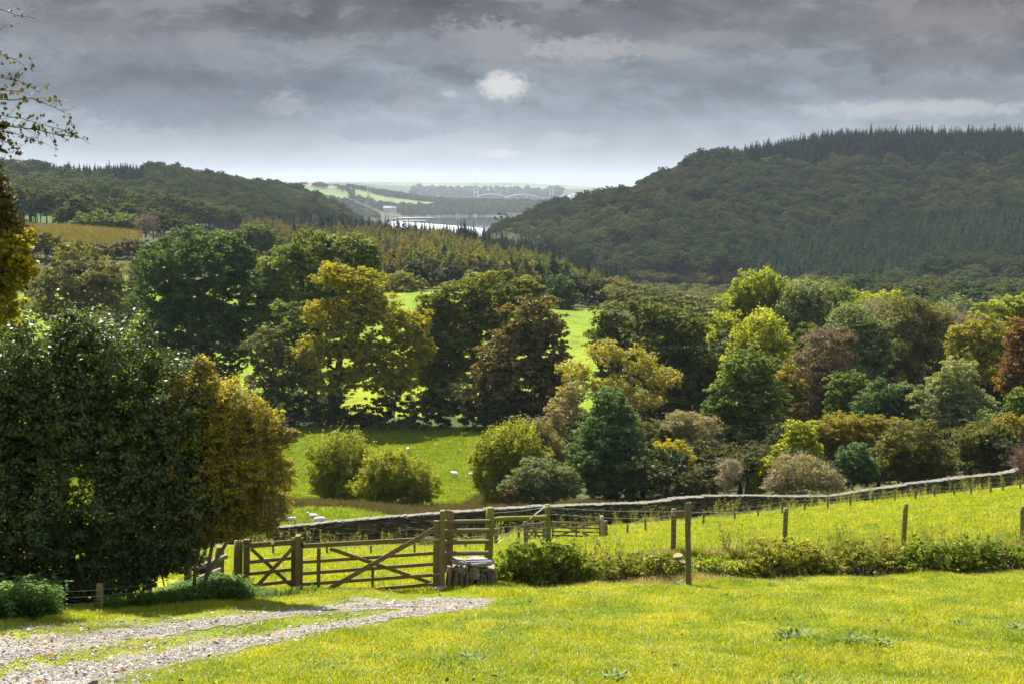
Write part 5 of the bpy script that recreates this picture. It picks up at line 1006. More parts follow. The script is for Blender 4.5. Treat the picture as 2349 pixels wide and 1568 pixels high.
# tall weed stems on the bank crest
def weed(name, seed, h, mat):
    rng = np.random.default_rng(seed); tb = Tubes(); P = []
    for i in range(3):
        b = np.array([rng.normal() * .04, rng.normal() * .04, 0]); e = np.array([rng.normal() * .16 * h, rng.normal() * .12 * h, h * rng.uniform(.7, 1.1)]); tb.add([b, (b + e) / 2 + rng.normal(size=3) * .03, e], [.006, .005, .002], 4)
        for q in range(12): f = rng.uniform(.3, 1.05); P.append(b + (e - b) * f + rng.normal(size=3) * .05)
    P = np.array(P); V, Q = leaf_quads(P, rand_unit(len(P), rng), .065 * rng.uniform(.6, 1.3, len(P)), rng, .5); T = np.repeat(np.stack([rng.random(len(P)), rng.random(len(P)), rng.random(len(P)), np.ones(len(P))], 1), 4, 0)
    Vt = np.concatenate(tb.V); Qt = np.concatenate(tb.Q); me = np_mesh(name, np.concatenate([Vt, V]), np.concatenate([Qt, Q + len(Vt)]), np.concatenate([np.full((len(Vt), 4), .5), T]))
    me.materials.append(M['twig_tan']); me.materials.append(mat); me.polygons.foreach_set('material_index', np.array([0] * len(Qt) + [1] * len(Q), np.int32)); return me
WD = [weed('weed_stem', i, .8, M['willow'] if i % 2 else M['bramble2']) for i in range(5)]
n = 300; xx = np.concatenate([rg.uniform(1640, 1790, 25), rg.uniform(1850, 2130, 70), rg.uniform(2080, 2420, 80), rg.uniform(1160, 1460, 18)]); n = len(xx); a = (xx - 1174.5) / F; Yb = bankY(a) + rg.uniform(.2, 1.6, n); X = a * Yb * 1.03
gn_scatter('weed_stems', np.stack([X, Yb, ground(X, Yb)], 1), np.stack([rg.normal(size=n) * .12, rg.normal(size=n) * .12, rg.uniform(0, 6.3, n)], 1), rg.uniform(.5, 1.1, (n, 1)) * np.ones((1, 3)), rg.integers(0, 5, n), WD, 'thin upright weed stems with yellowing leaves on the bank crest', 'weeds')
# nettles at left
def nettle(name, seed, h, mat):
    rng = np.random.default_rng(seed); tb = Tubes(); P = []; N_ = []; A_ = []
    for i in range(4):
        b = np.array([rng.normal() * .07, rng.normal() * .07, 0]); e = b + np.array([rng.normal() * .1, rng.normal() * .1, h * rng.uniform(.7, 1.15)]); tb.add([b, e], [.006, .003], 4)
        for q in range(9):
            f = .15 + .85 * q / 8; c = b + (e - b) * f; an = q * 1.6 + i
            for s_ in (0, PI): d = np.array([math.cos(an + s_), math.sin(an + s_), -.15]); P.append(c + d * .05 * (1.15 - .5 * f)); N_.append(np.array([0, 0, 1.]) + .35 * rng.normal(size=3)); A_.append(d)
    P = np.array(P); N_ = np.array(N_); N_ /= np.linalg.norm(N_, axis=1, keepdims=True); V, Q = leaf_quads(P, N_, .085 * rng.uniform(.7, 1.2, len(P)), rng, .6, along=np.array(A_)); T = np.repeat(np.stack([rng.random(len(P)), rng.random(len(P)), rng.random(len(P)), np.ones(len(P))], 1), 4, 0)
    Vt = np.concatenate(tb.V); Qt = np.concatenate(tb.Q); me = np_mesh(name, np.concatenate([Vt, V]), np.concatenate([Qt, Q + len(Vt)]), np.concatenate([np.full((len(Vt), 4), .5), T])); me.materials.append(mat); return me
M['nettle'] = L('nettle_leaves', (.035, .08, .016), (.07, .14, .022), (.13, .21, .03), .42)
NP = [nettle('nettle', i, .42, M['nettle']) for i in range(4)]
X, Y, Z, x, y = sample_ground(9000, 20.5, 31, -.42, -.13, 1)
k = (y < np.interp(x, [0, 120, 240, 400, 560, 720], [1428, 1420, 1400, 1388, 1380, 1362])) & (x < 730) & (Y < np.interp(x, [0, 250, 400, 560, 690, 730], [24.3, 25.6, 29.5, 30.3, 30.2, 30.])) & ((x > 225) | (x < 125) | (Y < 22.8)); P = np.stack([X, Y, Z], 1)[k]; xk = x[k]; n = len(P)
sc = rg.uniform(.6, 1.2, n) * np.interp(xk, [0, 110, 130, 230, 420, 470, 545, 575, 720], [1.15, 1., .45, .5, .55, .8, .85, .45, .4])
gn_scatter('nettles', P, np.stack([rg.normal(size=n) * .1, rg.normal(size=n) * .1, rg.uniform(0, 6.3, n)], 1), sc[:, None] * np.ones((1, 3)), rg.integers(0, 4, n), NP, 'bank of green nettles at the foot of the holly', 'nettles'); print('nettles', n)
# thistles and dung coloured tufts in the foreground
def thistle(name, seed, mat):
    rng = np.random.default_rng(seed); n = 80; an = rng.uniform(0, 6.3, n); ti = rng.uniform(.1, 1., n); P = []; N_ = []; A_ = []
    for k in range(n):
        d = np.array([math.cos(an[k]), math.sin(an[k]), ti[k] * .8]); P.append(d * .08 * rng.uniform(.3, 1.5) + rng.normal(size=3) * np.array([.05, .05, .01])); N_.append(np.array([-math.cos(an[k]) * ti[k], -math.sin(an[k]) * ti[k], 1.])); A_.append(d)
    P = np.array(P); N_ = np.array(N_) + rng.normal(size=(n, 3)) * .3; N_ /= np.linalg.norm(N_, axis=1, keepdims=True); V, Q = leaf_quads(P, N_, .09 * rng.uniform(.5, 1.3, n), rng, .4, along=np.array(A_)); T = np.repeat(np.stack([rng.random(n), rng.random(n), rng.random(n), np.ones(n)], 1), 4, 0); V[:, 2] += .03
    me = np_mesh(name, V, Q, T); me.materials.append(mat); return me
M['thistle'] = L('thistle_leaves', (.07, .12, .035), (.12, .18, .05), (.2, .25, .09), .3)
TH = [thistle('thistle', i, M['thistle']) for i in range(3)]
for i, (x, y, sc, lb) in enumerate([(1078, 1526, 1.25, 'dark thistle rosette alone near the bottom middle of the grass'), (1800, 1469, 1.15, 'left half of the double thistle clump in the right foreground'), (1838, 1467, 1.2, 'right half of the double thistle clump in the right foreground'), (1962, 1478, 1.1, 'thistle rosette just right of the double clump'), (2020, 1483, 1., 'flatter thistle right of the single rosette'), (2050, 1440, 1., 'pale thistle above the row of rosettes'), (2200, 1440, .95, 'thistle far right in the middle of the foreground grass'), (1550, 1345, 1.2, 'thistle in the grass just left of the signpost foot'), (1770, 1345, .9, 'small thistle under the bank brambles'), (2330, 1448, 1., 'thistle at the right edge of the foreground grass'), (1410, 1560, .9, 'thistle at the bottom edge of the photo')]):
    h = hit(x, y, 8, 34); o = link('thistle', TH[i % 3]); o.location = (h.x, h.y, gz(h.x, h.y)); o.rotation_euler = (0, 0, i * 1.3); o.scale = (sc * 1.05, sc * .95, sc * .85); tag(o, lb, 'thistle', 'thistles in the foreground grass')
# fallen leaves
def fl(name, seed, mat):
    rng = np.random.default_rng(seed); V = []; 
    for k in range(6): an = k * PI / 3; V.append((math.cos(an) * .5 * (1 if k % 3 else 1.25), math.sin(an) * .36, .12 * abs(math.sin(an)) + rng.random() * .12))
    me = bpy.data.meshes.new(name); me.from_pydata(V, [], [(0, 1, 2, 3, 4, 5)]); me.update(); me.materials.append(mat); return me
s = NT('dead_leaf'); ob = s.n('ObjectInfo').outputs['Random']; M['dead'] = s.out(s.pr(s.ramp(ob, [(0, (.10, .05, .015)), (.5, (.2, .10, .02)), (1, (.3, .17, .03))]), .9, None, .05))
X, Y, Z, x, y = sample_ground(700, 9.5, 31, -.4, .3, 1); k = rg.random(700) < np.interp(x, [0, 1200, 2300], [1, .8, .25]); P = np.stack([X, Y, Z + .055], 1)[k]; n = len(P)
gn_scatter('fallen_leaves', P, rg.normal(size=(n, 3)) * np.array([.4, .4, 3]), rg.uniform(.03, .07, (n, 1)) * np.ones((1, 3)), rg.integers(0, 3, n), [fl('fallen_leaf', i, M['dead']) for i in range(3)], 'orange brown fallen leaves dotted over the grass', 'leaves')
# bracken along the back of the wall
M['fern'] = L('bracken_fronds', (.05, .10, .025), (.10, .17, .035), (.2, .24, .05), .4)
def fern(name, seed):
    rng = np.random.default_rng(seed); P = []; A_ = []
    for i in range(9):
        an = rng.uniform(0, 6.3); d = np.array([math.cos(an), math.sin(an), 0.])
        for q in range(9):
            f = q / 8; c = d * f * .5 + np.array([0, 0, .75 * f - .45 * f * f]); sd = np.array([-d[1], d[0], 0])
            for s_ in (-1, 1): P.append(c + sd * s_ * .08 * (1.2 - f)); A_.append(sd * s_ + d * .4)
    P = np.array(P); n = len(P); N_ = np.array([0, 0, 1.]) + .3 * rng.normal(size=(n, 3)); N_ /= np.linalg.norm(N_, axis=1, keepdims=True); V, Q = leaf_quads(P, N_, .2 * rng.uniform(.7, 1.2, n), rng, .3, along=np.array(A_)); T = np.repeat(np.stack([rng.random(n), rng.random(n), rng.random(n), np.ones(n)], 1), 4, 0)
    me = np_mesh(name, V, Q, T); me.materials.append(M['fern']); return me
xx = np.concatenate([rg.uniform(1270, 1330, 30), rg.uniform(1430, 1600, 130), rg.uniform(1600, 2000, 60), rg.uniform(2080, 2300, 150)]); n = len(xx); Yb = np.interp(xx, [p[0] for p in wp], [p[2] for p in wp]) + rg.uniform(.7, 3., n); a = (xx - 1174.5) / F; X = a * Yb * 1.02
ztop = np.array([W(x_, y_, Y_).z for x_, y_, Y_ in zip(xx, np.interp(xx, [p[0] for p in wp], [p[1] for p in wp]), Yb)]); zg = np.maximum(ground(X, Yb), ztop - .55)
gn_scatter('bracken', np.stack([X, Yb, zg], 1), np.stack([rg.normal(size=n) * .15, rg.normal(size=n) * .15, rg.uniform(0, 6.3, n)], 1), rg.uniform(.7, 1.4, (n, 1)) * np.ones((1, 3)), rg.integers(0, 3, n), [fern('bracken_frond', i) for i in range(3)], 'pale green bracken showing over the top of the long wall', 'bracken')
# weeds at the foot of the wall
n = 380; xx = rg.uniform(560, 2400, n); Yb = np.interp(xx, [p[0] for p in wp], [p[2] for p in wp]) - rg.uniform(.5, 3.5, n); a = (xx - 1174.5) / F; X = a * Yb * 1.02
gn_scatter('wall_weeds', np.stack([X, Yb, ground(X, Yb)], 1), np.stack([np.zeros(n), np.zeros(n), rg.uniform(0, 6.3, n)], 1), rg.uniform(.6, 1.6, (n, 1)) * np.ones((1, 3)), rg.integers(0, 8, n), WD + [blade_tuft('wall_tuft', 20, .3, .4, .03, rg, .6, M['rank']) for i in range(3)], 'tangled weeds along the foot of the long wall', 'weeds')
# ---------------------------------------------------------------- far woods
def leafset(cs, rs, leaf, seed, dens=1., flat=.8, **k): return clump_leaves(np.array(cs), np.array(rs), leaf, np.random.default_rng(seed), dens, flat, **k)
def dome_tree(name, seed, mat, r=5.5, h=12., leaf=.95, n=20, dens=.8, zc=.58):
    rng = np.random.default_rng(seed); d = rand_unit(n * 3, rng); d = d[d[:, 2] > -.35][:n]; q = rng.uniform(.65, 1., len(d)) ** .6
    cs = d * q[:, None] * np.array([r * .75, r * .75, h * .37]) + np.array([0, 0, h * zc]); rs = r * rng.uniform(.26, .42, len(d))
    V, Q, T = clump_leaves(cs, rs, leaf, rng, dens, .8, spray=7); tb = Tubes(); tb.add([[0, 0, -1.5], [.2, 0, h * .3], [0, 0, h * .6]], [.4, .32, .15], 5)
    Vt = np.concatenate(tb.V); Qt = np.concatenate(tb.Q); me = np_mesh(name, np.concatenate([Vt, V]), np.concatenate([Qt, Q + len(Vt)]), np.concatenate([np.full((len(Vt), 4), .3), T])); me.materials.append(B); me.materials.append(mat)
    me.polygons.foreach_set('material_index', np.array([0] * len(Qt) + [1] * len(Q), np.int32)); return me
def cone_tree(name, seed, mat, h=16., r=2.6, layers=15, per=9, droop=.35, loose=.15, w=.42, gap=0.):
    rng = np.random.default_rng(seed); P = []; N_ = []; A_ = []; Ls = []
    for i in range(layers):
        f = i / (layers - 1); z = h * (.1 + .88 * f); R_ = r * (1 - f) ** .85 * rng.uniform(.8, 1.15) + .18
        for k in range(max(4, int(per * (1 - .5 * f)))):
            an = rng.uniform(0, 6.3); d = np.array([math.cos(an), math.sin(an), -droop + rng.normal() * .12]); L_ = R_ * rng.uniform(.75, 1.2)
            for s_ in (.35, .75): P.append(np.array([0, 0, z]) + d * L_ * s_ + rng.normal(size=3) * loose); N_.append(np.array([d[0] * .9, d[1] * .9, .75]) + rng.normal(size=3) * .45); A_.append(d + np.array([0, 0, .15 * (s_ > .5)])); Ls.append(L_ * .75 + .25)
    P.append(np.array([0, 0, h * .98])); N_.append(np.array([.3, 1., 0])); A_.append(np.array([0, 0, 1.])); Ls.append(h * .08)
    P = np.array(P); N_ = np.array(N_); N_ /= np.linalg.norm(N_, axis=1, keepdims=True); Ls = np.array(Ls); V, Q = leaf_quads(P, N_, Ls, rng, w, along=np.array(A_)); n = len(P); T = np.repeat(np.stack([rng.random(n), np.clip(P[:, 2] / h * .0 + rng.random(n), 0, 1), rng.random(n), np.ones(n)], 1), 4, 0)
    tb = Tubes(); tb.add([[0, 0, -1.5], [0, 0, h * .5], [0, 0, h * .95]], [.28, .18, .04], 5); Vt = np.concatenate(tb.V); Qt = np.concatenate(tb.Q)
    me = np_mesh(name, np.concatenate([Vt, V]), np.concatenate([Qt, Q + len(Vt)]), np.concatenate([np.full((len(Vt), 4), .3), T])); me.materials.append(B); me.materials.append(mat); me.polygons.foreach_set('material_index', np.array([0] * len(Qt) + [1] * len(Q), np.int32)); return me
M['w_oak'] = L('far_oak_leaves', (.036, .066, .024), (.058, .088, .029), (.088, .09, .03), .3, .7, .05, objvar=1.1)
M['w_far'] = L('distant_wood_leaves', (.035, .055, .022), (.055, .072, .027), (.085, .08, .032), .3, .7, .05, objvar=.9)
M['w_lightoak'] = L('pale_oak_leaves', (.058, .085, .024), (.092, .118, .032), (.14, .14, .04), .32, .7, .05, objvar=.9)
M['w_scrub'] = L('scrub_leaves', (.075, .09, .032), (.12, .13, .044), (.19, .18, .065), .3, .7, .05, objvar=.9)
M['w_rust'] = L('rust_tree_leaves', (.09, .05, .018), (.16, .075, .022), (.2, .10, .03), .3, .7, .05, objvar=.9)
M['spruce'] = L('spruce_needles', (.012, .025, .012), (.02, .038, .018), (.034, .052, .022), .15, .7, .04, objvar=.7)
M['fir'] = L('fir_needles', (.026, .055, .027), (.042, .08, .034), (.066, .10, .04), .25, .7, .04, objvar=.8)
M['larch'] = L('larch_needles', (.06, .068, .02), (.10, .092, .024), (.155, .115, .028), .35, .7, .04, objvar=1.)
M['larch_green'] = L('green_larch_needles', (.06, .08, .022), (.10, .115, .028), (.15, .14, .036), .35, .7, .04, objvar=1.)
OAK = [dome_tree('oak_crown', i, M['w_oak'], 7.6 + .7 * (i % 3), 15 + i % 4, .8, 26, .85, .55) for i in range(7)]; PALE = [dome_tree('pale_oak_crown', 20 + i, M['w_lightoak'], 7., 13 + i, .85, 26) for i in range(3)]
SCRUB = [dome_tree('scrub_crown', 30 + i, M['w_scrub'], 4., 5., .6, 18) for i in range(3)]; RUST = [dome_tree('rust_crown', 35 + i, M['w_rust'], 5., 10.) for i in range(2)]
SPR = [cone_tree('spruce', 40 + i, M['spruce'], 17 + i, 3.9, 17, 14, w=.7) for i in range(4)]; FIR = [cone_tree('fir', 50 + i, M['fir'], 16 + 1.5 * i, 4.4, 17, 14, droop=.15, w=.7) for i in range(4)]
LAR = [cone_tree('larch', 60 + i, M['larch'], 9.5, 3.5, 11, 13, .05, .3, .4) for i in range(4)]; LGR = [cone_tree('green_larch', 70 + i, M['larch_green'], 9., 3.7, 11, 13, .05, .3, .42) for i in range(3)]
FAR = [dome_tree('far_crown', 80 + i, M['w_far'], 7., 12., 2., 16, .9, .42) for i in range(4)]
PINE = [dome_tree('pine_crown', 90 + i, M['spruce'], 5.5, 18, .8, 13, .6) for i in range(2)]
UND = [dome_tree('undergrowth_bush', 140 + i, M['hedge'], 2.6, 3.6, .34, 16, .7) for i in range(3)]
rw = np.random.default_rng(77)
def grid_pts(a0, a1, Y0, Y1, sp):
    x0, x1 = min(a0 * Y0, a0 * Y1), max(a1 * Y0, a1 * Y1); xs = np.arange(x0, x1, sp); ys = np.arange(Y0, Y1, sp); X, Y = np.meshgrid(xs, ys); X = X + (np.arange(len(ys)) % 2)[:, None] * sp / 2; X = X.ravel() + rw.normal(size=X.size) * sp * .25; Y = Y.ravel() + rw.normal(size=Y.size) * sp * .25
    k = (X / Y > a0) & (X / Y < a1); X, Y = X[k], Y[k]; Z = ground(X, Y); d = Y * CP - Z * SP; return X, Y, Z, 1174.5 + F * X / d, 784 - F * (Y * SP + Z * CP) / d
woods = {}   # kind -> list of (X, Y, Z, scale)
def plant(kind, X, Y, Z, k, s0=.75, s1=1.3):
    n = int(k.sum()); woods.setdefault(kind, []).append(np.stack([X[k], Y[k], Z[k], rw.uniform(s0, s1, n)], 1))
ax = lambda x: (x - 1174.5) / F
# the big hill on the right
X, Y, Z, x, y = grid_pts(ax(1115), ax(2560), 930, 1780, 12.)
hill = (Y > np.interp(x, [1115, 1200, 1280, 1400, 1480, 1720, 1800], [1390, 1300, 1150, 1010, 1000, 990, 925])) & (Y < np.interp(x, [1115, 1280, 1400, 1650, 2000], [1560, 1720, 1600, 1640, 1720]))
top = hill & (x > 1700) & (y < 392); fir = hill & (x > 1690) & (y > np.interp(x, [1690, 1740, 2000, 2349, 2600], [615, 598, 550, 507, 480])) & (y < np.interp(x, [1690, 1800, 2000, 2200], [640, 690, 690, 640]))
pines = hill & (x > 2000) & (y > 560) & ~fir; rest = hill & ~top & ~fir & ~pines; u = rw.random(len(x)); pale = np.sin(X * .013 + 1) * np.sin(Y * .011) + .25 * rw.normal(size=len(x)) > .55
plant('right_oak', X, Y, Z, rest & ~pale & (u > .02), .6, 1.35); plant('right_pale', X, Y, Z, rest & pale); plant('right_rust', X, Y, Z, rest & (u <= .02)); plant('right_oak', X, Y, Z, pines & (u < .55)); plant('right_pine', X, Y, Z, pines & (u > .72), .7, 1.); plant('right_fir', X, Y, Z, pines & (u >= .55) & (u <= .72), .7, 1.)
X, Y, Z, x, y = grid_pts(ax(1680), ax(2560), 930, 1780, 6.2)
top = (x > 1700) & (y < 392) & (Y < np.interp(x, [1650, 2000], [1640, 1720])); fir = (x > 1690) & (y > np.interp(x, [1690, 1740, 2000, 2349, 2600], [615, 598, 550, 507, 480])) & (y < np.interp(x, [1690, 1800, 2000, 2200], [640, 690, 690, 640])) & (Y < 1400)
plant('top_spruce', X, Y, Z, top & (rw.random(len(x)) < .8), .75, 1.25); plant('right_fir', X, Y, Z, fir, .65, 1.15)
# valley floor scrub
X, Y, Z, x, y = grid_pts(ax(1270), ax(1740), 986, 1030, 6.); plant('scrub', X, Y, Z, Y > 0, .8, 1.6)
X, Y, Z, x, y = grid_pts(ax(1120), ax(2500), 425, 990, 7.5); k = (Y > np.interp(x, [1120, 1300, 1400, 1500], [640, 470, 425, 420])) & ~((x > 1435) & (x < 1725) & (Y > 885)) & (Y < np.interp(x, [1120, 1280, 1480], [640, 1000, 900])) & ~((x < 1380) & (Y < 640)); u = rw.random(len(x))
plant('scrub', X, Y, Z, k & ((u < .8) | (x < 1850)), .7, 1.4); k2 = k & (x > 1850) & (u >= .8); plant('right_rust', X, Y, Z, k2 & (u > .93), .7, 1.); plant('right_oak', X, Y, Z, k2 & (u <= .93), .7, 1.1)
X, Y, Z, x, y = grid_pts(ax(1480), ax(2500), 210, 430, 8.5); plant('scrub', X, Y, Z, (x > 1500) & (Y > 300), .9, 1.6); plant('right_oak', X, Y, Z, (x > 1560) & (Y < 300), .5, .8)
X, Y, Z, x, y = grid_pts(ax(1130), ax(2500), 117, 214, 3.6); yw = np.interp(x, [p[0] for p in wp], [p[2] for p in wp]); k = (Y > yw + 9) & (Y > np.interp(x, [1130, 1320, 1500], [205, 150, 117])) & (rw.random(len(x)) < .8)
plant('under', X, Y, Z, k, .5, 1.1)
# the larch and spruce spur in the middle
X, Y, Z, x, y = grid_pts(ax(560), ax(1440), 432, 960, 5.2); inr = (Y > np.interp(x, [560, 640, 850, 1150, 1440], [520, 455, 432, 470, 600])) & (Y < np.interp(x, [560, 640, 780, 1000, 1440], [860, 900, 930, 930, 980])); u = rw.random(len(x)); pat = np.sin(X * .05 + 2) * np.sin(Y * .022 + X * .01) + .35 * rw.normal(size=len(x))
crest = inr & (Y > np.interp(x, [560, 720, 800, 1000, 1200, 1440], [990, 780, 790, 820, 700, 640])); lar = inr & ~crest; or_ = lar & (pat > np.interp(x, [640, 900, 1000, 1150], [-.9, -.3, .25, 1.]))
plant('spur_spruce', X, Y, Z, crest & (u < .75), .5, .85); plant('spur_larch', X, Y, Z, or_ & (u < .66), .6, 1.2); plant('spur_green', X, Y, Z, lar & ~or_ & (u < .6), .6, 1.25); plant('right_pale', X, Y, Z, lar & ~or_ & (u > .6) & (u < .72), .28, .5); plant('right_rust', X, Y, Z, or_ & (u > .66) & (u < .72), .35, .55); plant('left_oak', X, Y, Z, lar & (u > .72) & (u < .82), .28, .5); plant('spur_spruce', X, Y, Z, lar & (u > .975), .4, .65)
# the hill on the left
X, Y, Z, x, y = grid_pts(ax(-250), ax(700), 500, 1750, 10.5)
fl_ = np.zeros(len(x), bool)
for (x0, x1, Y0, Y1) in [(95, 190, 1120, 1230), (255, 310, 960, 1060), (50, 130, 640, 720), (190, 240, 1130, 1200)]: fl_ |= (x > x0) & (x < x1) & (Y > Y0) & (Y < Y1)
k = ~fl_ & (Y > np.interp(x, [-250, 300, 330, 560, 700], [505, 515, 470, 880, 950])); u = rw.random(len(x)); con = (np.sin(X * .012) * np.sin(Y * .006 + 1) > .45)
sky = (Y > 1150) & (x > 105) & (x < 335); plant('top_spruce', X, Y, Z, k & sky & (u < .95), .45, .8); plant('left_oak', X, Y, Z, k & ~sky & ~con, .5, 1.); plant('left_pine', X, Y, Z, k & ~sky & con & (u < .6), .55, .8); plant('left_oak', X, Y, Z, k & ~sky & con & (u >= .6), .5, 1.); 
X, Y, Z, x, y = grid_pts(ax(560), ax(905), 960, 2950, 11.); k = (Y > np.interp(x, [560, 905], [960, 1700])) & (Y < np.interp(x, [560, 650, 780, 905], [1900, 2050, 2750, 2880])) & (Z > SEA + 1); plant('left_oak', X, Y, Z, k, .55, .9)
# far shore
X, Y, Z, x, y = grid_pts(ax(870), ax(1500), 3960, 5050, 20.); k = (Y > np.interp(x, [870, 920, 1000], [4000, 3980, 3960])) & (Z > SEA + .2) & ~((x < 1000) & (Y > 4330) & (Y < 4640)) & ~((x < 915) & (Y < 4080)); plant('far', X, Y, Z, k, 1., 1.6)
X, Y, Z, x, y = grid_pts(ax(640), ax(1010), 3100, 5300, 24.); k = (x < 1000) & ((Y < 3880) | ((x > 800) & (x < 905) & (Y > 4080) & (Y < 4330)) | ((Y > 4640) & (x > 800)) | ((Y > 4420) & (Y < 4560) & (x > 690) & (x < 800) & (rw.random(len(x)) < .5))) & (Z > SEA + 2) & ~((x > 868) & (x < 915) & (Y > 3300) & (Y < 4080)); plant('far', X, Y, Z, k, .9, 1.4)
X, Y, Z, x, y = grid_pts(ax(760), ax(1460), 5100, 8300, 52.); k = ((Y > 7050) & (x > 940) & (x < 1290) ) & (rw.random(len(x)) < .85); plant('far', X, Y, Z, k, 1.5, 2.6); plant('far', X, Y, Z, Y < 5700, .9, 1.4)
for v in woods: woods[v] = np.concatenate(woods[v])
for v in ('right_oak', 'right_pale', 'right_rust'): woods[v][:, 3] *= np.where(woods[v][:, 1] > 930, np.interp(woods[v][:, 0] / woods[v][:, 1] * F + 1174.5, [1115, 1200, 1380], [.42, .6, 1.]), 1.)
KINDS_ = {
 'right_oak': (OAK, 'oak_tree', 'tree', 'rounded dark oak low on the wooded hill at right', 'oaks low on the right hill', 'dark oak wood covering the big hill at right', 160),
 'right_pale': (PALE, 'oak_tree', 'tree', 'small pale green oak on the middle spur or the right hill', 'pale oaks of spur and right hill', 'paler green oaks scattered over the spur and the right hill', 60),
 'right_rust': (RUST, 'beech_tree', 'tree', 'small rust coloured beech on the middle spur or the right hill', 'rust beeches of spur and right hill', 'scattered rust coloured beeches on the far hills', 25),
 'right_pine': (PINE, 'pine_tree', 'tree', 'dark broad pine below the conifers on the right hill', 'pines below the right hill conifers', 'dark pines low on the right hill', 20),
 'right_fir': (FIR, 'fir_tree', 'tree', 'mid green pointed fir of the plantation low on the right hill', 'firs of the right hill plantation', 'mid green fir plantation low on the right hill', 110),
 'top_spruce': (SPR, 'spruce_tree', 'tree', 'black green spruce of the plantations along the hilltops', 'spruces on the hilltops', 'black green spruce plantation on the hilltop skylines', 0),
 'scrub': (SCRUB, 'willow_bush', 'shrub', 'pale olive willow scrub in the valley bottom below the right hill', 'valley bottom willows', 'pale olive willow scrub filling the valley bottom', 70),
 'spur_spruce': (SPR, 'spruce_tree', 'tree', 'dark spruce along the crest of the larch covered spur', 'spruces of the middle spur', 'dark spruce belt along the crest of the middle spur', 60),
 'spur_larch': (LAR, 'larch_tree', 'tree', 'orange brown larch on the spur beyond the upper field', 'orange larches of the spur', 'orange brown larch plantation on the middle spur', 110),
 'spur_green': (LGR, 'larch_tree', 'tree', 'yellow green larch on the spur beyond the upper field', 'green larches of the spur', 'yellow green larch plantation on the middle spur', 80),
 'left_oak': (OAK, 'oak_tree', 'tree', 'dark green oak on the middle spur or the left hill', 'oaks of spur and left hill', 'dark mixed oak wood covering the hill at left', 80),
 'left_pine': (PINE, 'pine_tree', 'tree', 'blackish pine in the woods at the near foot of the left hill', 'pines of the left hill', 'blackish pines in the woods of the left hill', 25),
 'under': (UND, 'undergrowth', 'bushes', '', '', 'dark tangled undergrowth beneath the trees of the right hand wood', 0),
 'far': (FAR, 'oak_tree', 'tree', '', '', 'hazy woods on the far shore and the farthest slopes', 0)}
for kd, (protos, nm, cat, lb, grp, lbs, ni) in KINDS_.items():
    A = woods[kd]; vis = np.abs(A[:, 0] / A[:, 1]) < .355; order = np.lexsort((A[:, 1], ~vis)); near = order[:ni]; restk = order[ni:]
    for i in near:
        o = link(nm, protos[rw.integers(len(protos))]); o.location = A[i, :3]; o.rotation_euler = (0, 0, rw.uniform(0, 6.3)); s_ = A[i, 3]; o.scale = (s_ * rw.uniform(.9, 1.15), s_ * rw.uniform(.9, 1.15), s_); tag(o, lb, cat, grp)
    n = len(restk); sc = A[restk, 3][:, None] * rw.uniform(.88, 1.14, (n, 3))
    gn_scatter(nm.replace('_tree', '_wood').replace('_bush', '_scrub'), A[restk, :3], np.stack([np.zeros(n), np.zeros(n), rw.uniform(0, 6.3, n)], 1), sc, rw.integers(0, len(protos), n), protos, lbs, 'wood'); print(kd, len(A))
def single(me, nm, lb, x, Y, sc, grp=None, cat='tree', dz=0, sx=1.):
    o = link(nm, me); o.location = G(x, Y, dz); o.scale = (sc * sx, sc * sx, sc); o.rotation_euler = (0, 0, x); return tag(o, lb, cat, grp)
# trees one can pick out far off
CED = [dome_tree('scots_pine_crown', 120 + i, M['spruce'], 5., 20, .8, 10, .75) for i in range(3)]
single(CED[0], 'pine_tree', 'larger of the twin pines at the left tip of the right hill', 1144, 1440, 1.02); single(CED[1], 'pine_tree', 'smaller of the twin pines at the left tip of the right hill', 1159, 1445, .88)
single(CED[2], 'pine_tree', 'flat topped pine on the ridge right of the twin pines', 1213, 1500, .9); single(CED[1], 'pine_tree', 'lower flat topped pine beside its taller neighbour on the ridge', 1229, 1510, .75)
single(cone_tree('deodar', 130, M['spruce'], 19, 3.2, 13, 5, .1, .3, .35), 'cedar_tree', 'ragged leaning conifer standing up against the pale mudflat', 906, 880, .85)
for i, (x, Y, s_, lb) in enumerate([(722, 4430, 1.5, 'left tree of the pair in the brown far field'), (738, 4420, 2.1, 'large round tree at the end of the brown far field'), (785, 4400, 1.9, 'round tree at the top edge of the far green field'), (800, 4400, 1.5, 'small tree right of the round one above the far green field'), (808, 4390, 1.6, 'tree overlapping the small one above the far green field'), (1265, 7100, 3.2, 'big dark tree clump behind the right bridge tower'), (1282, 7100, 3.4, 'wide dark tree clump right of the right bridge tower'), (1320, 7150, 2.2, 'dark trees above the far town'), (1335, 7150, 2., 'small dark tree at the end of the far town trees')]): single(FAR[i % 4], 'oak_tree', lb, x, Y, s_)
for i, (x, Y, hw, top, base, mt, lb) in enumerate([(215, 500, 60, 480, 545, 'green', 'broad mid green tree on the skyline edge of the left cornfield'), (280, 505, 42, 485, 545, 'green', 'lighter green tree beside the left cornfield'), (585, 452, 65, 507, 590, 'oak_dark', 'dark round oak rising behind the domed oak and the ash'), (520, 462, 40, 530, 590, 'green', 'grey green tree between the domed oak and the dark round oak')]):
    tree('oak_tree', lb, 'tree', Y, x, [(x, (top + base) / 2 - 5, hw * .8, (base - top) * .42), (x - hw * .4, (top + base) / 2 + 8, hw * .55, (base - top) * .35), (x + hw * .4, (top + base) / 2 + 6, hw * .55, (base - top) * .36)], M[mt], B, leaf=.7, R0=.45, fork=.3, seed=200 + i)
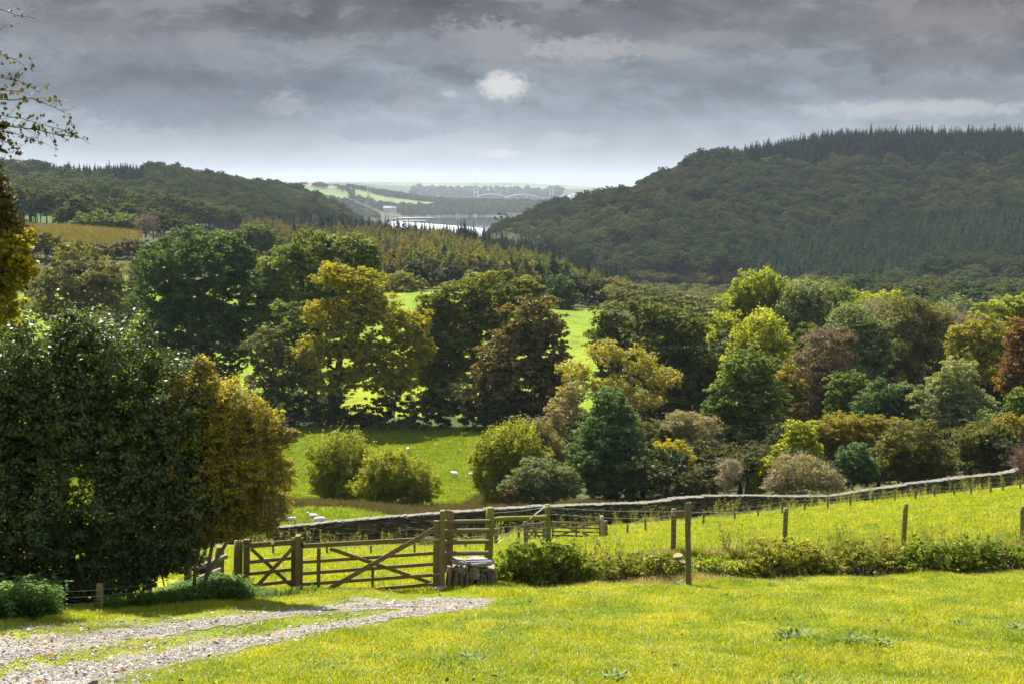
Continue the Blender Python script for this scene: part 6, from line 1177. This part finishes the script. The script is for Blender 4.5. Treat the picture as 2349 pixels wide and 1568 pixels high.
tree('bare_tree', 'bare pale twiggy tree at the right end of the left cornfield', 'tree', 490, 335, [(336, 515, 28, 24)], M['tan'], M['twig'], leaf=.4, dens=.08, tw=24, twr=.06, tlen=1.8, R0=.25, fork=.3, seed=210)
# standing maize
M['maize'] = L('maize_leaves', (.09, .085, .03), (.15, .125, .05), (.23, .19, .085), .35)
MZ = [blade_tuft('maize_plant', 14, .5, 2.2, .12, rg, .35, M['maize']) for i in range(3)]
for (x0, x1, Y0, Y1, lb) in ((62, 318, 408, 473, 'ripe yellow maize standing in the sloping field at left'), (855, 1066, 388, 418, 'strip of ripe maize behind the top hedge')):
    X, Y, Z, x, y = grid_pts(ax(x0), ax(x1), Y0, Y1, 1.05); X = X + rw.normal(size=len(X)) * .8; Y = Y + rw.normal(size=len(X)) * .8; Z = ground(X, Y); n = len(X); gn_scatter('maize', np.stack([X, Y, Z], 1), np.stack([np.zeros(n), np.zeros(n), rw.uniform(0, 6.3, n)], 1), rw.uniform(.8, 1.15, (n, 1)) * np.ones((1, 3)), rw.integers(0, 3, n), MZ, lb, 'maize')
# ---------------------------------------------------------------- the bridges, house, pylon and town
s = NT('bridge_steel'); M['steel'] = s.out(s.pr((.2, .21, .21), .7)); s = NT('bridge_concrete'); M['conc'] = s.out(s.pr((.46, .45, .42), .9)); s = NT('pale_tube'); M['tube'] = s.out(s.pr((.42, .43, .43), .6)); s = NT('deck_grey'); M['deck'] = s.out(s.pr((.16, .17, .18), .8))
s = NT('render_white'); M['white'] = s.out(s.pr((.5, .48, .44), .9)); s = NT('slate_roof'); M['roof'] = s.out(s.pr((.14, .14, .15), .6)); s = NT('window_glass'); M['pane'] = s.out(s.pr((.03, .035, .04), .15)); s = NT('granite'); M['granite'] = s.out(s.pr((.36, .33, .29), .9))
YBR = 6900.; a0 = W(1092, 453, YBR); b0 = W(1265, 455.5, YBR)
t = thing('suspension_bridge', 'hazy suspension road bridge with two portal towers across the far estuary', 'bridge', (a0.x, YBR, a0.z))
for c, y0 in ((a0, 432), (b0, 435)):
    topz = W(1092 if c is a0 else 1265, y0, YBR).z; mb = MB()
    for dx in (-9, 9): mb.beam((c.x + dx, YBR, SEA), (c.x + dx * .85, YBR, topz), 7, 6, WH)
    for f in (.98, .55): z = c.z + (topz - c.z) * f; mb.box((c.x, YBR, z), (18, 5, 5))
    mb.box((c.x, YBR, c.z - 3), (20, 6, 5)); mb.build('tower', M['conc'], t)
x0 = W(1035, 452, YBR).x; x1 = W(1345, 458, YBR).x; d0 = Vector((x0, YBR, a0.z)); mb = MB(); mb.beam((x0, YBR, a0.z + .8), (x1, YBR, b0.z - 1.), 14, 4.5); mb.build('deck', M['deck'], t)
ta, tb_ = W(1092, 432.5, YBR), W(1265, 435.5, YBR)
for dy in (-6, 6):
    mb = MB(); pts = [Vector((x0, YBR + dy, a0.z + 2)), Vector((ta.x, YBR + dy, ta.z))]; n = 16
    for i in range(1, n + 1): f = i / n; p = ta.lerp(tb_, f); p.z -= 4 * f * (1 - f) * (ta.z - a0.z - 5); p.y += dy; pts.append(p)
    pts.append(Vector((x1, YBR + dy, b0.z + 2))); mb.tube(pts, .7, 5); mb.build('cable', M['steel'], t)
mb = MB(); xx = x0 + 30
while xx < x1 - 20: mb.beam((xx, YBR, SEA + 2), (xx, YBR, a0.z), 4, 4, WH); xx += 60 if abs(xx - a0.x) > 30 and abs(xx - b0.x) > 30 else 60
mb.build('piers', M['conc'], t)
YR = 6840.; r0 = W(1096, 452.5, YR); t = thing('railway_bridge', 'pale twin arched tube railway bridge in front of the far suspension bridge', 'bridge', (r0.x, YR, r0.z))
for (xa, xb, pk, yb_) in ((1096, 1161, 445.5, 451.5), (1161, 1238, 446.2, 453.)):
    for dy in (-3, 3):
        A_, B_ = W(xa, yb_, YR), W(xb, yb_ + .6, YR); pk_ = W((xa + xb) / 2, pk, YR); mb = MB(); n = 14; up = []
        for i in range(n + 1): f = i / n; p = A_.lerp(B_, f); p.z += (pk_.z - (A_.z + B_.z) / 2) * 4 * f * (1 - f); p.y += dy; up.append(p)
        mb.tube(up, 2., 7); mb.build('arch_tube', M['tube'], t)
        mb = MB()
        for i in range(1, n): q = up[i].copy(); q.z = A_.z - 4; mb.tube([up[i], q], .5, 4)
        mb.build('hangers', M['tube'], t)
mb = MB(); mb.beam(W(1080, 453.8, YR), W(1252, 455.6, YR), 8, 4); mb.build('deck', M['deck'], t); mb = MB()
for xq in (1096, 1161, 1238): p = W(xq, 453, YR); mb.box((p.x, YR, (p.z + SEA) / 2), (9, 9, p.z - SEA + 6))
mb.build('piers', M['granite'], t)
# vehicles on the deck
def lorry(lb, x, m, ln):
    p = W(x, 452.6, YBR - 4); tt = thing('lorry', lb, 'lorry', p); mb = MB(); mb.box(p + Vector((0, 0, 1.2)), (ln, 2.6, 3.2)); mb.build('trailer', m, tt); mb = MB(); mb.box(p + Vector((ln / 2 + 1.4, 0, .7)), (2.2, 2.5, 2.6)); mb.build('cab', M['white'], tt); mb = MB()
    for dx in (-ln * .35, ln * .2, ln / 2 + 1.4): mb.tube([p + Vector((dx, -1.3, -.9)), p + Vector((dx, 1.3, -.9))], .5, 8)
    mb.build('wheels', M['iron'], tt)
s = NT('red_paint'); M['red'] = s.out(s.pr((.5, .04, .03), .5))
lorry('tiny red lorry on the far bridge near the right tower', 1216, M['red'], 11); lorry('tiny white lorry following the red one on the far bridge', 1208, M['white'], 9)
# viaduct
YV = 4010.; p0 = W(1160, 489, YV); p1 = W(1225, 489, YV); t = thing('viaduct', 'low stone railway viaduct of round arches across the estuary arm', 'viaduct', p0); mb = MB(); n = 8; Lv = (p1.x - p0.x); mb.box(((p0.x + p1.x) / 2, YV, p0.z - 1), (Lv, 6, 2.6)); w_ = Lv / n
for i in range(n):
    cx = p0.x + w_ * (i + .5); zt = p0.z - 2.3; r_ = w_ * .4; k = 8; z0 = SEA - 1
    mb.box((cx - w_ / 2, YV, (zt + z0) / 2), (w_ * .2, 5.8, zt - z0))
    for q in range(k):
        t0, t1 = PI * q / k, PI * (q + 1) / k; xa, za = cx + math.cos(t0) * r_, zt - r_ - .5 + math.sin(t0) * r_; xb, zb = cx + math.cos(t1) * r_, zt - r_ - .5 + math.sin(t1) * r_
        mb.add([(xa, YV - 2.9, za), (xb, YV - 2.9, zb), (xb, YV - 2.9, zt), (xa, YV - 2.9, zt), (xa, YV + 2.9, za), (xb, YV + 2.9, zb), (xb, YV + 2.9, zt), (xa, YV + 2.9, zt)], MB.BF)
mb.build('arches', M['granite'], t)
# country house
YH = 3950.; hb = W(895, 487, YH); t = thing('country_house', 'large pale country house with grey roofs and chimneys on the far shore', 'house', hb)
def hbox(x0, x1, yt, yb_, roofh, seed):
    A_, B_ = W(x0, yb_, YH), W(x1, yt, YH); w = B_.x - A_.x; h = B_.z - A_.z; c = Vector(((A_.x + B_.x) / 2, YH, (A_.z + B_.z) / 2 - 2)); mb = MB(); mb.box(c, (w, 14, h + 4)); mb.build('wall', M['white'], t); mb = MB(); z = B_.z
    mb.add([(A_.x - .5, YH - 7.6, z), (B_.x + .5, YH - 7.6, z), (B_.x + .5, YH + 7.6, z), (A_.x - .5, YH + 7.6, z), (A_.x - .5, YH, z + roofh), (B_.x + .5, YH, z + roofh)], [(0, 1, 5, 4), (2, 3, 4, 5), (0, 4, 3), (1, 2, 5), (3, 2, 1, 0)]); rf = mb.build('roof', M['roof'], t)
    mb = MB(); 
    for f in (.15, .5, .85): mb.box((A_.x + w * f, YH, z + roofh + 1), (1.6, 1.6, 4))
    o = mb.build('chimney', M['granite'], t); o.parent = rf
    for i in range(int(w / 4)):
        for r_ in range(2): mb = MB(); mb.box((A_.x + 2 + 4 * i, YH - 7.05, A_.z + h * (.3 + .42 * r_)), (1.4, .2, 2.4)); mb.build('window', M['pane'], t)
hbox(880, 899, 477, 487, 5, 0); hbox(899.3, 909, 476.2, 487, 1.5, 1)
# pylon
YP = 3300.; pb = W(846, 492, YP); ptp = W(846, 427, YP); t = thing('pylon', 'tall lattice pylon with antenna panels standing before the far green field', 'pylon', pb); mb = MB(); Hh = ptp.z - pb.z; n = 12
def pw(f): return 6.5 * (1 - f) ** 1.3 + 1.6
for sx in (-1, 1):
    for sy in (-1, 1): mb.tube([(pb.x + sx * pw(i / n), YP + sy * pw(i / n), pb.z + Hh * i / n) for i in range(n + 1)], .22, 4)
for i in range(n):
    f0, f1 = i / n, (i + 1) / n
    for sy in (-1, 1):
        for s_ in (-1, 1): mb.tube([(pb.x + s_ * pw(f0), YP + sy * pw(f0), pb.z + Hh * f0), (pb.x - s_ * pw(f1), YP + sy * pw(f1), pb.z + Hh * f1)], .13, 3)
mb.build('lattice', M['steel'], t)
for f in (.66, .8, .94):
    mb = MB(); 
    for sx in (-1, 1): mb.box((pb.x + sx * 2.6, YP - 2.2, pb.z + Hh * f), (2., .5, 6))
    mb.build('antenna', M['white'], t)
# far town
hm = MB(); hm.box((0, 0, 3), (9, 8, 6)); hm.add([(-4.8, -4.4, 6), (4.8, -4.4, 6), (4.8, 4.4, 6), (-4.8, 4.4, 6), (-4.8, 0, 9.5), (4.8, 0, 9.5)], [(0, 1, 5, 4), (2, 3, 4, 5), (0, 4, 3), (1, 2, 5), (3, 2, 1, 0)], 1)
hme = bpy.data.meshes.new('town_house'); hme.from_pydata(hm.v, [], hm.f); hme.polygons.foreach_set('material_index', np.array(hm.m, np.int32)); hme.materials.append(M['white']); hme.materials.append(M['roof']); hme.update()
rt = random.Random(9)
for i in range(70):
    x = rt.uniform(1300, 1415); y = rt.uniform(445.5, 455) + (1410 - x) * .006; p = W(x, y, 6600 + (455 - y) * 45); o = link('house', hme); o.location = p - Vector((0, 0, 2)); o.rotation_euler = (0, 0, rt.choice((0, .5, 1.57, -.4))); o.scale = (rt.uniform(1., 1.7), 1.2, rt.uniform(1., 1.4)); tag(o, 'small white house with grey roof in the hazy far town', 'house', 'houses of the far town')
mb = MB(); mb.add([tuple(W(x, y, Y)) for x, y, Y in ((1280, 460, 6450), (1440, 460, 6450), (1440, 443, 7250), (1290, 447, 7250))], [(0, 1, 2, 3)]); 
s = NT('town_slope'); M['town'] = s.out(s.pr(s.ramp(s.noise(s.n('NewGeometry').outputs['Position'], .02, 5), [(.4, (.04, .055, .025)), (.6, (.12, .13, .09))]), .95)); tag(mb.build('town_hillside', M['town']), 'green hillside the far white town stands on', 'hillside', kind='structure')
# ---------------------------------------------------------------- sky, sun, air
EL, AZ = R(54), R(-26)      # ahead of the camera and to the left
w = NT('World', True); SC.world = w.m
nodes = w.t
tc = w.n('TexCoord').outputs['Generated']; sp = w.n('SeparateXYZ'); nodes.links.new(tc, sp.inputs[0])
el = w.math('MULTIPLY', w.math('ARCSINE', sp.outputs[2]), 57.2958); az = w.math('MULTIPLY', w.math('ARCTAN2', sp.outputs[0], sp.outputs[1]), 57.2958)
sky = w.n('TexSky', sky_type='NISHITA', sun_disc=False, sun_elevation=EL, sun_rotation=AZ, altitude=80.)
cb = w.n('CombineXYZ', i_0=az, i_1=el, i_2=0.)
def nz(sx, sy, scale, det=6, rough=.58, off=0., dist=0.):
    m = w.n('Mapping', i_Scale=(sx, sy, 1), i_Location=(off, off * .7, off)); nodes.links.new(cb.outputs[0], m.inputs[0]); return w.noise(m.outputs[0], scale, det, rough, dist)
S255 = lambda r, g, b: tuple((((c / 255 + .055) / 1.055) ** 2.4 if c > 10 else c / 3294.6) * KSKY for c in (r, g, b))
KSKY = 2 ** -EXPO
elf = w.math('DIVIDE', w.math('ADD', el, 2.), 14., clamp=True)
e_ = lambda d: (d + 2.) / 14.
base = w.ramp(elf, [(0, S255(198, 203, 205)), (e_(.3), S255(196, 201, 204)), (e_(1.3), S255(180, 187, 192)), (e_(2.4), S255(156, 168, 177)), (e_(3.6), S255(134, 145, 155)), (e_(5), S255(117, 125, 134)), (e_(6.2), S255(112, 115, 122)), (e_(7.6), S255(104, 104, 109)), (e_(12), S255(128, 128, 134))])
n1 = nz(.18, .42, 1., 8, .64, 3., .5); n2 = nz(.07, .22, 1., 6, .6, 11., .6); n3 = nz(.5, 1., 1., 6, .62, 7.)
hi = w.math('MULTIPLY', w.ramp(elf, [(e_(1.6), 0), (e_(4), 1)]), 1.)
var = w.math('ADD', w.math('ADD', w.math('MULTIPLY', w.math('SUBTRACT', n1, .5), 1.0), w.math('MULTIPLY', w.math('SUBTRACT', n2, .5), 1.6)), w.math('MULTIPLY', w.math('SUBTRACT', n3, .5), .6))
amp = w.ramp(elf, [(e_(.4), .12), (e_(2), .45), (e_(4.5), 1.)])
gain = w.math('ADD', 1., w.math('MULTIPLY', var, w.math('MULTIPLY', amp, 1.5)))
gc = w.n('CombineColor', i_0=gain, i_1=gain, i_2=gain).outputs[0]
col = w.mix(1, base, gc, 'MULTIPLY')
bl = w.math('ADD', w.math('MULTIPLY', n1, .6), w.math('MULTIPLY', nz(.33, .8, 1., 8, .66, 21., .6), .4))
lit = w.ramp(bl, [(.5, 0), (.56, 1)], 'EASE'); drk = w.ramp(bl, [(.42, 1), (.48, 0)], 'EASE'); band = w.ramp(elf, [(e_(2.4), 0), (e_(4.2), 1)])
col = w.mix(w.math('MULTIPLY', w.math('MULTIPLY', lit, band), .38), col, S255(160, 161, 166)); col = w.mix(w.math('MULTIPLY', w.math('MULTIPLY', drk, band), .4), col, S255(88, 92, 99))
# warm tint to the right, bright band over the right hill
rt_ = w.math('MULTIPLY', w.ramp(w.math('DIVIDE', w.math('ADD', az, 20.), 40.), [(.7, 0), (1., .6)]), w.ramp(elf, [(e_(4.), 0), (e_(6.5), .5)]))
col = w.mix(rt_, col, S255(128, 118, 116))
def blob(col, x, y, rx, ry, c, k, soft=.5, rag=.9, nsc=1.):
    d = (W(x, y, 1.)).normalized(); a0 = math.degrees(math.atan2(d.x, d.y)); l0 = math.degrees(math.asin(d.z)); sx = rx / F * 57.3; sy = ry / F * 57.3
    u = w.math('DIVIDE', w.math('SUBTRACT', az, a0), sx); v = w.math('DIVIDE', w.math('SUBTRACT', el, l0), sy)
    r2 = w.math('SQRT', w.math('ADD', w.math('MULTIPLY', u, u), w.math('MULTIPLY', v, v)))
    nn = nz(1.3 * nsc, 1.9 * nsc, 1., 8, .66, x * .013, .5)
    f = w.math('ADD', w.math('SUBTRACT', 1., r2), w.math('MULTIPLY', w.math('SUBTRACT', nn, .5), rag * 2))
    m = w.ramp(f, [(max(0, .3 - soft * .5), 0), (.3 + soft * .5, 1)], 'EASE')
    return w.mix(w.math('MULTIPLY', m, k), col, S255(*c))
col = blob(col, 300, 190, 420, 120, (104, 108, 118), .55, .9); col = blob(col, 760, 200, 330, 60, (112, 121, 133), .6, .9)
col = blob(col, 420, 110, 300, 60, (140, 142, 150), .5, .8); col = blob(col, 200, 60, 260, 60, (106, 106, 113), .5, .8)
col = blob(col, 1380, 50, 200, 40, (112, 113, 122), .75, .8); col = blob(col, 1900, 60, 340, 28, (110, 109, 116), .6, .8)
col = blob(col, 1130, 95, 130, 64, (152, 154, 160), .85, .8, 1.2, 1.5); col = blob(col, 1050, 105, 230, 45, (142, 145, 154), .6, .6)
col = blob(col, 1340, 113, 185, 36, (168, 168, 170), .9, .75, 1.2, 1.6); col = blob(col, 1530, 118, 85, 24, (158, 158, 161), .8, .7, 1.1, 1.6); col = blob(col, 1650, 90, 170, 26, (144, 141, 144), .7, .6)
col = blob(col, 2200, 40, 260, 40, (146, 138, 136), .55, .8); col = blob(col, 2150, 130, 260, 50, (112, 110, 115), .6, .8); col = blob(col, 1600, 175, 420, 30, (124, 131, 142), .6, .8)
col = blob(col, 2100, 250, 340, 26, (190, 194, 196), .75, .8); col = blob(col, 2150, 205, 300, 22, (136, 137, 142), .7, .8)
col = blob(col, 1157, 206, 88, 36, (190, 193, 196), .75, .9, .8, 2.2); col = blob(col, 1152, 194, 66, 40, (216, 215, 214), .95, .8, .62, 2.2); col = blob(col, 1032, 216, 30, 10, (176, 182, 188), .9, .4, .8, 1.5)
col = blob(col, 655, 242, 72, 40, (160, 166, 174), .9, .8, 1.1, 1.6); col = blob(col, 930, 245, 50, 26, (158, 163, 171), .45, .6)
col = blob(col, 870, 302, 190, 30, (150, 162, 173), .85, .4, .7, 1.3); col = blob(col, 1030, 290, 42, 24, (152, 165, 176), .8, .4, .7, 1.5); col = blob(col, 1165, 296, 40, 12, (160, 172, 182), .85, .5, .8, 1.5)
col = blob(col, 1300, 325, 120, 24, (190, 197, 201), .6, .7); col = blob(col, 2075, 264, 55, 14, (166, 170, 173), .85, .5, .8, 1.5); col = blob(col, 1150, 352, 60, 12, (216, 217, 216), .7, .6); col = blob(col, 400, 250, 300, 60, (130, 138, 149), .6, .8)
# the rest of the sky: broken cloud with blue gaps overhead and behind
zen = w.ramp(w.math('DIVIDE', el, 90., clamp=True), [(.1, S255(150, 150, 156)), (.3, S255(*SKYHI)), (1, S255(*SKYHI))])
big = w.ramp(nz(.02, .035, 1., 5, .6, 5.), [(.4, .25), (.6, .8)])
up = w.ramp(w.math('DIVIDE', el, 90., clamp=True), [(.1, 0), (.22, 1)])
skym = w.n('Mix', data_type='RGBA', blend_type='MULTIPLY', i_0=1.); nodes.links.new(sky.outputs[0], skym.inputs[6]); skym.inputs[7].default_value = (.1, .1, .1, 1)
hicol = w.mix(big, skym.outputs[2], zen)
col = w.mix(up, col, hicol)
bk_ = w.ramp(w.math('MULTIPLY', w.math('ABSOLUTE', az), 1 / 180.), [(.25, 0), (.45, 1)]); col = w.mix(bk_, col, hicol)
bg = w.n('Background', i_Strength=1.); nodes.links.new(col, bg.inputs[0]); wo = w.n('OutputWorld'); nodes.links.new(bg.outputs[0], wo.inputs[0])
sun = bpy.data.lights.new('sun', 'SUN'); sun.energy = SUNE; sun.angle = R(.5); sun.color = (1., .95, .86); so = bpy.data.objects.new('sun', sun); C.objects.link(so)
sd = Vector((math.sin(AZ) * math.cos(EL), math.cos(AZ) * math.cos(EL), math.sin(EL))); so.rotation_euler = (-sd).to_track_quat('-Z', 'Y').to_euler(); so.location = (0, 0, 300)
# haze
if HAZE:
    mb = MB(); mb.box((0, 7200, 25), (48000, 14800, 240)); o = mb.build('haze', None.__class__ and NT('haze').m); m = o.data.materials[0]; nt = m.node_tree
    v = nt.nodes.new('ShaderNodeVolumePrincipled'); v.inputs['Color'].default_value = (.72, .83, 1., 1); v.inputs['Density'].default_value = HAZE; v.inputs['Anisotropy'].default_value = .2
    om = nt.nodes.new('ShaderNodeOutputMaterial'); nt.links.new(v.outputs[0], om.inputs['Volume']); tag(o, 'pale blue haze filling the valley air', 'haze', kind='stuff')
# unseen clouds added above the frame to shade the two wooded hills
s = NT('cloud_vapour'); tr = s.n('BsdfTranslucent', i_Color=(.8, .8, .82, 1)); df = s.n('BsdfDiffuse', i_Color=(.8, .8, .82, 1)); mx = s.n('MixShader', i_0=.8); s.t.links.new(df.outputs[0], mx.inputs[1]); s.t.links.new(tr.outputs[0], mx.inputs[2]); tp = s.n('BsdfTransparent'); m2 = s.n('MixShader', i_0=.74); s.t.links.new(mx.outputs[0], m2.inputs[1]); s.t.links.new(tp.outputs[0], m2.inputs[2]); M['cloud'] = s.out(m2.outputs[0])
def cloud(label, sx0, sx1, sy0, sy1, h, seed, n):
    rc = random.Random(seed); k = 1 / math.tan(EL); mb = MB(); ctr = Vector(((sx0 + sx1) / 2 + math.sin(AZ) * k * h, (sy0 + sy1) / 2 + math.cos(AZ) * k * h, h))
    for i in range(n):
        gx, gy = rc.uniform(sx0, sx1), rc.uniform(sy0, sy1); r_ = rc.uniform(.13, .2) * min(sx1 - sx0, sy1 - sy0)
        mb.blob((gx + math.sin(AZ) * k * h, gy + math.cos(AZ) * k * h, h + rc.uniform(-20, 30)), (r_, r_, r_ * .35), 14, 8, .05, rc)
    o = mb.build('cloud', M['cloud'], None, True, loc=ctr); rm = o.modifiers.new('merge', 'REMESH'); rm.mode = 'VOXEL'; rm.voxel_size = 14; rm.use_smooth_shade = True; tag(o, label, 'cloud', kind='stuff')
cloud('unseen cloud bank added to shade the right hand hill', 60, 900, 1000, 1900, 760, 1, 60)
cloud('unseen cloud bank added to shade the left hand hill', -560, -130, 950, 2500, 820, 2, 55)
cy = SC.cycles; cy.denoising_prefilter = 'ACCURATE'; cy.denoising_input_passes = 'RGB_ALBEDO_NORMAL'; cy.max_bounces = 5; cy.diffuse_bounces = 3; cy.glossy_bounces = 2; cy.transmission_bounces = 3; cy.volume_bounces = 0; cy.transparent_max_bounces = 8; cy.caustics_reflective = False; cy.caustics_refractive = False; cy.sample_clamp_indirect = 4.
vs = SC.view_settings; vs.view_transform = 'Standard'; vs.look = 'None'; vs.exposure = EXPO; vs.gamma = 1.; vs.use_curve_mapping = False
